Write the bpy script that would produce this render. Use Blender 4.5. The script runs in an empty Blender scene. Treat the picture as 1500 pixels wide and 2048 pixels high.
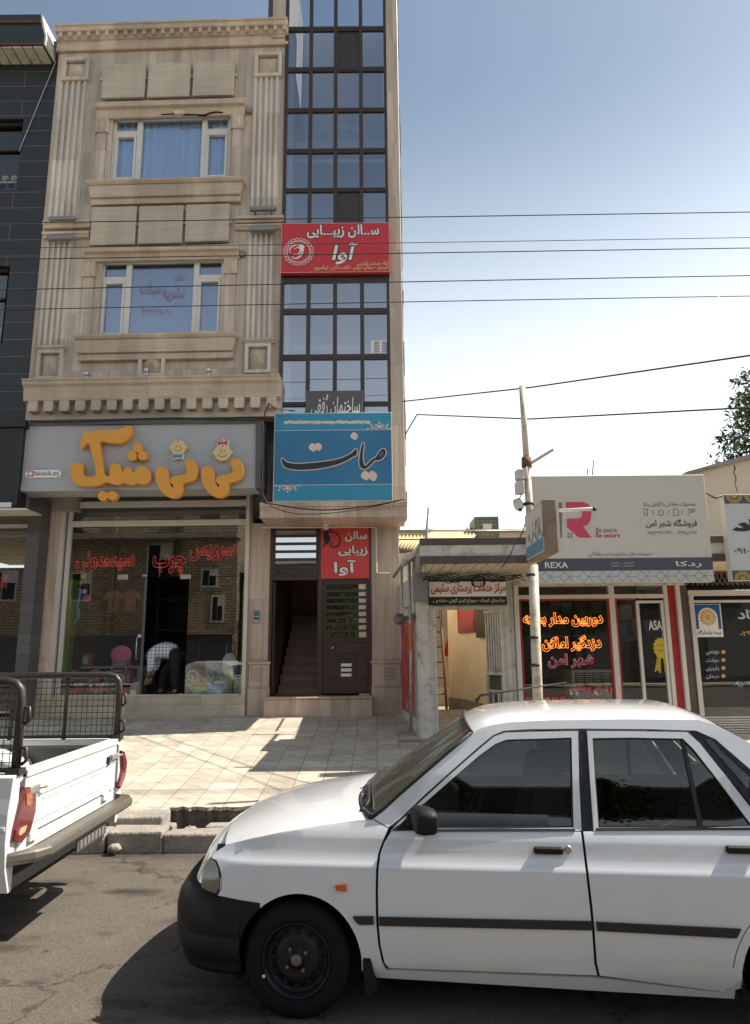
import bpy, bmesh, math, random
from mathutils import Vector, Matrix
random.seed(7)
R = math.radians
S = bpy.context.scene
COL = S.collection

# ---------------------------------------------------------------- camera
FPX, TILT, ROLL, EYE = 1400.0, R(11.15), R(0.5), 1.72
cam = bpy.data.cameras.new('camera')
cam.sensor_fit = 'HORIZONTAL'; cam.sensor_width = 36; cam.lens = 36*FPX/1500
cam.clip_start = 0.05; cam.clip_end = 3000
camo = bpy.data.objects.new('camera', cam); COL.objects.link(camo)
MROT = Matrix.Rotation(R(90)+TILT, 4, 'X') @ Matrix.Rotation(-ROLL, 4, 'Z')
camo.matrix_world = Matrix.Translation((0, 0, EYE)) @ MROT
S.camera = camo
# ---------------------------------------------------------------- sky, sun, exposure
HAZE = (4.75, 4.45, 3.95)
SUND = Vector((0.75, 0.13, 1.0)).normalized()
EL = math.asin(SUND.z); AZ = math.atan2(SUND.x, SUND.y)
world = bpy.data.worlds.new('World'); S.world = world; world.use_nodes = True
wn = world.node_tree.nodes; wl = world.node_tree.links
sky = wn.new('ShaderNodeTexSky'); sky.sky_type = 'NISHITA'; sky.sun_disc = False
sky.sun_elevation = EL; sky.sun_rotation = AZ; sky.air_density = 1.0; sky.dust_density = 4.0; sky.ozone_density = 1.0
sky.altitude = 1600
# pale summer haze thickening towards the horizon and the sun
tcw = wn.new('ShaderNodeTexCoord'); sxw = wn.new('ShaderNodeSeparateXYZ'); wl.new(tcw.outputs['Generated'], sxw.inputs[0])
hz = wn.new('ShaderNodeMapRange'); hz.interpolation_type = 'SMOOTHSTEP'; wl.new(sxw.outputs[2], hz.inputs[0])
hz.inputs[1].default_value = 0.24; hz.inputs[2].default_value = 0.69; hz.inputs[3].default_value = 1.0; hz.inputs[4].default_value = 0.0
dw = wn.new('ShaderNodeVectorMath'); dw.operation = 'DOT_PRODUCT'; wl.new(tcw.outputs['Generated'], dw.inputs[0]); dw.inputs[1].default_value = tuple(SUND)
dm = wn.new('ShaderNodeMapRange'); wl.new(dw.outputs['Value'], dm.inputs[0]); dm.inputs[1].default_value = -.6; dm.inputs[2].default_value = 0.8; dm.inputs[3].default_value = .55; dm.inputs[4].default_value = 1.15
hm = wn.new('ShaderNodeMath'); hm.operation = 'MULTIPLY'; wl.new(hz.outputs[0], hm.inputs[0]); wl.new(dm.outputs[0], hm.inputs[1])
hc = wn.new('ShaderNodeVectorMath'); hc.operation = 'SCALE'; hc.inputs[0].default_value = HAZE; wl.new(hm.outputs[0], hc.inputs['Scale'])
hsv = wn.new('ShaderNodeHueSaturation'); hsv.inputs['Saturation'].default_value = .78; hsv.inputs['Hue'].default_value = .482; wl.new(sky.outputs[0], hsv.inputs['Color'])
aw = wn.new('ShaderNodeVectorMath'); aw.operation = 'ADD'; wl.new(hsv.outputs[0], aw.inputs[0]); wl.new(hc.outputs[0], aw.inputs[1])
wl.new(aw.outputs[0], wn['Background'].inputs[0]); wn['Background'].inputs[1].default_value = 0.10
sl = bpy.data.lights.new('sun', 'SUN'); sl.energy = 5.0; sl.angle = R(0.53); sl.color = (1.0, 0.93, 0.82)
so = bpy.data.objects.new('sun', sl); COL.objects.link(so)
so.rotation_euler = SUND.to_track_quat('Z', 'Y').to_euler()
S.view_settings.view_transform = 'Standard'; S.view_settings.look = 'None'
S.view_settings.exposure = 0.74; S.view_settings.gamma = 1
S.render.engine = 'CYCLES'
S.cycles.use_denoising = True
S.cycles.max_bounces = 8; S.cycles.transparent_max_bounces = 16; S.cycles.glossy_bounces = 4
S.cycles.sample_clamp_indirect = 4.0

# ---------------------------------------------------------------- frames: plane coordinates of a real wall
CR = MROT.to_3x3()
def ray(px, py):
    return CR @ Vector(((px-750)/FPX, (1024-py)/FPX, -1.0))
CAM = Vector((0, 0, EYE))
class Frame:
    """u runs along the wall, z up, d out of the wall towards the street"""
    def __init__(s, O, yaw=0.0, ux=None, dv=None):
        s.O = Vector((O[0], O[1], 0))
        c, k = math.cos(R(yaw)), math.sin(R(yaw))
        s.ux = Vector(ux) if ux else Vector((c, -k, 0)); s.dv = Vector(dv) if dv else Vector((-k, -c, 0))
    def w(s, u, z, d=0.0):
        return s.O + s.ux*u + s.dv*d + Vector((0, 0, z))
    def p(s, px, py, d=0.0):
        r = ray(px, py); O = s.O + s.dv*d
        t = (O-CAM).dot(s.dv)/r.dot(s.dv); P = CAM + r*t
        return (P-O).dot(s.ux), P.z
    def rect(s, x0, y0, x1, y1, d=0.0):
        ym, xm = (y0+y1)/2, (x0+x1)/2
        return s.p(x0, ym, d)[0], s.p(x1, ym, d)[0], s.p(xm, y1, d)[1], s.p(xm, y0, d)[1]
WORLD = Frame((0, 0))
TF = Frame((0, 11.5))                 # stair tower front
DF = Frame((0, 12.3))                 # ground floor door wall
LF = Frame((-1.5, 11.55), 1.5)        # upper facade
SF = Frame((-1.5, 12.27), 1.2)        # shop front under it
DK = Frame((-4.5, 11.75))             # dark granite house
GF = Frame((0, 10.3))                 # gate and camera shop
RF = Frame((0, 8.9))                  # big hoarding and roof edge
# ---------------------------------------------------------------- mesh builder
class G:
    def __init__(s, F=WORLD): s.F = F; s.v = []; s.f = []; s.sm = []; s.mi = []; s.cur = 0
    def add(s, vs, fs, smooth=False):
        o = len(s.v); s.v += [Vector(a) for a in vs]
        for f in fs: s.f.append([o+i for i in f]); s.sm.append(smooth); s.mi.append(s.cur)
        return s
    def box(s, u0, u1, z0, z1, d0, d1):
        w = s.F.w
        vs = [w(u, z, d) for d in (d0, d1) for z in (z0, z1) for u in (u0, u1)]
        return s.add(vs, [(0,1,3,2), (4,6,7,5), (0,4,5,1), (2,3,7,6), (0,2,6,4), (1,5,7,3)])
    def wb(s, x0, x1, y0, y1, z0, z1):
        vs = [(x, y, z) for y in (y0, y1) for z in (z0, z1) for x in (x0, x1)]
        return s.add(vs, [(0,1,3,2), (4,6,7,5), (0,4,5,1), (2,3,7,6), (0,2,6,4), (1,5,7,3)])
    def pb(s, x0, y0, x1, y1, d0, d1):
        u0, u1, z0, z1 = s.F.rect(x0, y0, x1, y1, d1); return s.box(u0, u1, z0, z1, d0, d1)
    def taper(s, u0, u1, z0, z1, v0, v1, d0, d1):
        """box whose top edge is u0..u1 and bottom edge v0..v1"""
        w = s.F.w
        vs = [w(a, z, d) for d in (d0, d1) for z, (p, q) in ((z0, (v0, v1)), (z1, (u0, u1))) for a in (p, q)]
        return s.add(vs, [(0,1,3,2), (4,6,7,5), (0,4,5,1), (2,3,7,6), (0,2,6,4), (1,5,7,3)])
    def poly(s, pts, d0, d1):
        n = len(pts); w = s.F.w
        vs = [w(u, z, d0) for u, z in pts]+[w(u, z, d1) for u, z in pts]
        return s.add(vs, [tuple(range(n))[::-1], tuple(range(n, 2*n))]+[(i, (i+1) % n, n+(i+1) % n, n+i) for i in range(n)])
    def ppoly(s, pix, d0, d1):
        return s.poly([s.F.p(x, y, d1) for x, y in pix], d0, d1)
    def prof(s, u0, u1, pts):
        """profile of (d,z) points swept along u"""
        n = len(pts); w = s.F.w
        vs = [w(u0, z, d) for d, z in pts]+[w(u1, z, d) for d, z in pts]
        return s.add(vs, [tuple(range(n)), tuple(range(n, 2*n))[::-1]]+[(i, (i+1) % n, n+(i+1) % n, n+i) for i in range(n)])
    def tube(s, pts, r, seg=8, cap=True, smooth=True):
        pts = [Vector(p) for p in pts]; n = len(pts)
        rs = r if isinstance(r, (list, tuple)) else [r]*n
        rings = []; N = None
        for i, p in enumerate(pts):
            t = (pts[min(i+1, n-1)]-pts[max(i-1, 0)]).normalized()
            if N is None:
                N = t.cross(Vector((0, 0, 1)) if abs(t.z) < .9 else Vector((1, 0, 0))).normalized()
            else:
                N = (N-t*N.dot(t)).normalized()
            B = t.cross(N)
            rings += [p+(N*math.cos(2*math.pi*k/seg)+B*math.sin(2*math.pi*k/seg))*rs[i] for k in range(seg)]
        fs = [(i*seg+k, i*seg+(k+1) % seg, (i+1)*seg+(k+1) % seg, (i+1)*seg+k) for i in range(n-1) for k in range(seg)]
        s.add(rings, fs, smooth)
        if cap:
            o = len(s.v)-n*seg
            s.f.append([o+k for k in range(seg)][::-1]); s.f.append([o+(n-1)*seg+k for k in range(seg)]); s.sm += [False]*2; s.mi += [s.cur]*2
        return s
    def ball(s, c, r, seg=14, rings=9, sc=(1, 1, 1), rot=None):
        c = Vector(c); vs = []
        for i in range(rings+1):
            a = math.pi*i/rings
            for k in range(seg):
                b = 2*math.pi*k/seg
                p = Vector((math.sin(a)*math.cos(b)*sc[0], math.sin(a)*math.sin(b)*sc[1], math.cos(a)*sc[2]))*r
                vs.append(c+(rot @ p if rot else p))
        return s.add(vs, [(i*seg+k, (i+1)*seg+k, (i+1)*seg+(k+1) % seg, i*seg+(k+1) % seg) for i in range(rings) for k in range(seg)], True)
    def lathe(s, c, axis, prof, seg=32):
        """prof = [(along axis, radius)]"""
        c = Vector(c); ax = Vector(axis).normalized()
        N = ax.cross(Vector((0, 0, 1)) if abs(ax.z) < .9 else Vector((1, 0, 0))).normalized(); B = ax.cross(N)
        vs = [c+ax*a+(N*math.cos(2*math.pi*k/seg)+B*math.sin(2*math.pi*k/seg))*r for a, r in prof for k in range(seg)]
        n = len(prof)
        return s.add(vs, [(i*seg+k, i*seg+(k+1) % seg, (i+1)*seg+(k+1) % seg, (i+1)*seg+k) for i in range(n-1) for k in range(seg)], True)
    def disc(s, u, z, r, d0, d1, n=24, sx=1.0):
        return s.poly([(u+sx*r*math.cos(2*math.pi*k/n), z+r*math.sin(2*math.pi*k/n)) for k in range(n)], d0, d1)
    def build(s, name, mats, parent=None, bevel=0, seg=1, fix=True):
        me = bpy.data.meshes.new(name); me.from_pydata([tuple(v) for v in s.v], [], s.f)
        for m in (mats if isinstance(mats, (list, tuple)) else [mats]): me.materials.append(m)
        bm = bmesh.new(); bm.from_mesh(me); bm.faces.ensure_lookup_table()
        for f, sm, mi in zip(bm.faces, s.sm, s.mi): f.smooth = sm; f.material_index = mi
        if fix: bmesh.ops.recalc_face_normals(bm, faces=bm.faces[:])
        big = [f for f in bm.faces if len(f.verts) > 4]
        if big: bmesh.ops.triangulate(bm, faces=big)
        bm.to_mesh(me); bm.free()
        o = bpy.data.objects.new(name, me); COL.objects.link(o)
        if bevel:
            b = o.modifiers.new('bevel', 'BEVEL'); b.width = bevel; b.segments = seg; b.limit_method = 'ANGLE'; b.angle_limit = R(40)
        if parent: attach(o, parent)
        return o
def build_each(g, name, mats, parent=None, **k):
    """every separate solid of g becomes an object of its own"""
    par = list(range(len(g.v)))
    def find(a):
        while par[a] != a: par[a] = par[par[a]]; a = par[a]
        return a
    for f in g.f:
        for q in f[1:]: par[find(q)] = find(f[0])
    groups = {}
    for i, f in enumerate(g.f): groups.setdefault(find(f[0]), []).append(i)
    out = []
    for ids in groups.values():
        h = G(g.F); idx = {}
        for i in ids:
            h.f.append([idx.setdefault(q, len(idx)) for q in g.f[i]]); h.sm.append(g.sm[i]); h.mi.append(g.mi[i])
        h.v = [None]*len(idx)
        for q, j in idx.items(): h.v[j] = g.v[q]
        out.append(h.build(name, mats, parent, **k))
    return out
def attach(o, parent):
    o.parent = parent
    loc = Vector(parent.location); q = parent.parent
    while q: loc += Vector(q.location); q = q.parent
    o.matrix_parent_inverse = Matrix.Translation(-loc) if parent.type == 'EMPTY' else Matrix.Identity(4)
def tag(o, label, cat, group=None):
    o['label'] = label; o['category'] = cat
    if group: o['group'] = group
    return o
def thing(name, label, cat, loc=(0, 0, 0), group=None):
    o = bpy.data.objects.new(name, None); COL.objects.link(o); o.location = loc; o.empty_display_size = .1
    return tag(o, label, cat, group)
def structure(o): o['kind'] = 'structure'; return o
def smooth_curve(pts, k=4, closed=True):
    """Catmull-Rom through 2D or 3D points"""
    n = len(pts); out = []
    P = [Vector(p) for p in pts]
    for i in range(n if closed else n-1):
        a, b, c, d = (P[(i-1) % n], P[i], P[(i+1) % n], P[(i+2) % n]) if closed else (P[max(i-1, 0)], P[i], P[i+1], P[min(i+2, n-1)])
        for j in range(k):
            t = j/k
            out.append(tuple(.5*((2*b)+(c-a)*t+(2*a-5*b+4*c-d)*t*t+(3*b-a-3*c+d)*t**3)))
    if not closed: out.append(tuple(P[-1]))
    return out
def stroke(pts, wid, caps=5):
    """outline polygon of a variable width brush stroke; pts 2D, wid per point"""
    n = len(pts); L = []; Rr = []
    for i in range(n):
        a = Vector(pts[max(i-1, 0)]); b = Vector(pts[min(i+1, n-1)]); t = (b-a).normalized(); nn = Vector((-t.y, t.x)); p = Vector(pts[i]); h = wid[i]/2
        L.append(p+nn*h); Rr.append(p-nn*h)
    return [tuple(q) for q in L+Rr[::-1]]
def grow(poly, k):
    """offset a closed outline outwards by k"""
    n = len(poly); ar = sum(poly[i][0]*poly[(i+1) % n][1]-poly[(i+1) % n][0]*poly[i][1] for i in range(n)); sg = 1 if ar > 0 else -1
    out = []
    for i in range(n):
        a, b = Vector(poly[i-1]), Vector(poly[(i+1) % n]); t = (b-a).normalized()
        out.append(tuple(Vector(poly[i])+Vector((t.y, -t.x))*k*sg))
    return out
# ---------------------------------------------------------------- Persian lettering (joined letter forms, written right to left)
FORMS = {'ا':(0xFE8D,2),'آ':(0xFE81,2),'ب':(0xFE8F,4),'پ':(0xFB56,4),'ت':(0xFE95,4),'ث':(0xFE99,4),'ج':(0xFE9D,4),'چ':(0xFB7A,4),'ح':(0xFEA1,4),'خ':(0xFEA5,4),
 'د':(0xFEA9,2),'ذ':(0xFEAB,2),'ر':(0xFEAD,2),'ز':(0xFEAF,2),'ژ':(0xFB8A,2),'س':(0xFEB1,4),'ش':(0xFEB5,4),'ص':(0xFEB9,4),'ض':(0xFEBD,4),'ط':(0xFEC1,4),
 'ع':(0xFEC9,4),'غ':(0xFECD,4),'ف':(0xFED1,4),'ق':(0xFED5,4),'ک':(0xFB8E,4),'گ':(0xFB92,4),'ل':(0xFEDD,4),'م':(0xFEE1,4),'ن':(0xFEE5,4),'و':(0xFEED,2),
 'ه':(0xFEE9,4),'ی':(0xFBFC,4),'ئ':(0xFE89,4),'ـ':(0x640,9)}
def persian(s):
    out = []
    for i, c in enumerate(s):
        if c not in FORMS: out.append(c); continue
        b, k = FORMS[c]
        if k == 9: out.append(c); continue
        pv = i > 0 and s[i-1] in FORMS and FORMS[s[i-1]][1] >= 4
        nx = k == 4 and i+1 < len(s) and s[i+1] in FORMS
        out.append(chr(b+((3 if pv else 2) if nx else (1 if pv else 0))))
    res = []; num = ''
    for c in out:                                                  # digits keep their own order
        if '\u06f0' <= c <= '\u06f9' or (num and c == '.'): num += c
        else:
            if num: res.append(num); num = ''
            res.append(c)
    if num: res.append(num)
    return ''.join(reversed(res))
def text_mesh(body, off=0.0, tubes=0.0, slant=0.0):
    c = bpy.data.curves.new('lettering', 'FONT'); c.body = body; c.resolution_u = 3; c.offset = off; c.shear = slant
    if tubes: c.fill_mode = 'NONE'; c.bevel_depth = tubes; c.bevel_resolution = 1
    o = bpy.data.objects.new('lettering', c)
    m = o.to_mesh()
    vs = [v.co.copy() for v in m.vertices]; fs = [list(p.vertices) for p in m.polygons]
    o.to_mesh_clear(); bpy.data.objects.remove(o); bpy.data.curves.remove(c)
    return vs, fs
def write(F, body, box, name, mat, parent, d=0.004, off=0.0, tubes=0.0, fa=True, slant=0.0, world_box=None):
    vs, fs = text_mesh(persian(body) if fa else body, off, tubes, slant)
    if not vs: return None
    x0 = min(v.x for v in vs); x1 = max(v.x for v in vs); y0 = min(v.y for v in vs); y1 = max(v.y for v in vs)
    u0, u1, z0, z1 = world_box or F.rect(*box, d)
    k = (z1-z0)/(y1-y0)
    g = G(F)
    g.add([F.w(u0+(v.x-x0)/(x1-x0)*(u1-u0), z0+(v.y-y0)*k, d+v.z*k) for v in vs], fs, bool(tubes))
    return g.build(name, mat, parent, fix=bool(tubes))
# ---------------------------------------------------------------- materials
def C(h, k=1.0):
    h = h.lstrip('#'); r = []
    for i in (0, 2, 4):
        c = int(h[i:i+2], 16)/255; r.append((c/12.92 if c <= .04045 else ((c+.055)/1.055)**2.4)*k)
    return tuple(r)
def base(name):
    m = bpy.data.materials.new(name); m.use_nodes = True; nt = m.node_tree
    return m, nt, nt.nodes, nt.links, nt.nodes['Principled BSDF']
def pm(name, col, rough=.6, metal=0.0, var=.18, scale=3.0, bump=.0, bscale=60.0, stretch=(1, 1, 1), spec=.5, emit=None, es=0.0, dirt=0.0, dcol=(.08, .06, .045), dscale=1.2, coat=0.0):
    m, nt, N, L, b = base(name)
    b.inputs['Roughness'].default_value = rough; b.inputs['Metallic'].default_value = metal
    b.inputs['Specular IOR Level'].default_value = spec
    if coat: b.inputs['Coat Weight'].default_value = coat; b.inputs['Coat Roughness'].default_value = .06
    tc = N.new('ShaderNodeTexCoord'); mp = N.new('ShaderNodeMapping'); mp.inputs['Scale'].default_value = stretch
    L.new(tc.outputs['Object'], mp.inputs[0])
    nz = N.new('ShaderNodeTexNoise'); nz.inputs['Scale'].default_value = scale; nz.inputs['Detail'].default_value = 8; nz.inputs['Roughness'].default_value = .65
    L.new(mp.outputs[0], nz.inputs['Vector'])
    mr = N.new('ShaderNodeMapRange'); mr.inputs['From Min'].default_value = .25; mr.inputs['From Max'].default_value = .75
    mr.inputs['To Min'].default_value = 1-var; mr.inputs['To Max'].default_value = 1+var
    L.new(nz.outputs[0], mr.inputs[0])
    mx = N.new('ShaderNodeMix'); mx.data_type = 'RGBA'; mx.blend_type = 'MULTIPLY'; mx.inputs[0].default_value = 1
    mx.inputs[6].default_value = (*col, 1); L.new(mr.outputs[0], mx.inputs[7])
    out = mx.outputs[2]
    if dirt:
        n2 = N.new('ShaderNodeTexNoise'); n2.inputs['Scale'].default_value = dscale; n2.inputs['Detail'].default_value = 10; n2.inputs['Roughness'].default_value = .7
        L.new(tc.outputs['Object'], n2.inputs['Vector'])
        r2 = N.new('ShaderNodeMapRange'); r2.inputs['From Min'].default_value = .5; r2.inputs['From Max'].default_value = .72; r2.inputs['To Max'].default_value = dirt
        L.new(n2.outputs[0], r2.inputs[0])
        m2 = N.new('ShaderNodeMix'); m2.data_type = 'RGBA'; m2.inputs[7].default_value = (*dcol, 1)
        L.new(r2.outputs[0], m2.inputs[0]); L.new(out, m2.inputs[6]); out = m2.outputs[2]
    L.new(out, b.inputs['Base Color'])
    if bump:
        n3 = N.new('ShaderNodeTexNoise'); n3.inputs['Scale'].default_value = bscale; n3.inputs['Detail'].default_value = 6
        L.new(mp.outputs[0], n3.inputs['Vector'])
        bp = N.new('ShaderNodeBump'); bp.inputs['Strength'].default_value = bump; bp.inputs['Distance'].default_value = .02
        L.new(n3.outputs[0], bp.inputs['Height']); L.new(bp.outputs[0], b.inputs['Normal'])
    if emit: b.inputs['Emission Color'].default_value = (*emit, 1); b.inputs['Emission Strength'].default_value = es
    return m
def stone(name, c1, c2, c3, bw, bh, grain, joint=.004, off=.5, rough=.55, jointcol=(.16, .13, .10)):
    """slabs of banded stone: brick texture on (x,z), grain = noise scale along (x,y,z)"""
    m, nt, N, L, b = base(name); b.inputs['Roughness'].default_value = rough
    tc = N.new('ShaderNodeTexCoord'); sx = N.new('ShaderNodeSeparateXYZ'); L.new(tc.outputs['Object'], sx.inputs[0])
    cx = N.new('ShaderNodeCombineXYZ'); L.new(sx.outputs[0], cx.inputs[0]); L.new(sx.outputs[2], cx.inputs[1])
    br = N.new('ShaderNodeTexBrick'); L.new(cx.outputs[0], br.inputs['Vector'])
    br.inputs['Scale'].default_value = 1; br.inputs['Brick Width'].default_value = bw; br.inputs['Row Height'].default_value = bh
    br.inputs['Mortar Size'].default_value = joint; br.inputs['Mortar Smooth'].default_value = .3; br.offset = off
    br.inputs['Color1'].default_value = (0, 0, 0, 1); br.inputs['Color2'].default_value = (1, 1, 1, 1); br.inputs['Mortar'].default_value = (.5, .5, .5, 1)
    mp = N.new('ShaderNodeMapping'); mp.inputs['Scale'].default_value = grain; L.new(tc.outputs['Object'], mp.inputs[0])
    ad = N.new('ShaderNodeVectorMath'); ad.operation = 'MULTIPLY_ADD'; ad.inputs[1].default_value = (3, 3, 3)
    L.new(br.outputs[0], ad.inputs[0]); L.new(mp.outputs[0], ad.inputs[2])
    nz = N.new('ShaderNodeTexNoise'); nz.inputs['Scale'].default_value = 1; nz.inputs['Detail'].default_value = 9; nz.inputs['Roughness'].default_value = .62; nz.inputs['Distortion'].default_value = .6
    L.new(ad.outputs[0], nz.inputs['Vector'])
    rp = N.new('ShaderNodeValToRGB'); e = rp.color_ramp.elements; e[0].position = .28; e[0].color = (*c1, 1); e[1].position = .72; e[1].color = (*c3, 1)
    q = rp.color_ramp.elements.new(.5); q.color = (*c2, 1)
    L.new(nz.outputs[0], rp.inputs[0])
    hv = N.new('ShaderNodeMapRange'); hv.inputs['To Min'].default_value = .80; hv.inputs['To Max'].default_value = 1.13; L.new(br.outputs[0], hv.inputs[0])
    mx = N.new('ShaderNodeMix'); mx.data_type = 'RGBA'; mx.blend_type = 'MULTIPLY'; mx.inputs[0].default_value = 1
    L.new(rp.outputs[0], mx.inputs[6]); L.new(hv.outputs[0], mx.inputs[7])
    # rain streaks and dust
    n2 = N.new('ShaderNodeTexNoise'); m2 = N.new('ShaderNodeMapping'); m2.inputs['Scale'].default_value = (2.2, 2.2, .35); L.new(tc.outputs['Object'], m2.inputs[0]); L.new(m2.outputs[0], n2.inputs['Vector'])
    n2.inputs['Detail'].default_value = 7; n2.inputs['Scale'].default_value = 1.3
    r2 = N.new('ShaderNodeMapRange'); r2.inputs['From Min'].default_value = .35; r2.inputs['From Max'].default_value = .7; r2.inputs['To Min'].default_value = 1.08; r2.inputs['To Max'].default_value = .78; L.new(n2.outputs[0], r2.inputs[0])
    mw = N.new('ShaderNodeMix'); mw.data_type = 'RGBA'; mw.blend_type = 'MULTIPLY'; mw.inputs[0].default_value = 1; L.new(mx.outputs[2], mw.inputs[6]); L.new(r2.outputs[0], mw.inputs[7])
    mj = N.new('ShaderNodeMix'); mj.data_type = 'RGBA'; mj.inputs[7].default_value = (*jointcol, 1)
    L.new(br.outputs['Fac'], mj.inputs[0]); L.new(mw.outputs[2], mj.inputs[6]); L.new(mj.outputs[2], b.inputs['Base Color'])
    bp = N.new('ShaderNodeBump'); bp.inputs['Strength'].default_value = .25; bp.inputs['Distance'].default_value = .01; L.new(nz.outputs[0], bp.inputs['Height']); L.new(bp.outputs[0], b.inputs['Normal'])
    return m
def glass(name, tint=(.8, .85, .85), k=1.0, base_fac=0.0, rough=0.0, gcol=(1, 1, 1)):
    m, nt, N, L, b = base(name); N.remove(b)
    tr = N.new('ShaderNodeBsdfTransparent'); tr.inputs[0].default_value = (*tint, 1)
    gl = N.new('ShaderNodeBsdfGlossy'); gl.inputs['Roughness'].default_value = rough; gl.inputs[0].default_value = (*gcol, 1)
    ge = N.new('ShaderNodeNewGeometry'); dt = N.new('ShaderNodeVectorMath'); dt.operation = 'DOT_PRODUCT'; L.new(ge.outputs['Incoming'], dt.inputs[0]); L.new(ge.outputs['Normal'], dt.inputs[1])
    ab = N.new('ShaderNodeMath'); ab.operation = 'ABSOLUTE'; L.new(dt.outputs['Value'], ab.inputs[0])
    om = N.new('ShaderNodeMath'); om.operation = 'SUBTRACT'; om.inputs[0].default_value = 1; om.use_clamp = True; L.new(ab.outputs[0], om.inputs[1])
    pw = N.new('ShaderNodeMath'); pw.operation = 'POWER'; pw.inputs[1].default_value = 5; L.new(om.outputs[0], pw.inputs[0])
    fr = N.new('ShaderNodeMath'); fr.operation = 'MULTIPLY_ADD'; fr.inputs[1].default_value = .96; fr.inputs[2].default_value = .04; L.new(pw.outputs[0], fr.inputs[0])
    ma = N.new('ShaderNodeMath'); ma.operation = 'MULTIPLY_ADD'; ma.use_clamp = True; ma.inputs[1].default_value = k; ma.inputs[2].default_value = base_fac
    L.new(fr.outputs[0], ma.inputs[0])
    tc = N.new('ShaderNodeTexCoord'); nz = N.new('ShaderNodeTexNoise'); nz.inputs['Scale'].default_value = .9; L.new(tc.outputs['Object'], nz.inputs['Vector'])
    bp = N.new('ShaderNodeBump'); bp.inputs['Strength'].default_value = .04; bp.inputs['Distance'].default_value = .02; L.new(nz.outputs[0], bp.inputs['Height']); L.new(bp.outputs[0], gl.inputs['Normal'])
    ms = N.new('ShaderNodeMixShader'); L.new(ma.outputs[0], ms.inputs[0]); L.new(tr.outputs[0], ms.inputs[1]); L.new(gl.outputs[0], ms.inputs[2])
    L.new(ms.outputs[0], N['Material Output'].inputs[0]); return m
TR = ((0.483, 0.385, 0.287), (0.546, 0.443, 0.333), (0.609, 0.506, 0.397))
M = {}
M['trav_h'] = stone('travertine_flat', *TR, .85, .42, (1.2, 1.2, 13), jointcol=(.3, .24, .18))
M['trav_b'] = stone('travertine_board', *TR, 30, 30, (1.2, 1.2, 13), joint=.0)
M['trav_v'] = stone('travertine_upright', (0.425, 0.333, 0.247), (0.517, 0.414, 0.316), (0.609, 0.506, 0.397), .16, 1.1, (11, 11, .8), off=.37, joint=.003, jointcol=(0.286, 0.229, 0.182))
M['trav_p'] = stone('travertine_bars', (0.483, 0.402, 0.322), (0.598, 0.517, 0.425), (0.690, 0.609, 0.517), .5, .9, (9, 9, .7), joint=.001, jointcol=(0.424, 0.360, 0.296))
M['trav_d'] = stone('travertine_mould', (0.494, 0.385, 0.276), (0.564, 0.448, 0.328), (0.621, 0.506, 0.385), 1.1, 3.0, (1.5, 1.5, 10), joint=.002, jointcol=(0.276, 0.218, 0.160))
M['trav_low'] = stone('travertine_ground', (0.441, 0.326, 0.247), (0.546, 0.420, 0.326), (0.609, 0.488, 0.389), .30, 2.6, (9, 9, .9), joint=.004, jointcol=(0.258, 0.189, 0.139))
M['granite'] = stone('dark_granite', (0.012, 0.013, 0.015), (0.017, 0.018, 0.021), (0.025, 0.026, 0.029), 1.5, .33, (40, 40, 40), joint=.008, jointcol=(.13, .09, .045), rough=.4)
M['white_frame'] = pm('white_window_profile', (.62, .58, .52), .4, var=.06, dirt=.25, dcol=(.35, .3, .24))
M['alu'] = pm('pale_aluminium', (.55, .51, .46), .45, var=.08, dirt=.3, dcol=(.3, .26, .2))
M['brown'] = pm('dark_brown_steel', (.040, .022, .016), .42, var=.2, scale=6)
M['brown_deep'] = pm('dark_brown_door_steel', (.048, .024, .017), .38, var=.25, scale=8)
M['black'] = pm('black_plastic', (.012, .012, .013), .5, var=.2)
M['rubber'] = pm('black_rubber', (.010, .010, .010), .75, var=.3, bump=.1)
M['grey'] = pm('grey_metal', (.22, .215, .21), .45, metal=.2, var=.1)
M['dgrey'] = pm('dark_grey_sheet', (.085, .08, .078), .5, var=.12, dirt=.2)
M['silver'] = pm('silver_steel', (.5, .5, .49), .3, metal=.9, var=.1)
M['galv'] = pm('galvanised_pipe', (.36, .35, .33), .5, metal=.5, var=.25, scale=14, dirt=.6, dcol=(.16, .09, .05), dscale=9)
M['white_paint'] = pm('peeling_white_paint', (.56, .53, .47), .6, var=.1, bump=.2, dirt=.85, dcol=(.17, .12, .08), dscale=7)
M['cream_paint'] = pm('cream_wall_paint', (.62, .52, .38), .8, var=.12, scale=2, bump=.15, dirt=.35, dcol=(.36, .28, .19), dscale=2)
M['yellow_wall'] = pm('warm_plaster', (.82, .66, .43), .85, var=.1, scale=1.5, bump=.2, dirt=.25, dcol=(.4, .31, .2))
M['red'] = pm('red_sign_sheet', (.50, .022, .028), .45, var=.08, scale=1.2)
M['red2'] = pm('red_door_sheet', (.56, .045, .042), .5, var=.07)
M['bright'] = pm('bright_white_sheet', (.86, .84, .79), .5, var=.03)
M['white'] = pm('white_letter', (.72, .70, .66), .5, var=.03)
M['ink'] = pm('black_letter', (.015, .014, .014), .5, var=.05)
M['gold'] = pm('gold_letter', (.65, .50, .22), .5, var=.05)
M['conc'] = pm('kerb_concrete', (.30, .265, .225), .9, var=.3, scale=5, bump=.7, bscale=38, dirt=.6, dcol=(.12, .1, .08), dscale=3)
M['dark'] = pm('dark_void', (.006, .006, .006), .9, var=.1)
M['wood_in'] = pm('dark_stair_stone', (.19, .11, .075), .4, var=.3, scale=4)
M['cable'] = pm('black_cable', (.016, .016, .018), .6, var=.1)
M['glass_t'] = glass('stair_glass', (.78, .81, .84), 1.1, .19, gcol=(.86, .90, 1.0))
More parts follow.
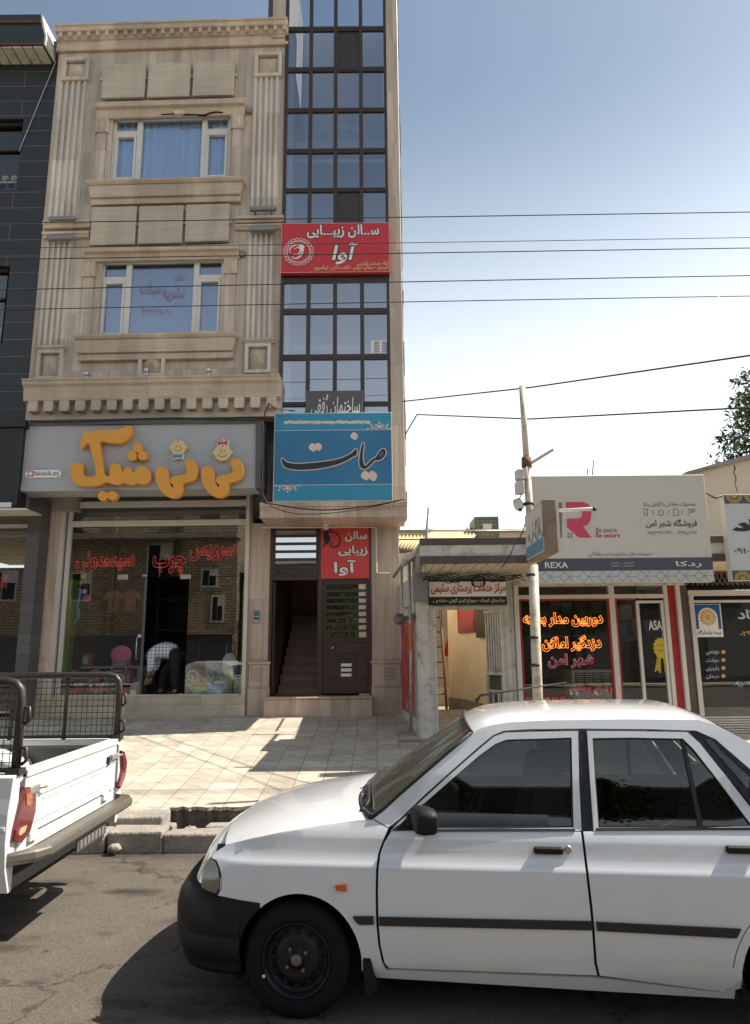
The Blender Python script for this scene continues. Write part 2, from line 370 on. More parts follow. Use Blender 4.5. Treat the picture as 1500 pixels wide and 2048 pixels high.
M['glass_w'] = glass('blue_window_glass', (.80, .86, .93), 1.0, .16, gcol=(.75, .84, 1.0))
M['glass_s'] = glass('shop_glass', (.84, .86, .84), 2.4, .0)
M['glass_c'] = glass('car_glass', (.58, .61, .60), 1.1, .0)
M['dusty'] = glass('dusty_windscreen', (.62, .66, .62), .55, .0)
nt_ = M['dusty'].node_tree; df_ = nt_.nodes.new('ShaderNodeBsdfDiffuse'); df_.inputs[0].default_value = (.42, .40, .33, 1); mx_ = nt_.nodes.new('ShaderNodeMixShader'); mx_.inputs[0].default_value = .10
src_ = nt_.nodes['Material Output'].inputs[0].links[0].from_socket; nt_.links.new(src_, mx_.inputs[1]); nt_.links.new(df_.outputs[0], mx_.inputs[2]); nt_.links.new(mx_.outputs[0], nt_.nodes['Material Output'].inputs[0])
# ================================================================ ground
def sheet(name, pts, mat):
    me = bpy.data.meshes.new(name); me.from_pydata(pts, [], [tuple(range(len(pts)))]); me.materials.append(mat)
    o = bpy.data.objects.new(name, me); COL.objects.link(o); return structure(o)
def asphalt():
    m, nt, N, L, b = base('worn_asphalt'); b.inputs['Roughness'].default_value = .92; b.inputs['Specular IOR Level'].default_value = .25
    tc = N.new('ShaderNodeTexCoord')
    def noise(sc, det=8, st=None):
        n = N.new('ShaderNodeTexNoise'); n.inputs['Scale'].default_value = sc; n.inputs['Detail'].default_value = det; n.inputs['Roughness'].default_value = .65
        if st:
            mp = N.new('ShaderNodeMapping'); mp.inputs['Scale'].default_value = st; L.new(tc.outputs['Object'], mp.inputs[0]); L.new(mp.outputs[0], n.inputs['Vector'])
        else: L.new(tc.outputs['Object'], n.inputs['Vector'])
        return n
    def rng(src, a, b_, c, d):
        r = N.new('ShaderNodeMapRange'); r.inputs[1].default_value = a; r.inputs[2].default_value = b_; r.inputs[3].default_value = c; r.inputs[4].default_value = d; L.new(src, r.inputs[0]); return r.outputs[0]
    def mul(a, bb):
        x = N.new('ShaderNodeMath'); x.operation = 'MULTIPLY'; L.new(a, x.inputs[0]); L.new(bb, x.inputs[1]); return x.outputs[0]
    v = N.new('ShaderNodeTexVoronoi'); v.inputs['Scale'].default_value = 130; L.new(tc.outputs['Object'], v.inputs['Vector'])
    grain = rng(v.outputs['Color'], 0, 1, .66, 1.36)
    a = mul(grain, rng(noise(1.3, 9).outputs[0], .3, .7, .8, 1.2))
    a = mul(a, rng(noise(1.1, 6, (.55, 1.6, 1)).outputs[0], .55, .66, 1, .45))
    a = mul(a, rng(noise(5, 4).outputs[0], .63, .70, 1, .5))
    vc = N.new('ShaderNodeTexVoronoi'); vc.feature = 'DISTANCE_TO_EDGE'; vc.inputs['Scale'].default_value = .55
    dn = noise(1.7, 6); dv_ = N.new('ShaderNodeVectorMath'); dv_.operation = 'MULTIPLY_ADD'; dv_.inputs[1].default_value = (.9, .9, 0); L.new(dn.outputs['Color'], dv_.inputs[0]); L.new(tc.outputs['Object'], dv_.inputs[2]); L.new(dv_.outputs[0], vc.inputs['Vector'])
    a = mul(a, rng(vc.outputs[0], .002, .010, .55, 1))
    sy_ = N.new('ShaderNodeSeparateXYZ'); L.new(tc.outputs['Object'], sy_.inputs[0])
    sm_ = N.new('ShaderNodeMath'); sm_.operation = 'MULTIPLY_ADD'; sm_.inputs[1].default_value = .35; L.new(noise(3, 6).outputs[0], sm_.inputs[0]); L.new(sy_.outputs[1], sm_.inputs[2])
    a = mul(a, rng(sm_.outputs[0], 6.45, 6.72, 1, .62))
    # old oil stains, each where it lies on the road
    wob = noise(4.5, 5)
    for px, py, rx_, ry_, k in ((268, 1783, .20, .09, .50), (70, 1966, .075, .045, .45), (345, 1842, .16, .08, .68), (215, 1868, .09, .05, .72), (150, 1788, .10, .05, .75), (300, 1740, .22, .05, .7), (240, 1725, .25, .035, .72), (35, 1900, .12, .06, .78)):
        c = Frame((0, 0)); r = ray(px, py); t = -EYE/r.z; P = CAM+r*t
        mp = N.new('ShaderNodeMapping'); mp.vector_type = 'POINT'; mp.inputs['Location'].default_value = (-P.x/rx_, -P.y/ry_, 0); mp.inputs['Scale'].default_value = (1/rx_, 1/ry_, 0); L.new(tc.outputs['Object'], mp.inputs[0])
        ln = N.new('ShaderNodeVectorMath'); ln.operation = 'LENGTH'; L.new(mp.outputs[0], ln.inputs[0])
        ad = N.new('ShaderNodeMath'); ad.operation = 'MULTIPLY_ADD'; ad.inputs[1].default_value = 2.2; L.new(wob.outputs[0], ad.inputs[0]); L.new(ln.outputs['Value'], ad.inputs[2])
        a = mul(a, rng(ad.outputs[0], 1.35, 2.3, k, 1))
    mx = N.new('ShaderNodeMix'); mx.data_type = 'RGBA'; mx.blend_type = 'MULTIPLY'; mx.inputs[0].default_value = 1; mx.inputs[6].default_value = (.108, .092, .075, 1)
    L.new(a, mx.inputs[7]); L.new(mx.outputs[2], b.inputs['Base Color'])
    bp = N.new('ShaderNodeBump'); bp.inputs['Strength'].default_value = .5; bp.inputs['Distance'].default_value = .004; L.new(v.outputs['Distance'], bp.inputs['Height']); L.new(bp.outputs[0], b.inputs['Normal'])
    return m
def tiles():
    m, nt, N, L, b = base('cement_paving_tiles'); b.inputs['Roughness'].default_value = .8; b.inputs['Specular IOR Level'].default_value = .3
    tc = N.new('ShaderNodeTexCoord')
    br = N.new('ShaderNodeTexBrick'); br.offset = 0; L.new(tc.outputs['Object'], br.inputs['Vector'])
    br.inputs['Scale'].default_value = 1; br.inputs['Brick Width'].default_value = .30; br.inputs['Row Height'].default_value = .30; br.inputs['Mortar Size'].default_value = .005; br.inputs['Mortar Smooth'].default_value = .4
    br.inputs['Color1'].default_value = (.44, .385, .305, 1); br.inputs['Color2'].default_value = (.58, .52, .42, 1); br.inputs['Mortar'].default_value = (.26, .205, .14, 1)
    # diagonal relief lines inside the tiles
    wv = N.new('ShaderNodeTexWave'); wv.bands_direction = 'DIAGONAL'; wv.inputs['Scale'].default_value = 2.4; wv.inputs['Distortion'].default_value = 1.2; L.new(tc.outputs['Object'], wv.inputs['Vector'])
    rw = N.new('ShaderNodeMapRange'); rw.inputs[1].default_value = .0; rw.inputs[2].default_value = .12; rw.inputs[3].default_value = .86; rw.inputs[4].default_value = 1; L.new(wv.outputs[0], rw.inputs[0])
    nz = N.new('ShaderNodeTexNoise'); nz.inputs['Scale'].default_value = 2.3; nz.inputs['Detail'].default_value = 9; nz.inputs['Roughness'].default_value = .7; L.new(tc.outputs['Object'], nz.inputs['Vector'])
    rn = N.new('ShaderNodeMapRange'); rn.inputs[1].default_value = .3; rn.inputs[2].default_value = .72; rn.inputs[3].default_value = 1.12; rn.inputs[4].default_value = .64; L.new(nz.outputs[0], rn.inputs[0])
    mm = N.new('ShaderNodeMath'); mm.operation = 'MULTIPLY'; L.new(rw.outputs[0], mm.inputs[0]); L.new(rn.outputs[0], mm.inputs[1])
    mx = N.new('ShaderNodeMix'); mx.data_type = 'RGBA'; mx.blend_type = 'MULTIPLY'; mx.inputs[0].default_value = 1; L.new(br.outputs[0], mx.inputs[6]); L.new(mm.outputs[0], mx.inputs[7]); L.new(mx.outputs[2], b.inputs['Base Color'])
    bp = N.new('ShaderNodeBump'); bp.inputs['Strength'].default_value = .5; bp.inputs['Distance'].default_value = .006; bp.invert = True; L.new(br.outputs['Fac'], bp.inputs['Height']); L.new(bp.outputs[0], b.inputs['Normal'])
    return m
M['asphalt'] = asphalt(); M['tiles'] = tiles()
M['earth'] = pm('dry_earth', (.25, .2, .15), .95, var=.2)
sheet('ground', [(-900, -900, -.03), (900, -900, -.03), (900, 900, -.03), (-900, 900, -.03)], M['earth'])
sheet('road', [(-60, -11, 0), (60, -11, 0), (60, 6.56, 0), (-60, 6.56, 0)], M['asphalt'])
SW0, SW1 = (7.12, .232), (12.6, .695)
def swz(y): return SW0[1]+(SW1[1]-SW0[1])*(y-SW0[0])/(SW1[0]-SW0[0])
# the pavement has a broken bite along its edge between two kerb stones
edge = [(-40, SW0[0])]
GX0, GX1 = -2.02, -1.02
edge += [(GX0, SW0[0])]
xx = GX0
while xx < GX1-.04:
    edge.append((xx+.01, 7.22+random.uniform(-.03, .05))); xx += .06
edge += [(GX1, SW0[0]), (40, SW0[0])]
g = G()
top = [(x, y, swz(y)) for x, y in edge]
vs = top+[(40, SW1[0], SW1[1]), (-40, SW1[0], SW1[1])]
g.add(vs, [tuple(range(len(vs)))])
g.add(top+[(x, y+.03*random.random(), swz(y)-.035) for x, y in edge], [(i, i+1, len(edge)+i+1, len(edge)+i) for i in range(len(edge)-1)])
structure(g.build('pavement', M['tiles']))
g = G()
e2 = [(x, y+.035, swz(y)-.035) for x, y in edge]
g.add(e2+[(x, y+.01*random.random()+.02, -.02) for x, y in edge], [(i, i+1, len(edge)+i+1, len(edge)+i) for i in range(len(edge)-1)])
structure(g.build('pavement_base', pm('rubble_concrete', (.14, .115, .09), .95, var=.5, scale=14, bump=1.0, bscale=30)))
# kerb stones, two rows with a gully gap
def kerb_block(x0, x1, y0, y1, z0, z1):
    g = G(); g.wb(x0+.006, x1-.006, y0, y1, z0, z1)
    for v in g.v: v += Vector((random.uniform(-.008, .008), random.uniform(-.014, .014), random.uniform(-.012, .012)))
    o = g.build('kerb', M['conc'], None, bevel=.018, seg=2)
    return structure(o)
x = -7.0
while x < 6:
    w = random.choice((.5, .5, .62)); 
    kerb_block(x, x+w, 6.55+random.uniform(-.012, .012), 6.80, -.02, .178+random.uniform(-.012, .008) - (.03 if GX0 < x < GX1 else 0)); x += w
x = -7.0
while x < 6:
    w = .5
    if x+w < GX0+.06 or x > GX1-.1:
        kerb_block(x, x+w, 6.805, 7.115+random.uniform(-.01, .005), -.02, .236+random.uniform(-.008, .005))
    x += w+.004
kerb_block(-1.62, -1.0, 6.95, 7.14, -.02, .13)
kerb_block(-2.0, -1.86, 6.815, 6.95, -.02, .165)
g = G(); g.wb(-2.0, -1.0, 6.80, 7.25, -.02, .03); structure(g.build('gully', M['dark']))
# loose stones in the gully
for i, (sx, sy, sr) in enumerate(((-1.74, 6.93, .07), (-1.5, 6.87, .05), (-2.28, 6.50, .045))):
    g = G(); g.ball((0, 0, 0), sr, 8, 6, (1.3, .9, .8)); 
    for v in g.v: v += Vector((sx, sy, .03+sr*.6))+Vector((random.uniform(-1, 1), random.uniform(-1, 1), random.uniform(-1, 1)))*sr*.15
    tag(g.build('loose_stone', M['conc']), ('grey chunk of broken concrete lying in the kerb gully', 'small grey stone beside the kerb gully opening', 'crumbled concrete lump on the road against the chipped kerb stone')[i], 'stone')

# ================================================================ the apartment house
APT = thing('apartment_house', 'tall travertine faced apartment house with brown glazed stair tower', 'building', (-2, 12.3, .66))
def travprof(g, u0, u1, zt, zb, dmax, dmin, steps=((0, 1.), (.22, 1.), (.26, .88), (.42, .86), (.5, .7), (1., .62))):
    pts = [(dmin, zb), (dmin, zt)]
    for t, k in steps: pts.append((dmin+(dmax-dmin)*k, zt+(zb-zt)*t))
    g.prof(u0, u1, pts)
# --- upper facade wall with two window openings
uL = LF.p(88, 430)[0]; uR = 0.02
zTop = LF.p(340, 62)[1]; zBot = LF.p(300, 836)[1]
W3 = LF.rect(222, 229, 459, 358); W2 = LF.rect(196, 516, 445, 672)
g = G(LF)
g.box(uL, W3[0], zBot, zTop, -.3, 0); 
g.box(W3[1], uR, zBot, zTop, -.3, 0)
g.box(W3[0], W3[1], W3[3], zTop, -.3, 0); g.box(W3[0], W3[1], W2[3], W3[2], -.3, 0); g.box(W3[0], W3[1], zBot, W2[2], -.3, 0)
a0 = max(W2[0], W3[0]); 
if W2[0] > W3[0]: g.box(W3[0], W2[0], W2[2], W2[3], -.3, 0)
if W2[1] < W3[1]: g.box(W2[1], W3[1], W2[2], W2[3], -.3, 0)
g.build('wall', M['trav_v'], APT)
# body of the house behind, roof
g = G(); g.wb(-5.45, -1.55, 12.6, 20, 4.1, zTop-.3); g.wb(-5.45, .45, 18.2, 20, .5, 4.1); g.build('rear_wall', M['conc'], APT)
g = G(); g.wb(-5.45, -1.55, 11.95, 12.6, zTop-.5, zTop-.3); g.wb(-5.45, -1.55, 11.98, 12.6, 6.9, 7.1); g.build('floor_slab', M['conc'], APT)
g = G(); g.wb(-5.4, -1.6, 12.52, 12.59, 4.2, zTop-.5); g.build('room_wall', pm('dim_room_wall', (.25, .25, .26), .9, var=.1), APT)
# --- cornices
g = G(LF)
zt, zb = zTop+.02, LF.p(340, 100)[1]
h = zt-zb
uE = LF.p(574, 80, .2)[0]; g.prof(uL-.03, uE, [(0, zb), (.06, zb), (.08, zb+.10*h), (.05, zb+.12*h), (.05, zb+.45*h), (.10, zb+.47*h), (.10, zb+.72*h), (.17, zb+.74*h), (.19, zb+.9*h), (.22, zb+.93*h), (.22, zt), (0, zt)])
n = 25
for i in range(n):
    u = uL+.08+(uE-uL-.14)*i/(n-1); g.box(u-.035, u+.035, zb+.50*h, zb+.735*h, .09, .16)
g.build('cornice', M['trav_d'], APT, bevel=.006)
g = G(LF)
zt, zb = LF.p(300, 756, .3)[1], LF.p(300, 838, .1)[1]; h = zt-zb
uE = LF.p(559, 790, .36)[0]; uS = LF.p(41, 790, .36)[0]; g.prof(uS, uE, [(0, zb), (.13, zb), (.13, zb+.42*h), (.27, zb+.46*h), (.30, zb+.80*h), (.36, zb+.86*h), (.36, zb+.94*h), (.39, zb+.95*h), (.39, zt), (0, zt)])
n = 16
for i in range(n):
    u = uS+.03+(uE-uS-.05)*(i+.5)/n; wd = (uE-uS)/n*.30
    g.poly([(u-wd, zb+.462*h), (u+wd, zb+.462*h), (u+wd, zb+.22*h), (u+wd*.8, zb+.17*h), (u-wd*.8, zb+.17*h), (u-wd, zb+.22*h)], .132, .268)
g.build('dentil_cornice', M['trav_d'], APT, bevel=.008)
# --- fluted pilasters, pyramid blocks
def flutes(x0, x1, y0, y1):
    u0, u1, z0, z1 = LF.rect(x0, y0, x1, y1, .05); g = G(LF); n = 5; p = (u1-u0)/n
    for i in range(n): g.box(u0+p*i+.02, u0+p*(i+.60)+.01, z0, z1, .001, .055)
    g.box(u0, u1, z0, z1, -.01, .012)
    g.build('fluted_pilaster', M['trav_p'], APT, bevel=.004)
for q in ((106, 166, 152, 434), (503, 558, 150, 414), (82, 138, 474, 694), (493, 547, 458, 680)): flutes(q[0], q[1], q[2], q[3])
def pyramid(x0, y0, x1, y1):
    u0, u1, z0, z1 = LF.rect(x0, y0, x1, y1, .09); g = G(LF); t = (u1-u0)*.13
    g.box(u0, u1, z0, z0+t, .001, .09); g.box(u0, u1, z1-t, z1, .001, .09); g.box(u0, u0+t, z0+t, z1-t, .001, .088); g.box(u1-t, u1, z0+t, z1-t, .001, .088)
    o = g.build('square_block', M['trav_p'], APT, bevel=.004)
    g = G(LF); a, b, c, e = u0+t+.01, u1-t-.01, z0+t+.01, z1-t-.01; w = LF.w
    g.add([w(a, c, .01), w(b, c, .01), w(b, e, .01), w(a, e, .01), w((a+b)/2, (c+e)/2, .11)], [(0, 1, 4), (1, 2, 4), (2, 3, 4), (3, 0, 4)])
    q = g.build('pyramid_boss', M['trav_d'], o)
for q in ((124, 114, 177, 159), (509, 103, 563, 151), (72, 699, 123, 758), (276, 695, 329, 752), (489, 686, 541, 745)): pyramid(*q)
g = G(LF)                                                        # capping ledges round the pilasters
for x0, y0, x1, y1, dd in ((84, 440, 178, 452, .13), (83, 462, 176, 472, .11), (470, 430, 567, 441, .13), (470, 447, 566, 455, .10), (70, 690, 128, 699, .10), (487, 675, 548, 684, .10)):
    u0, u1, z0, z1 = LF.rect(x0, y0, x1, y1, dd); g = G(LF); g.prof(u0, u1, [(0, z0), (dd*.6, z0), (dd*.8, z0+(z1-z0)*.45), (dd, z0+(z1-z0)*.5), (dd, z1), (0, z1)]); g.build('ledge', M['trav_d'], APT, bevel=.004)
# --- hung stone boards and their rods
for row, ry in ((((204, 127, 290, 195), (296, 125, 380, 193), (386, 121, 468, 190)), 158), (((182, 413, 271, 489), (277, 411, 365, 486), (371, 408, 458, 482)), 450)):
    for q in row: g = G(LF); g.pb(*q, .05, .11); g.build('stone_board', M['trav_b'], APT, bevel=.006)
    g = G(LF); a = LF.p(row[0][0]-4, ry, .05); b = LF.p(row[2][2]+6, ry-8, .05)
    g.box(a[0], b[0], a[1]-.02, a[1]+.02, .0, .05); g.build('hanging_rod', M['alu'], APT)
# --- window surrounds
def surround(hx0, hy0, hx1, hy1, W, capw):
    g = G(LF); u0, u1, z0, z1 = LF.rect(hx0, hy0, hx1, hy1, .16)
    g.prof(u0, u1, [(0, z0), (.05, z0), (.09, z0+(z1-z0)*.55), (.16, z0+(z1-z0)*.62), (.17, z1), (0, z1)])
    g.build('window_head', M['trav_d'], APT, bevel=.005)
    for s, e in ((W[0]-.30, W[0]-.06), (W[1]+.02, W[1]+.26)):
        g = G(LF); g.box(s, e, z0-.30, z0-.01, .001, .07); g.box(s+.03, e-.03, W[2], z0-.30, .001, .035)
        c = (s+e)/2; w = LF.w; zz = z0-.155
        g.add([w(s+.04, z0-.27, .072), w(e-.04, z0-.27, .072), w(e-.04, z0-.04, .072), w(s+.04, z0-.04, .072), w(c, zz, .12)], [(0, 1, 4), (1, 2, 4), (2, 3, 4), (3, 0, 4)])
        g.build('window_jamb', M['trav_v'], APT, bevel=.004)
surround(189, 200, 488, 224, W3, 1)
g = G(LF); g.poly(stroke([LF.p(x, y, .07) for x, y in ((322, 229), (345, 228), (358, 226), (366, 229), (392, 229), (408, 230), (420, 226), (432, 224), (446, 225))], [.006, .01, .012, .02, .008, .012, .022, .028, .008]), .03, .078); g.build('broken_edge', M['dark'], APT)
g = G(LF); g.ppoly([(346, 222.0), (352, 219.0), (368, 220.0), (372, 225.0), (362, 227.0), (350, 228.0)], .0, .112); g.build('bare_plaster', M['cream_paint'], APT); surround(166, 492, 476, 513, W2, 1)
for x0, y0, x1, y1, bx0, bx1 in ((170, 356, 486, 398, 178, 478), (144, 666, 471, 713, 149, 465)):
    u0, u1, z0, z1 = LF.rect(x0, y0, x1, y1, .2); h = z1-z0
    g = G(LF); g.prof(u0, u1, [(0, z1-.16*h), (.16, z1-.16*h), (.20, z1-.08*h), (.21, z1), (0, z1)])
    g.taper(u0+.02, u1-.02, z0+.28*h, z1-.165*h, u0+.07, u1-.07, 0, .14); g.box(u0+.07, u1-.07, z0, z0+.27*h, 0, .09)
    g.build('window_sill', M['trav_d'], APT, bevel=.005)
# --- white framed windows
def window(W, splits, curtain):
    u0, u1, z0, z1 = W; d = -.09
    g = G(LF); t = .055
    g.box(u0, u1, z0, z0+t, d-.05, d+.03); g.box(u0, u1, z1-t, z1, d-.05, d+.03); g.box(u0, u0+t, z0+t, z1-t, d-.05, d+.028); g.box(u1-t, u1, z0+t, z1-t, d-.05, d+.028)
    a, b, hh = u0+(u1-u0)*splits[0], u0+(u1-u0)*splits[1], z0+(z1-z0)*splits[2]
    for c in (a, b): g.box(c-.05, c+.05, z0+t, z1-t, d-.05, d+.027)
    for p, q in ((u0+t, a-.05), (b+.05, u1-t)):
        g.box(p, q, hh-.05, hh+.05, d-.05, d+.026)
        s = .045                                                   # opening sash
        g.box(p+.003, q-.003, z0+t, z0+t+s, d-.03, d+.045); g.box(p+.003, q-.003, hh-.05-s, hh-.05, d-.03, d+.045); g.box(p+.003, p+s, z0+t+s, hh-.05-s, d-.03, d+.044); g.box(q-s, q-.003, z0+t+s, hh-.05-s, d-.03, d+.044)
    wf = g.build('window', M['white_frame'], APT, bevel=.004)
    g = G(LF); g.box(u0+t, u1-t, z0+t, z1-t, d-.02, d-.012); g.build('pane', M['glass_w'], wf)
    g = G(LF)
    if curtain:                                                    # gathered net curtain
        n = 90; vs = []
        for i in range(n+1):
            u = u0+(u1-u0)*i/n; dd = d-.07+.025*math.sin(i*1.1)+.015*math.sin(i*2.7+1)
            vs += [LF.w(u, z0, dd), LF.w(u, z1, dd)]
        g.add(vs, [(2*i, 2*i+2, 2*i+3, 2*i+1) for i in range(n)], True)
        g.build('net_curtain', pm('net_curtain', (.80, .81, .84), .9, var=.1), wf, fix=False)
    else:
        g.box(u0, u1, z0, z1, d-.12, d-.11); g.build('blind', pm('grey_blind', (.16, .17, .19), .8, var=.05), wf)
    return wf
window(W3, (.225, .775, .76), True); wf2 = window(W2, (.225, .775, .76), False)
M['pinkline'] = pm('faded_red_outline', (.36, .15, .16), .6, var=.05)
for s, bx in (('دفتر', (347, 542, 367, 562)), ('نشریه', (322, 570, 367, 600)), ('صیانت', (278, 560, 320, 590)), ('۳۳۴۲۳۵۰۸', (280, 614, 336, 626))):
    write(LF, s, bx, 'lettering', M['pinkline'], wf2, d=-.06, tubes=.012)
for i, (x0, y0, x1, y1) in enumerate(((98, 432, 150, 439), (498, 412, 552, 419), (92, 470, 147, 478), (497, 452, 551, 460))):
    u0, u1, z0, z1 = LF.rect(x0, y0, x1, y1, .18); g = G(LF); g.box(u0, u1, z0, z1, .10, .19); zz = z0-.03 if i < 2 else z1
    for k in (.2, .8): g.box(u0+(u1-u0)*k-.02, u0+(u1-u0)*k+.02, zz-.0, zz+.035, .05, .12)
    tag(g.build('light_bar', M['grey'], None, bevel=.006), ('grey light bar under the upper fluted pilaster beside the dark granite house', 'grey light bar under the upper fluted pilaster beside the glazed stair tower', 'grey light bar over the lower fluted pilaster beside the dark granite house', 'grey light bar over the lower fluted pilaster beside the glazed stair tower')[i], 'light', 'facade light bars')
for i, (px, py) in enumerate(((497, 218), (484, 505))):
    g = G(LF); g.pb(px-5, py-5, px+5, py+5, 0, .08); tag(g.build('wall_spotlight', M['grey'], None, bevel=.008), ('small grey square spotlight beside the curtained window', 'small grey square spotlight beside the lettered window')[i], 'light', 'square facade spotlights')
for i, (px, py) in enumerate(((175, 752), (295, 745), (418, 745))):
    g = G(LF); u, z = LF.p(px, py, .15); g.tube([LF.w(u, z-.12, .2), LF.w(u, z, .2), LF.w(u+.02, z+.03, .12)], .022); g.lathe(LF.w(u, z-.02, .2), (0, -.5, .8), [(0, .03), (.08, .045), (.08, .0)], 12)
    tag(g.build('floodlight', M['silver']), ('small floodlight on the cornice nearest the granite house', 'small floodlight under the middle pyramid block', 'small floodlight on the cornice nearest the stair tower')[i], 'light', 'cornice floodlights')
# ---------------------------------------------------------------- stair tower
xs = [(568, 613), (621, 666), (674, 720), (728, 773)]
cols = [(TF.p(a, 590)[0], TF.p(b, 590)[0]) for a, b in xs]
ybars = [(52, 61), (133, 142), (215, 223), (296, 305), (375, 383), (452, 461), (552, 564), (616, 627), (708, 719), (803, 812), (880, 890), (960, 975)]
zb = [(TF.p(670, b)[1], TF.p(670, a)[1]) for a, b in ybars]
zb = [(zb[0][0]+1.08*k, zb[0][1]+1.08*k) for k in (2, 1)]+zb
uT0, uT1 = TF.p(561, 590)[0], TF.p(779, 590)[0]; uTR = TF.p(806, 700)[0]
zTT = zb[0][1]+.9; zTB = TF.p(650, 1003)[1]
g = G(TF)
vcol = [(uT0, cols[0][0])]+[(cols[i][1], cols[i+1][0]) for i in range(3)]+[(cols[3][1], uT1)]
for a, b in vcol: g.box(a, b, zTB, zTT, -.06, .0)
for z0, z1 in zb:
    for a, b in cols: g.box(a, b, z0, z1, -.06, -.002)
    g.box(uT0+.01, uT1-.01, z0+.035, z1-.035, -.02, .006)
CW = g.build('curtain_wall_frame', M['brown'], APT, bevel=.004)
zs = [zTB]+[z for p in reversed(zb) for z in p]+[zTT]
k = 0
for i in range(0, len(zs)-1, 2):
    z0, z1 = zs[i], zs[i+1]
    for j, (a, b) in enumerate(cols):
        ym = None
        zm = (z0+z1)/2
        if j == 2 and (zb[2][0] > zm > zb[3][1] or zb[6][0] > zm > zb[7][1]):
            # solid dark panel in place of the glass
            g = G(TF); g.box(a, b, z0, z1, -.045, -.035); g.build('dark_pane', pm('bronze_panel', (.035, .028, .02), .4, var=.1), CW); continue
        g = G(TF); g.box(a, b, z0, z1, -.038, -.030)
        th = random.uniform(-.009, .009); ty_ = random.uniform(-.006, .006)                          # panes are never perfectly flush
        for v in g.v: v.y += th*(v.z-zm)*.7+ty_*(v.x-(a+b)/2)
        g.build('pane', M['glass_t'], CW)
# inside: landings with railings and a pale back wall
M['inwall'] = pm('pale_stair_wall', (.42, .42, .42), .9, var=.06)
g = G(); g.wb(TF.p(561, 590)[0], uT1, 14.6, 14.7, zTB, zTT); g.build('stair_back_wall', M['inwall'], CW)
for (y0, y1, ry) in ((283, 298, 225), (600, 618, 555), (690, 700, 640), (318, 326, 310)):
    z0 = TF.p(670, y1, -1.0)[1]; z1 = TF.p(670, y0, -1.0)[1]
    g = G(TF); g.box(uT0+.05, uT1-.05, z0, z1, -2.9, -1.0); g.build('stair_landing', M['white'], CW)
    if ry < 300 or 500 < ry < 600:
        g = G(TF)
        for h in (.3, .55, .8): g.box(uT0+.05, uT1-.05, z1+h-.012, z1+h+.012, -1.12, -1.1)
        for t in (.15, .38, .62, .88): u = uT0+(uT1-uT0)*t; g.box(u-.012, u+.012, z1, z1+.82, -1.13, -1.1)
        g.build('stair_railing', M['silver'], CW)
g = G(TF); a, b = TF.p(742, 680)[0], TF.p(775, 706)[0]; z0, z1 = TF.p(758, 706)[1], TF.p(758, 680)[1]
g.box(a, b-.012, z0, z1, -.029, -.02); 
g.build('vent_cover', M['white'], CW)
g = G(TF)
for k in range(2):
    for j in range(7): zz = z0+.03+(z1-z0-.06)*j/6; u = a+.05+k*(b-a)*.48; g.box(u, u+(b-a)*.34, zz-.008, zz+.008, -.02, -.016)
g.build('vent_slats', M['grey'], CW)
# masonry of the tower: right pier, left sliver above the roof, bay soffit
g = G(TF)
g.box(uT1, uTR, zTB, zTT, -.8, .02); g.build('tower_pier', M['trav_v'], APT, bevel=.01)
g = G(TF); g.box(TF.p(546, 30)[0], uT0, zTop-.3, zTT, -2.0, .02); g.build('tower_pier', M['trav_v'], APT)
g = G(TF); g.box(TF.p(532, 30)[0], TF.p(546, 30)[0]-.003, zTop-.3, zTT, -2.0, -.25); g.build('tower_flank', M['dgrey'], APT)
g = G(TF); g.box(uTR-.16, uTR-.002, zTB, zTT, -8, -.802); g.box(uT0-.04, uT0-.002, zTB, zTT, -8, -.06); g.build('tower_side_wall', M['conc'], APT)
# rough render left along the pier's outer corner
g = G(TF); z = zTB
while z < zTT:
    hh = random.uniform(.15, .5); w = random.uniform(.004, .03); g.box(uTR-.01, uTR+w, z, z+hh-.01, -.75, -.01+random.uniform(-.02, .02)); z += hh
g.build('rough_corner', M['conc'], APT)
# ledge over the door
LE = Frame((0, 11.3))
u0, u1, z0, z1 = LE.rect(519, 1004, 815, 1034, 0); h = z1-z0
g = G(LE)
g.prof(u0, u1, [(-.5, z0), (-.03, z0), (-.03, z0+.68*h), (.0, z0+.72*h), (.02, z0+.9*h), (.03, z1), (-.5, z1)])
n = 16
for i in range(n): u = u0+.12+(u1-u0-.24)*i/(n-1); g.box(u-.03, u+.03, z0+.52*h, z0+.675*h, -.032, .0)
g.build('door_ledge', M['trav_low'], APT, bevel=.006)
zS = z0; 
g = G(); g.wb(u0+.03, u1-.02, 11.8, 12.3, z0+.004, z0+.10); g.build('porch_soffit', M['trav_low'], APT)
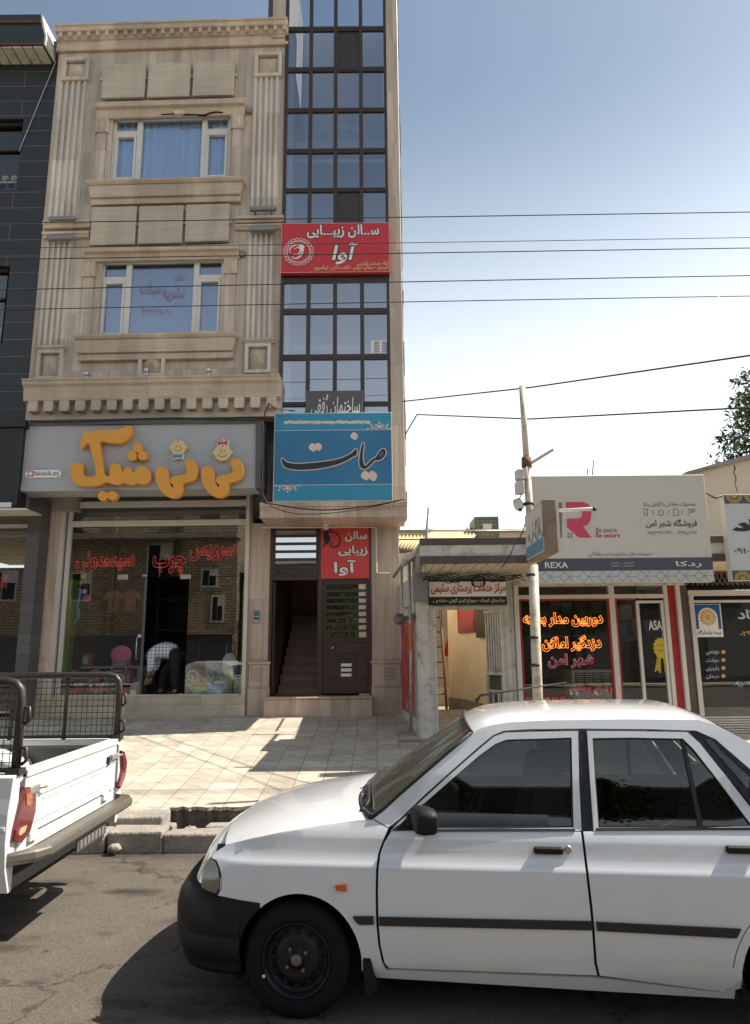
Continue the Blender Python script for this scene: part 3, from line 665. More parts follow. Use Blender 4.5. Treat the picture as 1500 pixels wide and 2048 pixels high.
# ground floor piers either side of the door
zG = swz(12.3)
g = G(DF)
dl, dr = DF.p(538, 1230)[0], DF.p(743, 1230)[0]
ps = DF.p(497, 1230)[0]; pe = DF.p(800, 1230)[0]
for a, b in ((ps, dl), (dr, pe)):
    g = G(DF); g.box(a, b, zG-.1, z0+.09, -.3, 0); g.build('door_pier', M['trav_low'], APT, bevel=.006)
for (x0, x1, mx) in ((495, 539, 513), (743, 803, 778)):
    g = G(DF); a, b = DF.p(x0, 1370, .08)[0], DF.p(x1, 1370, .08)[0]; zt = DF.p(640, 1322, .08)[1]; zm = DF.p(640, 1373, .1)[1]; zt2 = DF.p(640, 1328, .1)[1]
    g.box(a+.012, b-.012, zm, zt2, .001, .07); g.box(a-.01, b+.01, zt2, zt, .001, .10); g.box(a, b, zG-.1, zm-.02, .001, .085); g.box(a-.005, b+.005, zm-.02, zm, .001, .10)
    c = DF.p(mx, 1345, .08)[0]; zz = DF.p(640, 1348, .08)[1]
    for r in (.10, .05):
        g.box(c-r, c+r, zz-r, zz-r+.02, .07, .085); g.box(c-r, c+r, zz+r-.02, zz+r, .07, .085); g.box(c-r, c-r+.02, zz-r+.02, zz+r-.02, .07, .084); g.box(c+r-.02, c+r, zz-r+.02, zz+r-.02, .07, .084)
    g.build('pier_plinth', M['trav_low'], APT, bevel=.006)
g = G(DF); u0, u1, za, zc = DF.rect(527, 1398, 745, 1424, .28); g.box(u0, u1, zG-.15, zc, -.1, .28); g.box(u0-.02, u1+.01, zc, zc+.035, -.1, .31); g.build('door_step', M['trav_low'], APT, bevel=.01)
zDoor = zc+.036
# --- brown steel entrance door
DR = G(DF)
xm0, xm1 = DF.p(635, 1230)[0], DF.p(646, 1230)[0]; zt0, zt1 = DF.p(640, 1160)[1], DF.p(640, 1153)[1]; zD1 = zS+.085
DR.box(dl, dl+.05, zDoor, zD1, -.12, .012); DR.box(dr-.05, dr, zDoor, zD1, -.12, .012); DR.box(xm0, xm1, zDoor, zD1, -.12, .011); DR.box(dl+.05, xm0, zt0, zt1, -.12, .01); DR.box(xm1, dr-.05, zt0, zt1, -.12, .01)
DR.box(dl+.05, xm0, zD1-.05, zD1, -.12, .01); DR.box(xm1, dr-.05, zD1-.05, zD1, -.12, .01)
door = DR.build('entrance_door', M['brown_deep'], APT, bevel=.006)
def louvres(u0, u1, z0, z1, n, frame=.03):
    g = G(DF)
    for i in range(n):
        z = z0+(z1-z0)*(i+1)/(n+1); g.box(u0, u1, z-.020, z+.020, -.03, .0)
    g.box(u0-frame, u0, z0, z1, -.03, .002); g.box(u1, u1+frame, z0, z1, -.03, .002); g.box(u0-frame, u1+frame, z0-frame, z0, -.03, .002); g.box(u0-frame, u1+frame, z1, z1+frame, -.03, .002)
    return g
g = louvres(dl+.085, xm0-.035, zt1+.03, zD1-.085, 5); o = g.build('transom_bars', M['brown_deep'], door, bevel=.003)
M['mirror_g'] = glass('mirror_glass', (.2, .22, .24), 1.0, .45)
g = G(DF); g.box(dl+.085, xm0-.035, zt1+.03, zD1-.085, -.05, -.045); g.build('pane', M['mirror_g'], door)
lu0, lu1 = DF.p(652, 1220)[0], DF.p(732, 1220)[0]; lz0, lz1 = DF.p(690, 1275)[1], DF.p(690, 1168)[1]
g = louvres(lu0, lu1, lz0, lz1, 7, .04); 
za, zc2 = lz0-.04, zDoor+.03
g.box(xm1, lu0-.04, zc2, zt0, -.04, -.004); g.box(lu1+.04, dr-.05, zc2, zt0, -.04, -.004); g.box(lu0-.04, lu1+.04, lz1+.04, zt0, -.04, -.004); g.box(lu0-.04, lu1+.04, zc2, za, -.04, -.004)
def rim(u0, u1, z0, z1):
    t = .014
    g.box(u0, u1, z0, z0+t, -.004, .01); g.box(u0, u1, z1-t, z1, -.004, .01); g.box(u0, u0+t, z0+t, z1-t, -.004, .009); g.box(u1-t, u1, z0+t, z1-t, -.004, .009)
def dpx(x0, y0, x1, y1): return DF.rect(x0, y0, x1, y1)
for q in ((652, 1285, 734, 1307), (652, 1312, 676, 1358), (709, 1312, 734, 1358), (652, 1364, 735, 1384)): rim(*dpx(*q))
leaf = g.build('door_leaf', M['brown_deep'], door, bevel=.003)
g = G(DF); g.box(lu0, lu1, lz0, lz1, -.05, -.045); g.build('pane', M['mirror_g'], door)
u, z = DF.p(666, 1296); g = G(DF); g.ball(DF.w(u, z, .04), .028); g.tube([DF.w(u, z, -.004), DF.w(u, z, .03)], .014); g.build('knob', pm('brass', (.5, .35, .16), .3, metal=.9), door)
for i, y in enumerate((1315, 1327, 1337, 1347)):
    g = G(DF); g.pb(682, y, 703, y+6, -.003, .006+.001*i); g.build('notice', M['white'] if i else M['ink'], door)
g = G(DF); L2 = Frame((dl+.06, 12.34)); g.wb(dl+.055, dl+.095, 12.36, 13.1, zDoor+.02, zt0-.02); 
for zz in (0.25, .9, 1.5): g.wb(dl+.095, dl+.11, 12.45, 13.0, zDoor+zz, zDoor+zz+.03)
g.build('open_leaf', M['brown_deep'], door, bevel=.004)
# stairwell behind the open leaf
g = G(); zf = zDoor
for i in range(9): g.wb(dl+.12, xm0+.02, 12.75+.27*i, 12.75+.27*(i+1), zf, zf+.165*(i+1)-.03); g.wb(dl+.12, xm0+.02, 12.72+.27*i, 12.75+.27*(i+1), zf+.165*(i+1)-.03, zf+.165*(i+1))
g.build('stair_flight', M['wood_in'], door, bevel=.004)
g = G(); g.wb(dl-.05, dl+.05, 12.42, 17, zf-.1, 5); g.wb(xm0+.021, xm0+.1, 12.62, 17, zf-.1, 5); g.wb(dl, dr, 15.2, 15.3, zf, 5); g.wb(dl, dr, 12.42, 16, zS+.2, zS+.3); g.wb(dl, dr, 12.3, 12.75, zf-.2, zf-.001); g.wb(dr-.04, dr, 12.42, 16, zf-.1, 5)
g.build('stairwell', M['wood_in'], door)
g = G(); g.wb(dl+.75, dl+.9, 15.1, 15.2, zf+1.9, zf+2.05); g.wb(dl+.75, dl+.9, 15.1, 15.2, zf+1.55, zf+1.7); g.build('fuse_box', M['dark'], door)
# --- shop front
zSill = SF.p(300, 1392)[1]
sl0, sl1 = SF.p(113, 1200)[0], SF.p(497, 1200)[0]
g = G(SF); pl0 = SF.p(62, 1200)[0]
g.box(pl0, sl0-.002, zG-.2, zBot+.1, -.3, .10); 
g.box(SF.p(80, 1200)[0], SF.p(84, 1200)[0], zG-.1, 3.4, .10, .115)
g.build('shop_pier', M['trav_low'], APT, bevel=.006)
g = G(SF); g.box(sl1+.001, SF.p(500, 1200)[0], zG-.1, zBot, -.3, .02)
g.build('shop_pier', M['trav_low'], APT, bevel=.006)
g = G(SF); a, b = SF.p(48, 1330, .12)[0], SF.p(96, 1330, .12)[0]; zz = SF.p(70, 1318, .14)[1]; g.box(a, b, zG-.2, zz-.03, .1, .14); g.box(a-.02, b+.01, zz-.03, zz, .1, .16); g.build('shop_pier_plinth', M['trav_low'], APT, bevel=.006)
g = G(SF); g.box(pl0, sl1+.1, SF.p(300, 985)[1], zBot+.1, -.3, -.02); g.build('shop_lintel', M['dark'], APT)
g = G(SF); g.box(sl0, sl1, zG-.2, zSill, -.4, .10); g.build('shop_threshold', M['trav_h'], APT, bevel=.008)
shop = G(SF); ztop = SF.p(300, 985)[1]
for x0, x1, dd in ((106, 121, .07), (125, 133, .02), (489, 497, .07)): shop.box(SF.p(x0, 1200)[0], SF.p(x1, 1200)[0], zSill-.05, ztop+.1, -.06, dd)
fl, fr = SF.p(133, 1200)[0], SF.p(489, 1200)[0]
for y0, y1, dd in ((985, 993, .05), (1003, 1014, .06), (1041, 1052, .03), (1389, 1394, .0)):
    z0, z1 = SF.p(300, y1)[1], SF.p(300, y0)[1]; shop.box(fl, fr, z0, z1, -.05, dd)
shop = shop.build('shop_frame', M['alu'], APT, bevel=.005)
gz1 = SF.p(300, 1052)[1]; gz2, gz3 = SF.p(300, 1041)[1], SF.p(300, 1014)[1]
dA, dB = SF.p(283, 1270)[0], SF.p(373, 1270)[0]; dz = SF.p(330, 1154)[1]
for (a, b, c, e, dd) in ((fl, fr, gz2, gz3, -.02), (fl, dA-.003, zSill, dz, -.02), (dB+.003, fr, zSill, dz, -.02), (fl, fr, dz+.006, gz1, -.021)):
    g = G(SF); g.box(a, b, c, e, dd-.008, dd); g.build('shop_pane', M['glass_s'], shop)
g = G(SF); q = SF.p(373, 1270)[0]                                   # glass door swung inwards
p0 = SF.w(q, 0, -.03); p1 = p0+Vector((-.16, .82, 0)); g.add([p0+Vector((0, 0, zSill)), p1+Vector((0, 0, zSill)), p1+Vector((0, 0, dz)), p0+Vector((0, 0, dz))], [(0, 1, 2, 3)]); g.build('shop_door', M['glass_s'], shop, fix=False)
g = G(SF)
for x0, y0, x1, y1 in ((235, 1149, 255, 1159), (284, 1149, 293, 1153), (360, 1149, 381, 1158), (260, 1380, 272, 1391), (357, 1387, 366, 1393)): g.pb(x0, y0, x1, y1, -.04, -.004)
build_each(g, 'patch_fitting', M['silver'], shop, bevel=.004)
g = G(SF); u, z0 = SF.p(273, 1318); z1 = SF.p(273, 1275)[1]; g.tube([SF.w(u, z0, -.02), SF.w(u, z0, .04), SF.w(u, z1, .04), SF.w(u, z1, -.02)], .012); u, z = SF.p(279, 1272); g.ball(SF.w(u, z, .0), .035, sc=(1, .4, 1)); g.build('door_handle', M['silver'], shop)
g = G(SF); u0, u1 = SF.p(283, 1270)[0], SF.p(288, 1270)[0]; g.box(u0, u1, zSill, dz, -.03, -.012); g.build('door_edge', M['dgrey'], shop)
M['neonred'] = pm('red_neon_tube', (.55, .06, .05), .4, var=.05, emit=(1, .10, .07), es=.15)
for s, bx in (('سرویس', (378, 1088, 473, 1122)), ('چوب', (305, 1108, 372, 1150)), ('سیسمونی', (152, 1102, 269, 1143))):
    write(SF, s, bx, 'neon_lettering', M['neonred'], shop, d=.004, tubes=.009, off=.035)
# shop room
zF = zSill-.02
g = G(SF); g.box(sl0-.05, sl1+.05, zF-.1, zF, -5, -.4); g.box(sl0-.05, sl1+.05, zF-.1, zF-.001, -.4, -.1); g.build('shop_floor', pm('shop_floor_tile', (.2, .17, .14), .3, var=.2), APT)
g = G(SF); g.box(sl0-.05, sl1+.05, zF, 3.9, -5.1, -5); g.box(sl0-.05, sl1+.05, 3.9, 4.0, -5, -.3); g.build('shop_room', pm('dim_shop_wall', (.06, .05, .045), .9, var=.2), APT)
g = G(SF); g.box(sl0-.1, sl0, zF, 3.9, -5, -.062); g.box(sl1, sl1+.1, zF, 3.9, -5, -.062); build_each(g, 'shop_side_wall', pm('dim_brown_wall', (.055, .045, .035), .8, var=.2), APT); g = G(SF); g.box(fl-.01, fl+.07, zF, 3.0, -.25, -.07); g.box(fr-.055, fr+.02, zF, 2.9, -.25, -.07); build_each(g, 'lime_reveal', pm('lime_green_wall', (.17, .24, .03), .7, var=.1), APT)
# ================================================================ dark granite house at the edge
DKH = thing('granite_house', 'dark grey granite faced house with overhanging eave and black shop box', 'building', (-7, 11.75, .6))
dxr = DK.p(92, 420)[0]; dxr = max(dxr, LF.w(uL, 0)[0]+4.5-.03)
wz = DK.rect(-40, 238, 40, 380); wz2 = DK.rect(-60, 532, 12, 690)
g = G(DK); zt = DK.p(60, 100)[1]; zb0 = DK.p(40, 842)[1]
g.box(-6, wz[0], zb0, zt+.2, -.3, 0); g.box(wz[1], dxr, zb0, zt+.2, -.3, 0)
g.box(wz[0], wz[1], wz[3], zt+.2, -.3, 0); g.box(wz[0], wz[1], wz2[3], wz[2], -.3, 0); g.box(wz[0], wz[1], zb0, wz2[2], -.3, 0); g.box(wz2[1], wz[1], wz2[2], wz2[3], -.3, 0)
g.build('wall', M['granite'], DKH)
g = G(); g.wb(-10.5, -5.3, 12.2, 20, 4.2, zt); g.build('rear_wall', M['conc'], DKH)
for W in (wz, wz2):
    g = G(DK); t = .05; d = -.16
    g.box(W[0], W[1], W[2], W[2]+t, d, d+.06); g.box(W[0], W[1], W[3]-t, W[3], d, d+.06); g.box(W[1]-t, W[1], W[2]+t, W[3]-t, d, d+.06)
    z = W[2]+(W[3]-W[2])*.62; g.box(W[0], W[1]-t, z-.02, z+.02, d, d+.05)
    o = g.build('window', pm('dark_window_frame', (.03, .03, .03), .5), DKH)
    g = G(DK); g.box(W[0], W[1]-t, W[2]+t, W[3]-t, d-.02, d-.01); g.build('pane', glass('dark_pane_glass', (.1, .11, .12), 1.2, .06), o)
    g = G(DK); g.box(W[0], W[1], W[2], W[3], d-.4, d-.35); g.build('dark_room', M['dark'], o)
    g = G(DK)                                                     # scrolled balcony grille
    z0 = W[2]+.28
    for i in range(8):
        u = W[1]-.10-i*.17; g.tube([DK.w(u+.06*math.cos(a)*(1-a/9), z0+.06*math.sin(a)*(1-a/9), -.05) for a in [k*.6 for k in range(13)]], .009, 6)
    g.tube([DK.w(W[0], z0-.08, -.05), DK.w(W[1], z0-.08, -.05)], .01, 6); g.build('grille', M['alu'], o)
# eave with soffit boards
g = G(DK); e1 = DK.p(88, 92, .40)[0]; ea = DK.p(40, 93, .40)[1]; eb = DK.p(40, 29, .40)[1]; e2 = DK.p(82, 30, .40)[0]; H = eb-ea; e2 = min(e2, e1-.10)
g.taper(e2, e1, ea+.0, eb, e1-.02, e1-.02, 0, .75) if False else None
g.poly([(-6, ea+.02), (e1, ea+.02), (e1, ea+.3*H), (e2+.05, ea+.62*H), (e2, eb), (-6, eb)], -.3, .40)
g.build('eave', pm('dark_green_fascia', (.022, .026, .024), .5, var=.15), DKH)
g = G(DK); g.poly([(e1+.002, ea+.02), (e1+.03, ea+.02), (e1+.03, ea+.32*H), (e2+.08, ea+.66*H), (e2+.03, eb-.02), (e2, eb-.02), (e2+.05, ea+.62*H), (e1+.002, ea+.3*H)], -.3, .41); g.build('eave_end_trim', M['white_paint'], DKH)
g = G(DK); g.box(-6, e2+.02, ea+.70*H, ea+.80*H, .402, .43); g.box(-6, e1, ea+.02, ea+.10*H, .402, .42); g.build('red_trim', pm('oxide_red_trim', (.09, .025, .018), .5), DKH)
g = G(DK); u = e1-.02
while u > -6: g.box(u-.19, u-.012, ea-.012, ea+.012, -.0, .39); u -= .2
g.build('soffit_board', M['white_paint'], DKH)
g = G(DK); bu = DK.p(34, 930, .7)[0]; z0 = DK.p(30, 1010, .7)[1]; z1 = DK.p(30, 852, .7)[1]
g.box(-6, bu, z0, z1, .3, .62); g.box(-6, bu+.05, z1, z1+.13, .3, .68); o = g.build('sign_box', M['black'], DKH, bevel=.01)
g = G(DK); u, z = DK.p(11, 1012, .63); g.box(u-.1, u+.09, z-.02, z+.06, .62, .63); g.build('small_plate', M['white'], o)
g = G(DK); s1 = DK.p(66, 1020, .6)[0]; z = DK.p(30, 1026, .6)[1]; g.poly([(-6, z), (s1, z+.02), (s1-.05, z+.05), (-6, z+.10)], .25, .75); g.build('canopy', M['alu'], DKH)
g = G(DK); a, b = DK.p(36, 1200)[0], DK.p(62, 1200)[0]; g.box(a, max(b, dxr), swz(11.75)-.1, z0+.3, -.45, -.1); g.build('granite_pier', stone('granite_pier_stone', (.05, .05, .052), (.08, .079, .08), (.12, .115, .11), .5, .17, (40, 40, 40), jointcol=(.04, .04, .04)), DKH)
g = G(DK); zz = DK.p(20, 1042)[1]; z3 = swz(11.75)+.1
for y in (zz-.04, z3): g.box(-6, a, y, y+.06, -.5, -.42)
g.box(a-.05, a-.0, z3, zz, -.5, -.43); o = g.build('shop_frame', M['alu'], DKH)
g = G(DK); g.box(-6, a-.05, z3+.06, zz-.04, -.48, -.47); g.build('shop_pane', M['glass_s'], o)
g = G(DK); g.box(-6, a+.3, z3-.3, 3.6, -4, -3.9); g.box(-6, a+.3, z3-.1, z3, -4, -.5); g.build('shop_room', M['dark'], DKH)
g = G(DK); g.pb(1, 1148, 15, 1176, -1.0, -.98); tag(g.build('red_garment', M['red']), 'red garment hanging in the dark window beside the grey meter box', 'clothing')

# ================================================================ children's shop hoarding with raised yellow letters
SG = Frame((-1.5, 11.55), 1.5)
SD = .42
HO = thing('shop_hoarding', 'long pale grey shop hoarding with raised yellow letters over the toy shop', 'sign', (-3.3, 11.3, 3.2))
p = [SG.p(x, y, SD) for x, y in ((34, 983), (511, 976), (512, 846), (44, 851))]
g = G(SG); g.poly(p, -.06, SD); g.build('panel', pm('grey_composite_panel', (.36, .36, .365), .5, var=.05, scale=.8, dirt=.12, dcol=(.2, .19, .18)), HO, bevel=.004)
g = G(SG); g.ppoly([(44, 850), (512, 845), (511, 976), (523, 974), (524, 836), (43, 842)], -.06, SD+.05); g.build('edge_frame', M['dgrey'], HO, bevel=.004)
Z3 = lambda q: (q[0]/2.5, 800+q[1]/2.5)
M['yel'] = pm('yellow_letter', (.66, .29, .035), .5, var=.06, scale=2)
K1 = [(405,240),(402,210),(410,180),(430,160),(470,150),(540,150),(600,146),(632,131),(652,128),(660,150),(648,185),(618,210),(580,216),(540,211),(503,207),(500,230),(507,280),(515,335),(524,372),(538,380),(548,372),(547,340),(560,320),(578,317),(598,325),(606,345),(612,362),(622,342),(642,335),(660,350),(668,364),(680,342),(702,330),(728,334),(747,352),(755,378),(751,402),(735,418),(712,422),(690,414),(668,424),(640,422),(618,412),(590,424),(555,418),(530,411),(490,427),(430,432),(390,425),(365,405),(352,375),(352,340),(365,318),(385,310),(405,316),(416,335),(412,355),(420,375),(440,384),(466,380),(478,370),(472,325),(462,280),(450,238),(442,216),(428,222),(414,240)]
N1 = [(802,332),(825,336),(840,355),(844,380),(848,410),(856,430),(866,436),(866,426),(852,412),(849,398),(862,384),(890,377),(920,370),(934,358),(929,335),(922,316),(933,299),(955,296),(975,308),(987,335),(989,365),(979,393),(955,407),(927,414),(914,424),(917,448),(905,474),(880,489),(850,488),(820,470),(795,440),(780,403),(776,365),(785,341)]
def letter(pix, nm='letter'):
    pts = [SG.p(*Z3(q), SD+.13) for q in pix]; sp = [tuple(v) for v in smooth_curve([(a, b) for a, b in pts], 3)]
    g = G(SG); g.poly(sp, SD+.02, SD+.13); return g.build(nm, M['yel'], HO, bevel=.008)
letter(K1); letter(N1); letter([(x+229, y-2) for x, y in N1])
for c in ((688, 238), (660, 278), (712, 277), (513, 480), (560, 478)): letter([(c[0]+24*math.cos(a), c[1]+24*math.sin(a)) for a in [k*math.pi/5 for k in range(10)]], 'letter_dot')
M['skin_sign'] = pm('cream_face', (.62, .45, .22), .5, var=.03); M['blue_sign'] = pm('blue_bow', (.05, .16, .42), .5, var=.03); M['red_sign'] = pm('red_bow', (.55, .03, .06), .5, var=.03)
def face(cx, cy, r, girl):
    g = G(SG); cu, cz = SG.p(*Z3((cx, cy)), SD+.1); q = SG.p(*Z3((cx+r, cy)), SD+.1)[0]-cu; qz = q*1.0
    g.disc(cu, cz, q*1.06, SD+.005, SD+.095, 28); g.disc(cu-q*1.02, cz, q*.24, SD+.005, SD+.094); g.disc(cu+q*1.02, cz, q*.24, SD+.005, SD+.094)
    o = g.build('baby_face', [M['skin_sign']], HO)
    g = G(SG)
    for s in (-1, 1):
        g.disc(cu+s*q*.22, cz+q*.12, q*.09, SD+.095, SD+.099, 10, .7); g.poly(stroke([(cu+s*q*(.14+.05*k), cz+q*(.30+.05*math.sin(k*.9))) for k in range(4)], [q*.04]*4), SD+.095, SD+.098)
    g.poly(stroke([(cu+q*.55*math.sin(a), cz-q*.05-q*.5*math.cos(a)) for a in [-1.25+.25*k for k in range(11)]], [q*.06]*11), SD+.095, SD+.098)
    for k in range(3): g.poly(stroke([(cu+q*(-.06+.06*k), cz+q*.78), (cu+q*(-.1+.1*k), cz+q*.95)], [q*.03]*2), SD+.095, SD+.098)
    g.build('face_lines', M['ink'], o)
    bz = cz+(q*1.22 if girl else -q*1.28)
    g = G(SG); b = [(cu-q*.08, bz), (cu-q*.66, bz+q*.40), (cu-q*.60, bz-q*.34), (cu, bz-q*.10), (cu+q*.60, bz-q*.34), (cu+q*.66, bz+q*.40)]
    g.poly(grow(b, q*.10), SD+.01, SD+.10); g.build('bow_outline', M['white'], o)
    g = G(SG); g.poly(b, SD+.10, SD+.104); g.disc(cu, bz, q*.16, SD+.104, SD+.11, 12); g.build('bow', M['red_sign'] if girl else M['blue_sign'], o)
    if girl:
        g = G(SG); g.poly(stroke([(cu+q*.1*math.sin(a*2), bz+q*(.25+.12*a)) for a in [k*.4 for k in range(9)]], [q*.09]*9), SD+.03, SD+.08); g.build('curl', M['white'], o)
face(890, 236, 36, False); face(1112, 262, 40, True)
g = G(SG); a0, a1, b0, b1 = SG.rect(50, 940, 122, 955, SD+.03); r = (b1-b0)/2
pts = [(a0+r+r*math.cos(t), (b0+b1)/2+r*math.sin(t)) for t in [math.pi/2+k*math.pi/10 for k in range(11)]]+[(a1-r+r*math.cos(t), (b0+b1)/2+r*math.sin(t)) for t in [-math.pi/2+k*math.pi/10 for k in range(11)]]
g.poly(pts, SD+.001, SD+.03); o = g.build('name_plate', M['white'], HO)
write(SG, 'Ninishik.znj', (68, 942, 117, 954), 'lettering', M['ink'], o, d=SD+.031, fa=False, off=.01)
g = G(SG); u, z = SG.p(61, 947.5, SD+.03); g.poly([(u-.05, z-.05), (u+.05, z-.05), (u+.05, z+.05), (u-.05, z+.05)], SD+.0305, SD+.033); g.build('camera_logo', pm('pink_logo', (.5, .06, .2), .5, var=.3, scale=12), o)
g = G(SG); g.disc(u, z, .034, SD+.033, SD+.034, 16); g.disc(u, z, .022, SD+.034, SD+.035, 16); g.build('logo_ring', M['white'], o)
g = G(SG); g.pb(33, 974, 44, 978, SD+.001, SD+.006); g.build('maker_label', M['white'], HO)

# ================================================================ salon banner, name board, blue board, red door board
B1 = Frame((0, 11.38))
RB = thing('salon_banner', 'red salon banner with white lettering across the brown stair glazing', 'sign', (-.6, 11.38, 7.3))
g = G(B1); g.pb(562, 446, 779, 545, -.09, 0); g.build('sheet', M['red'], RB, bevel=.004)
g = G(B1); u0, u1, z0, z1 = B1.rect(562, 446, 779, 545); t = .012
g.box(u0, u1, z0, z0+t, 0, .006); g.box(u0, u1, z1-t, z1, 0, .006); g.box(u0, u0+t, z0+t, z1-t, 0, .006); g.box(u1-t, u1, z0+t, z1-t, 0, .006); g.build('edge_strip', pm('pink_edge', (.6, .25, .24), .5), RB)
def outlined(F, s, bx, par, d, off=.025, ok=.035, m=None, sl=0.0):
    write(F, s, bx, 'lettering', m or M['white'], par, d=d+.006, off=off, slant=sl)
    x0, y0, x1, y1 = bx; e = (y1-y0)*.035; write(F, s, (x0-e, y0-e, x1+e, y1+e), 'lettering_ink_outline', M['ink'], par, d=d, off=off+ok, slant=sl)  # black printed outline set behind the letters
outlined(B1, 'ســالن زیبـــایی', (614, 449, 758, 476), RB, .004)
outlined(B1, 'آوا', (664, 485, 716, 529), RB, .004, sl=.2)
write(B1, 'ارائه خدمات آرایشی', (714, 522, 777, 532), 'small_lettering', M['gold'], RB, d=.005, off=.02)
write(B1, 'شینیون - میکاپ عروس - کاشت ناخن - اپیلاسیون', (628, 530, 776, 541), 'small_lettering', M['gold'], RB, d=.005, off=.015)
cu, cz = B1.p(597, 504); q = B1.p(626, 504)[0]-cu
g = G(B1)
for k in range(22):
    a = k*2*math.pi/22; c = (cu+q*.94*math.cos(a), cz+q*.94*math.sin(a)); g.tube([B1.w(c[0]+q*.11*math.cos(b), c[1]+q*.11*math.sin(b), .008) for b in [j*math.pi/4 for j in range(9)]], .006, 5)
g.tube([B1.w(cu+q*.78*math.cos(b), cz+q*.78*math.sin(b), .008) for b in [j*math.pi/16 for j in range(33)]], .006, 5)
for pl, w in (([(-.55, -.1), (-.62, .15), (-.45, .4), (-.1, .55), (.2, .5), (.35, .3)], .05), ([(-.5, -.35), (-.2, -.5), (.15, -.3), (.3, .05), (.35, .35)], .06), ([(-.3, .2), (.0, .35), (.15, .1), (-.05, -.2), (-.35, -.15)], .05)):
    sm = smooth_curve([(cu+x*q, cz+y*q) for x, y in pl], 4, False); g.poly(stroke(sm, [q*w*(.5+1.5*math.sin(math.pi*i/(len(sm)-1))) for i in range(len(sm))]), .004, .008)
g.poly([(cu+q*x, cz+q*y) for x, y in ((.05, .0), (.3, .1), (.42, .38), (.2, .62), (.0, .55), (.12, .3))], .004, .009)
g.build('portrait_emblem', M['white'], RB)
NB = thing('name_board', 'grey building name board with white lettering standing above the blue board', 'sign', (-.7, 11.3, 4.9))
B2 = Frame((0, 11.36))
g = G(B2); g.pb(612, 781, 726, 840, -.03, 0); g.build('board', M['grey'], NB, bevel=.004)
g = G(B2); u0, u1, z0, z1 = B2.rect(613, 782, 725, 838); g.box(u0, u1, z0, z1, 0, .004); g.build('board_face', M['dgrey'], NB)
write(B2, 'ساختمان رُفقی', (622, 789, 720, 836), 'lettering', M['white'], NB, d=.009, off=.01, slant=.15)
BB = thing('blue_board', 'large turquoise blue board with black calligraphy over the entrance', 'sign', (-.6, 11.3, 4.2))
B3 = Frame((0, 11.27))
def bluepat():
    m, nt, N, L, b = base('blue_scroll_print'); b.inputs['Roughness'].default_value = .42
    tc = N.new('ShaderNodeTexCoord'); v = N.new('ShaderNodeTexVoronoi'); v.feature = 'DISTANCE_TO_EDGE'; v.inputs['Scale'].default_value = 11; L.new(tc.outputs['Object'], v.inputs['Vector'])
    v2 = N.new('ShaderNodeTexVoronoi'); v2.inputs['Scale'].default_value = 11; L.new(tc.outputs['Object'], v2.inputs['Vector'])
    mm = N.new('ShaderNodeMath'); mm.operation = 'MULTIPLY'; mm.inputs[1].default_value = 55; L.new(v2.outputs['Distance'], mm.inputs[0])
    sn = N.new('ShaderNodeMath'); sn.operation = 'SINE'; L.new(mm.outputs[0], sn.inputs[0])
    rp = N.new('ShaderNodeValToRGB'); e = rp.color_ramp.elements; e[0].position = .25; e[0].color = (.010, .095, .235, 1); e[1].position = .8; e[1].color = (.030, .21, .37, 1)
    L.new(sn.outputs[0], rp.inputs[0]); 
    n = N.new('ShaderNodeTexNoise'); n.inputs['Scale'].default_value = .9; L.new(tc.outputs['Object'], n.inputs['Vector'])
    mx = N.new('ShaderNodeMix'); mx.data_type = 'RGBA'; mx.inputs[7].default_value = (.02, .22, .36, 1); L.new(rp.outputs[0], mx.inputs[6])
    r = N.new('ShaderNodeMapRange'); r.inputs[1].default_value = .4; r.inputs[2].default_value = .75; r.inputs[4].default_value = .6; L.new(n.outputs[0], r.inputs[0]); L.new(r.outputs[0], mx.inputs[0])
    L.new(mx.outputs[2], b.inputs['Base Color']); return m
M['bluep'] = bluepat(); M['turq'] = pm('turquoise_print', (.018, .24, .38), .42, var=.1, scale=1)
g = G(B3); g.pb(547, 825, 785, 1003, -.14, 0); g.build('board_box', M['alu'], BB, bevel=.005)
u0, u1, z0, z1 = B3.rect(549, 827, 783, 1001); za = B3.p(666, 969)[1]; zc = B3.p(666, 861)[1]
g = G(B3); g.box(u0, u1, za, zc, 0, .004); g.build('printed_field', M['bluep'], BB)
g = G(B3); g.box(u0, u1, z0, za-.008, 0, .0042); g.box(u0, u1, zc+.008, z1, 0, .0042); g.build('printed_band', M['turq'], BB)
M['pale'] = pm('pale_gold_line', (.66, .52, .40), .5, var=.05)
g = G(B3); g.box(u0, u1, za-.008, za, 0, .0045); g.box(u0, u1, zc, zc+.008, 0, .0045); 
Z6 = lambda x, y: (500+x/3.103, 400+y/3.103)
x = 208
while x < 735:                                                     # worn, illegible heading line
    w = random.uniform(14, 30); cx, cy = Z6(x+w/2, 1380+random.uniform(-3, 3)); u, z = B3.p(cx, cy); g.disc(u, z, random.uniform(.022, .032), .0045, .006+random.random()*.002, 12, w/22); x += w*.62
g.build('gold_line', M['pale'], BB)
TB = [(198,1604),(206,1608),(222,1624),(250,1634),(300,1638),(400,1631),(500,1619),(575,1600),(625,1575),(650,1552),(660,1546),(665,1560),(660,1584),(636,1596),(600,1618),(540,1643),(450,1664),(350,1675),(270,1673),(225,1663),(206,1645),(199,1622)]
YA = [(700,1508),(707,1514),(704,1550),(699,1595),(706,1635),(718,1650),(738,1630),(760,1610),(782,1596),(797,1572),(815,1550),(832,1546),(842,1560),(840,1580),(824,1602),(800,1616),(776,1616),(756,1638),(732,1660),(708,1672),(688,1660),(678,1638),(680,1598),(688,1548)]
def zz6(pl): return [B3.p(*Z6(*q)) for q in pl]
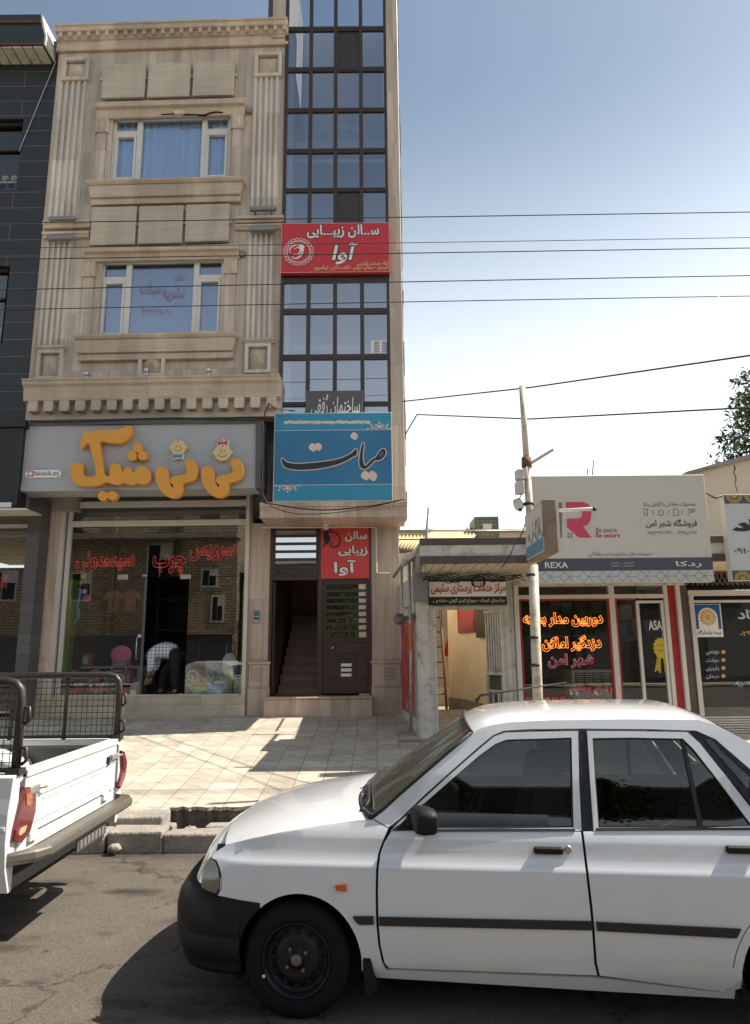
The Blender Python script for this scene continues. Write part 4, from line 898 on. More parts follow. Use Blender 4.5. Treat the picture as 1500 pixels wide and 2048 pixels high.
for pl in (TB, YA):
    sp = smooth_curve(zz6(pl), 3)
    g = G(B3); g.poly(grow(sp, .016), .0045, .009); g.build('letter_outline', M['pale'], BB)
    g = G(B3); g.poly(sp, .009, .013); g.build('calligraphy', M['ink'], BB)
g = G(B3); g.poly([B3.p(*Z6(*q)) for q in ((800, 1584), (812, 1568), (826, 1562), (828, 1576), (818, 1590), (806, 1596))], .0132, .0145); g.build('letter_counter', M['bluep'], BB)
M['pinkdot'] = pm('pink_dot', (.70, .50, .41), .5, var=.04)
g = G(B3)
for cx, cy, r in ((390, 1537, 27), (424, 1533, 25), (647, 1467, 25), (716, 1712, 30), (760, 1714, 32)):
    pts = [(cx-r*.95, cy+r*.1), (cx-r*.2, cy-r), (cx+r*.9, cy-r*.25), (cx+r*.3, cy+r)]; g.poly(smooth_curve(zz6(pts), 4), .0045+.0005*cx/100, .012+.0005*cx/100)
build_each(g, 'letter_dot', M['pinkdot'], BB)
def rosette_print(cx, cy, s, up):
    for nm, mt, k in (('printed_flower', M['pale'], 1.0),):
        g = G(B3); u, z = B3.p(*Z6(cx, cy))
        for k in range(9):
            a = math.pi*k/8; rr = s*(1.0 if k % 2 == 0 else .7)
            g.disc(u+1.5*rr*math.cos(a), z+up*rr*math.sin(a)*.8, s*.13, .0045, .006, 10)
            g.tube([B3.w(u+1.5*rr*t*math.cos(a+.15*math.sin(t*5)), z+up*rr*t*math.sin(a)*.8, .0055) for t in (.2, .45, .7, .95)], .005, 5)
        g.disc(u, z+up*s*.3, s*.25, .0045, .0065, 14); g.build(nm, mt, BB)
rosette_print(803, 1420, .13, 1); rosette_print(233, 1772, .13, -1)
DB = thing('door_board', 'red salon board with white lettering fixed in the entrance door frame', 'sign', (-.3, 12.3, 2.9))
B4 = Frame((0, 12.27))
g = G(B4); g.pb(642, 1056, 738, 1157, -.02, 0); g.build('sheet', M['red2'], DB)
outlined(B4, 'سالن', (690, 1062, 734, 1083), DB, .003); outlined(B4, 'زیبایی', (677, 1091, 735, 1112), DB, .003); outlined(B4, 'آوا', (668, 1120, 712, 1152), DB, .003)
g = G(B4)
for pl, w in (([(645, 1095), (652, 1085), (649, 1075), (655, 1064), (650, 1060)], .05), ([(655, 1064), (672, 1066), (680, 1078), (676, 1092), (664, 1094), (662, 1087), (668, 1085)], .035), ([(648, 1058), (660, 1060), (668, 1066)], .03)):
    sm = smooth_curve([B4.p(*q) for q in pl], 4, False); g.poly(stroke(sm, [w*(.25+.75*math.sin(math.pi*i/(len(sm)-1))) for i in range(len(sm))]), .002+w*.02, .004+w*.02)
g.poly([B4.p(*q) for q in ((647, 1062), (655, 1063), (660, 1074), (663, 1079), (659, 1083), (656, 1090), (650, 1085), (646, 1074))], .002, .0042)
g.build('profile_emblem', M['ink'], DB)
# --- fittings on the facade
B5 = Frame((0, 12.2))
g = G(B5); g.pb(63, 1136, 84, 1171, -.3, .02); MBX = g.build('meter_box', M['white_paint'], None, bevel=.006); tag(MBX, 'small white meter box with hand painted number beside the toy shop', 'meter box')
u0 = Frame((0, 12.18)); write(u0, 'TL', (67, 1140, 79, 1151), 'lettering', M['ink'], MBX, d=.005, fa=False); write(u0, '0861', (63, 1155, 83, 1166), 'lettering', M['ink'], MBX, d=.005, fa=False)
g = G(B5); a = B5.p(73, 1186); b = B5.p(57, 1345); g.tube([B5.w(a[0], a[1], .02), B5.w(b[0]+.02, b[1]-.2, .02)], .035, 10); tag(g.build('white_drainpipe', M['white_frame']), 'thin white pipe running down below the small white meter box', 'pipe')
g = G(DF); g.pb(506, 1221, 520, 1246, 0, .03); o = g.build('intercom', M['silver'], None, bevel=.006); tag(o, 'silver video intercom on the stone pier beside the entrance', 'intercom')
g = G(DF); g.pb(508, 1223, 518, 1232, .03, .033); g.build('screen', pm('teal_screen', (.05, .14, .14), .3), o); g = G(DF); g.pb(508, 1235, 518, 1239, .03, .034); g.build('speaker_grille', M['ink'], o)
g = G(DF)
PP = [(524, 1050), (526, 1055), (748, 1054), (752, 1058), (753, 1146), (782, 1147), (812, 1120)]
g.tube([DF.w(*DF.p(x, y, .1), .1) for x, y in PP[:-1]]+[Vector((.53, 11.2, DF.p(790, 1140)[1]+.15))], .016, 8)
tag(g.build('conduit_pipe', M['alu']), 'pale conduit running over the entrance door and turning down beside it', 'pipe')
g = G(); u, z = DF.p(652, 1048, .3); g.lathe((u, 12.0, zS+.004), (0, 0, -1), [(0, .07), (.02, .07), (.03, .045), (.09, .045), (.1, .0)], 16); tag(g.build('porch_lamp', M['white_paint']), 'small white lamp holder under the porch ledge', 'lamp')

# ================================================================ gate building (low, at the pavement) with open alley
GB = thing('gate_building', 'low white gateway building with brown edged flat roof over an open alley', 'building', (1.0, 10.3, .5))
zg = swz(10.3)
def gx(px, y=1300, d=0): return GF.p(px, y, d)[0]
def gz(py, x=930, d=0): return GF.p(x, py, d)[1]
zLin = gz(1146); 
for nm, x0, x1, d0, d1 in (('gate_post', 836, 868, -.25, .0), ('gate_post', 1009, 1031, -.25, .0)):
    g = G(GF); a, b = gx(x0), gx(x1); g.box(a, b, zg-.15, zLin, d0, d1); g.box(a+.03, b-.06, zg-.1, zLin-.01, 0, .015); g.build(nm, M['white_paint'], GB, bevel=.006)
p0, p1 = gx(868), gx(1009); zop = gz(1212)
g = G(GF); g.box(p0, p1, zop, zLin, -.25, -.002); g.build('gate_lintel', M['white_paint'], GB)
g = G(GF); g.box(p0, p0+.04, zg-.1, zop, -.2, .006); g.box(p1-.04, p1, zg-.1, zop, -.2, .006); g.box(p0+.04, p1-.04, zop-.045, zop, -.2, .006); g.build('gate_frame', M['white_paint'], GB, bevel=.004)
# return wall to the tower
xw0 = .50; RA, RBp = Vector((.60, 10.33, 0)), Vector((.415, 12.28, 0))
g = G(); g.add([(p.x+dx, p.y, z) for z in (zg-.15, zLin) for p, dx in ((RA, 0), (RBp, 0), (RBp, .3), (RA, .12))], [(0, 1, 2, 3), (4, 5, 6, 7), (0, 1, 5, 4), (1, 2, 6, 5), (2, 3, 7, 6), (3, 0, 4, 7)]); g.build('return_wall', M['white_paint'], GB)
# roof: fascia, slab, soffit slats (overhang 1.4 m)
def rx(px, y=1100, d=0): return RF.p(px, y, d)[0]
def rz(py, x=945, d=0): return RF.p(x, py, d)[1]
rL, rR = rx(840), rx(1500)+.6
zf0, zf1, zf2, zf3 = rz(1126), rz(1112), rz(1089), rz(1076)
g = G(RF); g.box(rL, rR, zf1, zf2, -.08, 0); g.build('fascia', M['white_paint'], GB, bevel=.004)
M['rbrown'] = pm('brown_roof_edge', (.085, .055, .045), .6, var=.15, dirt=.3, dcol=(.2, .16, .12))
g = G(RF); g.box(rL, rR, zf0, zf1, -.08, .02); g.box(rL, rR, zf2, zf3, -.10, .025); g.build('fascia_trim', M['rbrown'], GB, bevel=.004)
g = G(); g.wb(rL, rR, 8.98, 10.6, zf2-.02, zf3-.03); g.wb(rL, rL+.06, 8.98, 10.6, zf0, zf2-.02); g.wb(rx(1060)-.2, rR, 10.6, 13, zf2-.02, zf3-.03); g.build('roof_slab', M['conc'], GB)
g = G(); u = rL+.06
while u < rR: g.wb(u+.008, u+.135, 8.98, 10.58, zf0+.02, zf0+.035); u += .142
g.build('soffit_slat', M['cream_paint'], GB)
g = G(GF); g.box(gx(836), gx(1031), zLin, zf0+.1, -.25, -.01); g.build('wall_head', M['cream_paint'], GB)
# alley behind the gate
g = G(); g.wb(gx(836)-.002-.9, gx(836)+.05, 12.32, 19, zg-.1, 3.4); g.build('alley_wall', M['cream_paint'], GB)
g = G(); pts = [(1.86, 10.56), (1.80, 11.0), (1.70, 11.7), (1.56, 12.5), (1.44, 13.0), (1.36, 13.25), (1.36, 13.4), (1.5, 13.6), (1.9, 13.7)]
sp = smooth_curve(pts, 4, False); zt = 3.1
vs = [(x, y, zg-.1) for x, y in sp]+[(x, y, zt) for x, y in sp]; n = len(sp); g.add(vs, [(i, i+1, n+i+1, n+i) for i in range(n-1)], True); g.build('curved_wall', M['yellow_wall'], GB, fix=False)
g = G(); sp2 = [(x-.025, y-.01) for x, y in sp]; h0 = zg+.36
vs = [(x, y, zg-.1) for x, y in sp2]+[(x, y, h0) for x, y in sp2]+[(x, y, h0) for x, y in sp]; g.add(vs, [(i, i+1, n+i+1, n+i) for i in range(n-1)]+[(n+i, n+i+1, 2*n+i+1, 2*n+i) for i in range(n-1)]); g.build('dado', M['conc'], GB, fix=False)
g = G(); g.wb(.3, 2.6, 17.4, 17.6, .3, 3.2); g.build('end_wall', pm('brown_plaster', (.13, .085, .05), .9, var=.25, bump=.3), GB)
g = G(); g.wb(.64, 2.1, 15.6, 16.2, .4, zg+.42); g.wb(.9, 2.1, 16.2, 16.9, .4, zg+.75); g.build('alley_step', M['cream_paint'], GB, bevel=.03)
structure(sheet('alley_floor', [(.3, 10.0, zg+.004-.02), (1.9, 10.0, zg+.004-.02), (1.9, 10.5, zg+.004), (1.9, 17.5, zg+.06), (.3, 17.5, zg+.06), (.3, 10.5, zg+.004)], pm('alley_concrete', (.30, .24, .17), .9, var=.25, bump=.3)))
# gate leaf: white steel with vertical bars, folded back against the curved wall
LG = Frame((gx(1007), 10.32), ux=Vector((-.40, .92, 0)).normalized(), dv=Vector((-.92, -.40, 0)).normalized())
g = G(LG); W = .46; zt = zop-.05; zm = gz(1345)+.0; zb = zg+.05
for i in range(7): u = .03+i*(W-.06)/6; g.box(u-.014, u+.014, zm, zt-.04, -.015, .015)
g.box(0, W, zt-.04, zt, -.02, .02); g.box(0, W, zm-.05, zm, -.02, .02); g.box(0, W, zb, zb+.05, -.02, .02); g.box(0, .03, zb+.05, zm-.05, -.02, .02); g.box(W-.03, W, zb+.05, zm-.05, -.02, .02); 
hh = (zm-zb)
for k in (.33, .66): g.box(.03, W-.03, zb+hh*k, zb+hh*k+.025, -.018, .018)
for i in (1, 2): u = W*i/3; g.box(u-.015, u+.015, zb+.05, zb+hh*.66, -.018, .018)
o = g.build('gate_leaf', M['white_paint'], GB, bevel=.003)
g = G(LG); g.box(.02, W-.02, zb+.03, zt-.02, -.05, -.03); g.build('gate_backing', pm('olive_backing', (.08, .085, .045), .7), o)
# things hung in the alley
def cw(t):                                                         # point on curved wall, t = y
    for (x0, y0), (x1, y1) in zip(sp, sp[1:]):
        if y0 <= t <= y1: return x0+(x1-x0)*(t-y0)/(y1-y0)
    return 1.4
def wallsheet(name, y0, y1, z0, z1, mat, off):
    g = G(); n = 6; vs = []
    for i in range(n+1):
        y = y0+(y1-y0)*i/n; vs += [(cw(y)-off, y-off*.2, z0), (cw(y)-off, y-off*.2, z1)]
    m_ = [(2*i, 2*i+2, 2*i+3, 2*i+1) for i in range(n)]; g.add(vs, m_, True); o = g.build(name, mat, None, fix=False)
    s = o.modifiers.new('thickness', 'SOLIDIFY'); s.thickness = .008; return o
tag(wallsheet('red_poster', 11.75, 12.75, 2.0, 2.62, M['red'], .03), 'red poster hung on the warm curved alley wall', 'poster')
tag(wallsheet('mesh_panel', 11.1, 11.7, 1.9, 2.65, pm('brown_mesh', (.13, .10, .06), .9, var=.6, scale=40), .05), 'dark brown mesh panel on the alley wall beside the red poster', 'panel')
lad = thing('ladder', 'wooden ladder leaning against the wall inside the alley', 'ladder', (.85, 14, .6))
M['oldwood'] = pm('old_wood', (.20, .13, .07), .85, var=.3)
for dx in (0, .24):
    g = G(); g.tube([(1.14+dx, 14.3, zg+.04), (1.12+dx, 15.2, 3.2)], .028, 8); g.build('rail', M['oldwood'], lad)
g = G()
for i in range(7): t = (i+1)/8; g.tube([(1.14-.02*t, 14.3+.9*t, zg+.04+t*(2.96-zg)), (1.38-.02*t, 14.3+.9*t, zg+.04+t*(2.96-zg))], .018, 6)
build_each(g, 'rung', M['oldwood'], lad)
g = G(); g.poly([(0, 0), (.2, 0), (.2, .45)], 0, .02) if False else None
AF = Frame((0, 15.5)); g = G(AF); g.ppoly([(899, 1260), (899, 1313), (886, 1312)], 0, .02); o = g.build('red_pennant', M['red'])
tag(o, 'red triangular sign leaning on the step at the alley end', 'sign')
# gate sign
GS = thing('nursing_sign', 'white sign with red lettering and black strip over the alley gate', 'sign', (1.3, 10.25, 2.9))
g = G(GF); g.pb(857, 1160, 1013, 1210, .02, .07); g.build('board', M['black'], GS, bevel=.004)
g = G(GF); g.pb(858, 1163, 1012, 1193, .07, .074); g.build('white_field', M['bright'], GS)
M['redt'] = pm('red_letter', (.50, .025, .035), .5, var=.05)
write(GF, 'مرکز خدمات پرستاری سلیمی', (862, 1166, 1011, 1190), 'lettering', M['redt'], GS, d=.078, off=.025)
M['lemon'] = pm('lemon_letter', (.72, .66, .34), .5, var=.03)
write(GF, 'جراحیهای کوچک - سوراخ کردن گوش - ختنه و ...', (865, 1196, 1010, 1207), 'lettering', M['lemon'], GS, d=.074, off=.02)
g = G(GF); g.pb(826, 1128, 856, 1202, .02, .22); o = g.build('electric_box', M['grey'], None, bevel=.008); tag(o, 'plain grey electric box on the peeling gate post', 'electric box')
g = G(); 
rv = (RBp-RA).normalized(); BNX = Frame(RA, ux=-rv, dv=(-rv.y, rv.x, 0))           # left face of return wall
g = G(BNX); a, b = -1.75, -.18
g.box(a, b, zg+.25, zg+1.75, .001, .014); o = g.build('torn_banner', pm('torn_red_banner', (.36, .03, .03), .55, var=.2, dirt=.9, dcol=(.5, .42, .38), dscale=3.5)); tag(o, 'torn red banner behind the gas pipes on the short side wall', 'banner')
g = G(BNX); t = .02
for q in ((a-t, a, zg+.25, zg+1.75), (b, b+t, zg+.25, zg+1.75), (a, b, zg+.25-t, zg+.25), (a, b, zg+1.75, zg+1.75+t)): g.box(*q, .001, .018)
g.build('banner_edge', M['white_paint'], o)
GP = thing('gas_pipes', 'pair of galvanised gas pipes with round meter at the gateway corner', 'pipe', (.5, 10.4, .55))
PF = Frame((0, 10.45))
def pw(px, py, d=0): return PF.w(*PF.p(px, py, d), d)
g = G(); g.tube([pw(797, 1147)+Vector((-.06, .5, 0)), pw(812, 1118), pw(818, 1124), pw(820, 1240), pw(822, 1300), pw(822, 1462)], .024, 10); g.build('tall_pipe', M['galv'], GP)
g = G(); g.tube([pw(803, 1135), pw(804, 1215), pw(818, 1216)], .020, 10); g.tube([pw(803, 1135), pw(818, 1124)], .018); g.build('short_pipe', M['galv'], GP)
g = G(); c = pw(799, 1238); g.lathe(c+Vector((0, .06, 0)), (0, -1, 0), [(0, .0), (0, .075), (.02, .085), (.06, .085), (.09, .06), (.1, 0)], 18); g.tube([c, pw(822, 1236)], .02); g.ball(pw(828, 1234), .03); g.build('regulator', pm('dull_regulator', (.14, .135, .13), .5, metal=.6, var=.3, scale=20), GP)
g = G(); g.tube([pw(820.5, 1250), pw(821.5, 1300)], .027, 10); g.build('orange_sleeve', pm('orange_paint', (.5, .16, .03), .6, var=.2), GP)
for i, pl in enumerate(([(805, 1118), (812, 1108), (822, 1104), (832, 1096), (838, 1088), (838, 1100), (830, 1112), (815, 1120)],)):
    g = G(GF); sp3 = smooth_curve([GF.p(*q, .4) for q in pl], 3); g.poly(sp3, -.2, .4); o = g.build('crumpled_tarp', pm('pale_tarp', (.55, .5, .44), .8, var=.25, scale=6, bump=.8, bscale=9))
    tag(o, 'crumpled pale tarpaulin stuffed between stair tower and gateway roof', 'tarpaulin')
# tangled wires under the soffit
g = G()
for k in range(5):
    y = 10.2-.08*k; z = zf0-.03-.015*k; pts = []
    for i in range(13): x = rL+.1+i*(gx(1031)-rL)/12; pts.append((x, y+.03*random.uniform(-1, 1), z-.05*math.sin(i*1.3+k)-.03*random.random()))
    g.tube(smooth_curve(pts, 3, False), .007, 5)
c = GF.w(*GF.p(955, 1163, .12), .12)
for k in range(3): g.tube([c+Vector((.09*math.cos(a)+.01*k, -.01*k, .085*math.sin(a)+.012*math.sin(3*a))) for a in [j*math.pi/8 for j in range(17)]], .006, 5)
tag(g.build('wire_tangle', M['cable']), 'tangle of black wires with a coil hanging over the nursing sign', 'wires')
g = G(); g.tube([pw(843, 1050)+Vector((.02, -1.3, 0)), (rL+.05, 9.05, zf0-.1)], .022, 8); tag(g.build('roof_standpipe', M['galv']), 'short pipe standing at the corner of the flat gateway roof', 'pipe')
RR = Frame((0, 11.0)); g = G(); a = RR.p(795, 1062); b = RR.p(1060, 1061); g.tube([RR.w(*a), RR.w(*b)], .014, 6); a = RR.p(795, 1079); b = RR.p(850, 1079); g.tube([RR.w(*a), RR.w(*b)], .012, 6); tag(g.build('roof_rail', M['galv']), 'thin horizontal rail above the gateway roof', 'rail')
# corrugated roofs and cooler beyond
HF = Frame((0, 15.0))
M['corr'] = pm('yellow_corrugated_sheet', (.55, .43, .22), .55, var=.15, scale=4, dirt=.5, dcol=(.25, .15, .07), dscale=2)
def corrugated(name, P00, P10, P01, P11, n, label):
    P00, P10, P01, P11 = map(Vector, (P00, P10, P01, P11)); g = G(); vs = []
    nn = (P10-P00).cross(P01-P00).normalized()
    for i in range(n*4+1):
        t = i/(n*4); w = .03*math.sin(t*n*2*math.pi); vs += [P00.lerp(P10, t)+nn*w, P01.lerp(P11, t)+nn*w]
    g.add(vs, [(2*i, 2*i+2, 2*i+3, 2*i+1) for i in range(n*4)], True); o = g.build(name, M['corr'], None, fix=False)
    s = o.modifiers.new('thickness', 'SOLIDIFY'); s.thickness = .01; tag(o, label, 'roof sheet'); return o
def hw(px, py, Y): F = Frame((0, Y)); return F.w(*F.p(px, py))
corrugated('corrugated_roof', hw(838, 1086, 14), hw(940, 1086, 14), hw(868, 1059, 15.6), hw(960, 1057, 15.6), 14, 'weathered yellow corrugated roof behind the gateway')
corrugated('corrugated_roof', hw(780, 1094, 14.4), hw(830, 1100, 14.4), hw(795, 1062, 16.4), hw(858, 1060, 16.4), 8, 'yellow corrugated roof sloping beside the stair tower')
BH = thing('rear_house', 'cream rear wall of a low house behind the gateway roof', 'building', (3, 15, .5))
g = G(); a = hw(960, 1064, 15.8); b = hw(1062, 1064, 15.8); g.wb(a.x-2.4, b.x+1, 15.8, 18, .4, a.z); g.build('wall', M['cream_paint'], BH)
g = G(); g.wb(a.x-.02-2.4, b.x+1.02, 15.75, 18, a.z, a.z+.06); g.build('coping', M['conc'], BH)
CO = thing('evaporative_cooler', 'green framed evaporative cooler standing on the roof behind the gateway', 'cooler', (2, 16, 3.2))
CF = Frame((0, 15.0), -18)
u0, u1, z0, z1 = Frame((0, 15.0)).rect(930, 1035, 997, 1082); zc = (z0+z1)/2
CB = Frame((u0+.25, 15.0), 0)
M['coolg'] = pm('green_cooler_frame', (.10, .17, .13), .5, var=.15); M['straw'] = pm('straw_pad', (.40, .30, .18), .95, var=.4, scale=30)
w = u1-u0-.25
g = G(CB); g.box(0, w, z0, z1, -.9, -.03); g.build('casing', M['straw'], CO)
g = G(CB); t = .04
for a_, b_, c_, d_ in ((-.01, w+.01, z1-t, z1+.02), (-.01, w+.01, z0, z0+t), (-.01, t, z0+t, z1-t), (w-t, w+.01, z0+t, z1-t)): g.box(a_, b_, c_, d_, -.05, .0)
for i in range(1, 5): g.box(w*i/5-.008, w*i/5+.008, z0+t, z1-t, -.03, -.012)
for i in range(1, 5): g.box(t, w-t, z0+(z1-z0)*i/5-.006, z0+(z1-z0)*i/5+.006, -.03, -.014)
g.box(-.03, 0-.001, z0, z1+.02, -.9, -.05); g.build('frame', M['coolg'], CO)
g = G(CB); g.box(w*.3, w*.7, zc, zc+.12, -.012, -.004); g.build('maker_plate', M['white'], CO)
for s in (.05, w-.05):
    g = G(CB); g.box(s-.025, s+.025, z0-.45, z0, -.1, -.05); g.build('leg', M['coolg'], CO)

# ================================================================ camera shop and hoarding
CS = thing('camera_shop', 'low shop with white framed glass front and red trims under a big cream hoarding', 'building', (2.8, 10.3, .5))
c0, c1 = gx(1031), gx(1382)
zh = gz(1172, 1200); zbar0, zbar1 = gz(1197, 1200), gz(1189, 1200); zw = zg+.02
g = G(GF); g.box(c0, c1, zh, zf0+.05, -.2, .02); g.build('shutter_box', M['white_paint'], CS, bevel=.01)
g = G(GF)
for x0, x1, dd in ((1032, 1041, .05), (1225, 1236, .02), (1336, 1344, .02), (1360, 1368, .05)): g.box(gx(x0), gx(x1), zw, zh+.02, -.08, dd)
g.box(gx(1041), gx(1336), zbar0, zbar1, -.06, .018); g.box(gx(1041), gx(1336), zw, zw+.08, -.06, .018)
for x0, x1 in ((1279, 1285), (1329, 1335)): g.box(gx(x0), gx(x1), zw+.08, gz(1206, 1300), -.05, .01)
g.box(gx(1279), gx(1335), gz(1206, 1300), gz(1201, 1300), -.05, .012)
sf = g.build('shop_frame', M['white_frame'], CS, bevel=.004)
g = G(GF)
for x0, x1 in ((1043, 1046), (1221, 1225), (1236, 1240)): g.box(gx(x0), gx(x1), zw+.09, zbar0, -.05, .012)
for x0, x1 in ((1046, 1221), (1240, 1279)): g.box(gx(x0), gx(x1), zbar0-.025, zbar0-.002, -.05, .013)
g.box(gx(1344), gx(1360), zw, zh, -.1, -.01); g.build('red_trim', pm('red_trim_tape', (.33, .02, .022), .5), CS)
g = G(GF); g.box(gx(1368), gx(1384), zw-.2, zh+.2, -.2, .0); g.build('brown_post', M['rbrown'], CS)
for x0, x1, y in ((1041, 1225, 0), (1236, 1279, 0), (1285, 1329, 0)):
    g = G(GF); g.box(gx(x0), gx(x1), zw+.08, zbar0, -.03, -.022); g.build('shop_pane', M['glass_s'], sf)
g = G(GF); g.box(gx(1041), gx(1336), zbar1, zh, -.03, -.022); g.build('shop_pane', M['glass_s'], sf)
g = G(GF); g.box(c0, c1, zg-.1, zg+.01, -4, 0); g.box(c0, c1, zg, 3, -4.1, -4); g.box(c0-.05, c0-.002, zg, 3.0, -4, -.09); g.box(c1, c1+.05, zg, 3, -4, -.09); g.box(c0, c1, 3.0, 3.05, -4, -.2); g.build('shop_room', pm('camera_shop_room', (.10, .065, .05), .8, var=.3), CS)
# window display
M['boxes'] = [pm('carton_%s' % n, c, .6, var=.15) for n, c in (('white', (.5, .5, .5)), ('blue', (.05, .12, .25)), ('orange', (.45, .14, .03)), ('black', (.02, .02, .02)), ('red', (.3, .03, .03)), ('grey', (.25, .25, .26)))]
g = G(GF); g.pb(1062, 1270, 1220, 1274, -1.6, -1.1); g.pb(1236, 1277, 1280, 1281, -.9, -.4); g.pb(1050, 1225, 1220, 1229, -1.8, -1.5); g.build('display_shelf', M['dgrey'], CS)
for i, (x, y0, y1, w, m, d) in enumerate(((1241, 1245, 1277, 14, 1, -.5), (1257, 1240, 1277, 10, 3, -.5), (1262, 1236, 1277, 16, 2, -.55), (1244, 1210, 1240, 20, 0, -.7), (1100, 1200, 1226, 22, 4, -1.6), (1125, 1205, 1226, 18, 5, -1.6), (1150, 1203, 1226, 24, 4, -1.6), (1185, 1204, 1226, 20, 5, -1.6), (1075, 1206, 1226, 16, 3, -1.6))):
    g = G(GF); g.pb(x, y0, x+w, y1, d-.2, d); 
    tag(g.build('carton', M['boxes'][m], None, bevel=.004), ('small blue carton on the shelf behind the shop mullion', 'slim black carton between blue and orange cartons', 'orange carton on the shelf beside the shop door', 'white carton hung above the blue carton', 'dark red carton on the back shelf beside a grey one', 'grey carton between two dark red ones on the back shelf', 'wide dark red carton on the back shelf', 'grey carton at the mullion end of the back shelf', 'black carton at the pole end of the back shelf')[i], 'carton', 'cartons in the camera shop')
AC = thing('air_conditioner', 'cream window air conditioner standing inside the camera shop', 'air conditioner', (2.8, 10.8, .6))
g = G(GF); g.pb(1146, 1340, 1226, 1425, -.8, -.35); g.build('casing', M['white_frame'], AC, bevel=.01)
g = G(GF); u0, u1, z0, z1 = GF.rect(1152, 1346, 1222, 1382, -.34); n = 9
for i in range(n): z = z0+(z1-z0)*i/(n-1); g.box(u0, u1, z-.008, z+.008, -.35, -.335)
for i in range(5): u = u0+(u1-u0)*i/4; g.box(u-.006, u+.006, z0, z1, -.35, -.333)
g.build('grille', M['dgrey'], AC)
g = G(GF); u0, u1, z0, z1 = GF.rect(1288, 1240, 1328, 1263, -.01); g.box(u0, u1, z0, z1, -.021, -.012); o = g.build('shop_sticker', pm('navy_sticker', (.02, .025, .05), .4)); tag(o, 'navy sticker with white letters on the camera shop door', 'sticker')
write(GF, 'ASA', (1297, 1241, 1324, 1260), 'lettering', M['white'], o, d=-.008, fa=False, off=.02)
ROS = thing('rosette', 'yellow ribbon rosette stuck on the camera shop door', 'rosette', (3.6, 10.3, 1.6))
u, z = GF.p(1322, 1299); g = G(GF); r = .115
g.poly([(u+(r*(1+.08*math.cos(14*a)))*math.cos(a)*.92, z+.02+(r*(1.25+.08*math.cos(14*a)))*math.sin(a)) for a in [k*math.pi/42 for k in range(84)]], -.012, .004); g.build('badge', pm('yellow_badge', (.52, .38, .02), .5, var=.06), ROS)
g = G(GF); g.poly([(u-.06, z-.08), (u-.01, z-.09), (u-.03, z-.34), (u-.075, z-.29), (u-.12, z-.32)], -.013, 0); g.poly([(u+.02, z-.09), (u+.07, z-.08), (u+.12, z-.33), (u+.075, z-.29), (u+.03, z-.34)], -.013, 0.001); g.build('ribbon', pm('ochre_ribbon', (.40, .27, .02), .5), ROS)
g = G(GF)
for k in range(2):
    for j in range(4): g.cur = 0; g.poly(stroke([(u-.05+.03*j, z+.06-.08*k), (u-.03+.03*j, z+.07-.08*k), (u-.026+.03*j, z+.05-.08*k)], [.006]*3), .004, .006)
build_each(g, 'scribble', M['ink'], ROS)
M['neon'] = pm('orange_neon_tube', (.9, .3, .08), .4, var=.02, emit=(1.0, .25, .04), es=2.6)
M['neoncore'] = pm('red_neon_fill', (.25, .02, .01), .5, emit=(1, .1, .02), es=.15)
NL = thing('neon_lettering', 'glowing orange outline lettering in the camera shop window', 'neon sign', (2.7, 10.3, 2.0))
write(GF, 'دوربین مدار بسته', (1046, 1225, 1206, 1254), 'neon_tube', M['neon'], NL, d=-.008, tubes=.008, off=.045)
write(GF, 'دزدگیر اماکن', (1084, 1270, 1203, 1303), 'neon_tube', M['neon'], NL, d=-.008, tubes=.008, off=.045)
VL = thing('window_lettering', 'red and white adhesive lettering and phone numbers low on the camera shop window', 'lettering', (2.7, 10.3, 1.3))
M['rosew'] = pm('pale_pink_outline', (.6, .5, .5), .5)
for s, bx, o_ in (('شهر امن', (1096, 1308, 1188, 1336), .02), ('۳۳۴۵۸۴۶۷', (1139, 1368, 1225, 1390), .03), ('۰۹۱۲۳۳۷۰۷۹۶', (1046, 1390, 1141, 1406), .02), ('۳۳۴۵۸۱۸۳', (1150, 1402, 1225, 1420), .02)):
    write(GF, s, bx, 'lettering', M['redt'], VL, d=-.008, off=o_); write(GF, s, (bx[0]-1, bx[1]-1, bx[2]+1, bx[3]+1), 'lettering_outline', M['rosew'], VL, d=-.014, off=o_+.04)
# hoarding
HB = thing('security_hoarding', 'wide cream hoarding with grey and pink emblem over the camera shop', 'sign', (3.2, 8.9, 3.2))
R2 = Frame((0, 8.72))
hp = [R2.p(x, y) for x, y in ((1063, 953), (1412, 948), (1425, 1166), (1072, 1166))]
hx0 = (hp[0][0]+hp[3][0])/2; hx1 = (hp[1][0]+hp[2][0])/2; hz0 = hp[3][1]; hz1 = (hp[0][1]+hp[1][1])/2
M['cream_sheet'] = pm('cream_banner_vinyl', (.55, .505, .42), .5, var=.08, scale=1.2, dirt=.1, dcol=(.3, .27, .22))
g = G(R2); g.box(hx0, hx1, hz0, hz1, -.16, 0); g.build('box', M['cream_sheet'], HB, bevel=.006)
def stripe(y0, y1, mat, nm, d=.003, x0=None, x1=None):
    a = R2.p(1250, y1)[1]; b = R2.p(1250, y0)[1]; g = G(R2); g.box(x0 or hx0+.003, x1 or hx1-.003, a, b, 0, d); return g.build(nm, mat, HB)
M['navy'] = pm('navy_print', (.058, .064, .08), .5, var=.05)
stripe(1116, 1141, M['navy'], 'navy_band')
stripe(1141.5, 1165, pm('pale_grey_print', (.46, .46, .44), .5, var=.04), 'pattern_band')
g = G(R2); zA = R2.p(1250, 1164)[1]; zB = R2.p(1250, 1142)[1]; hH = zB-zA; u = hx0+.05; st = .24
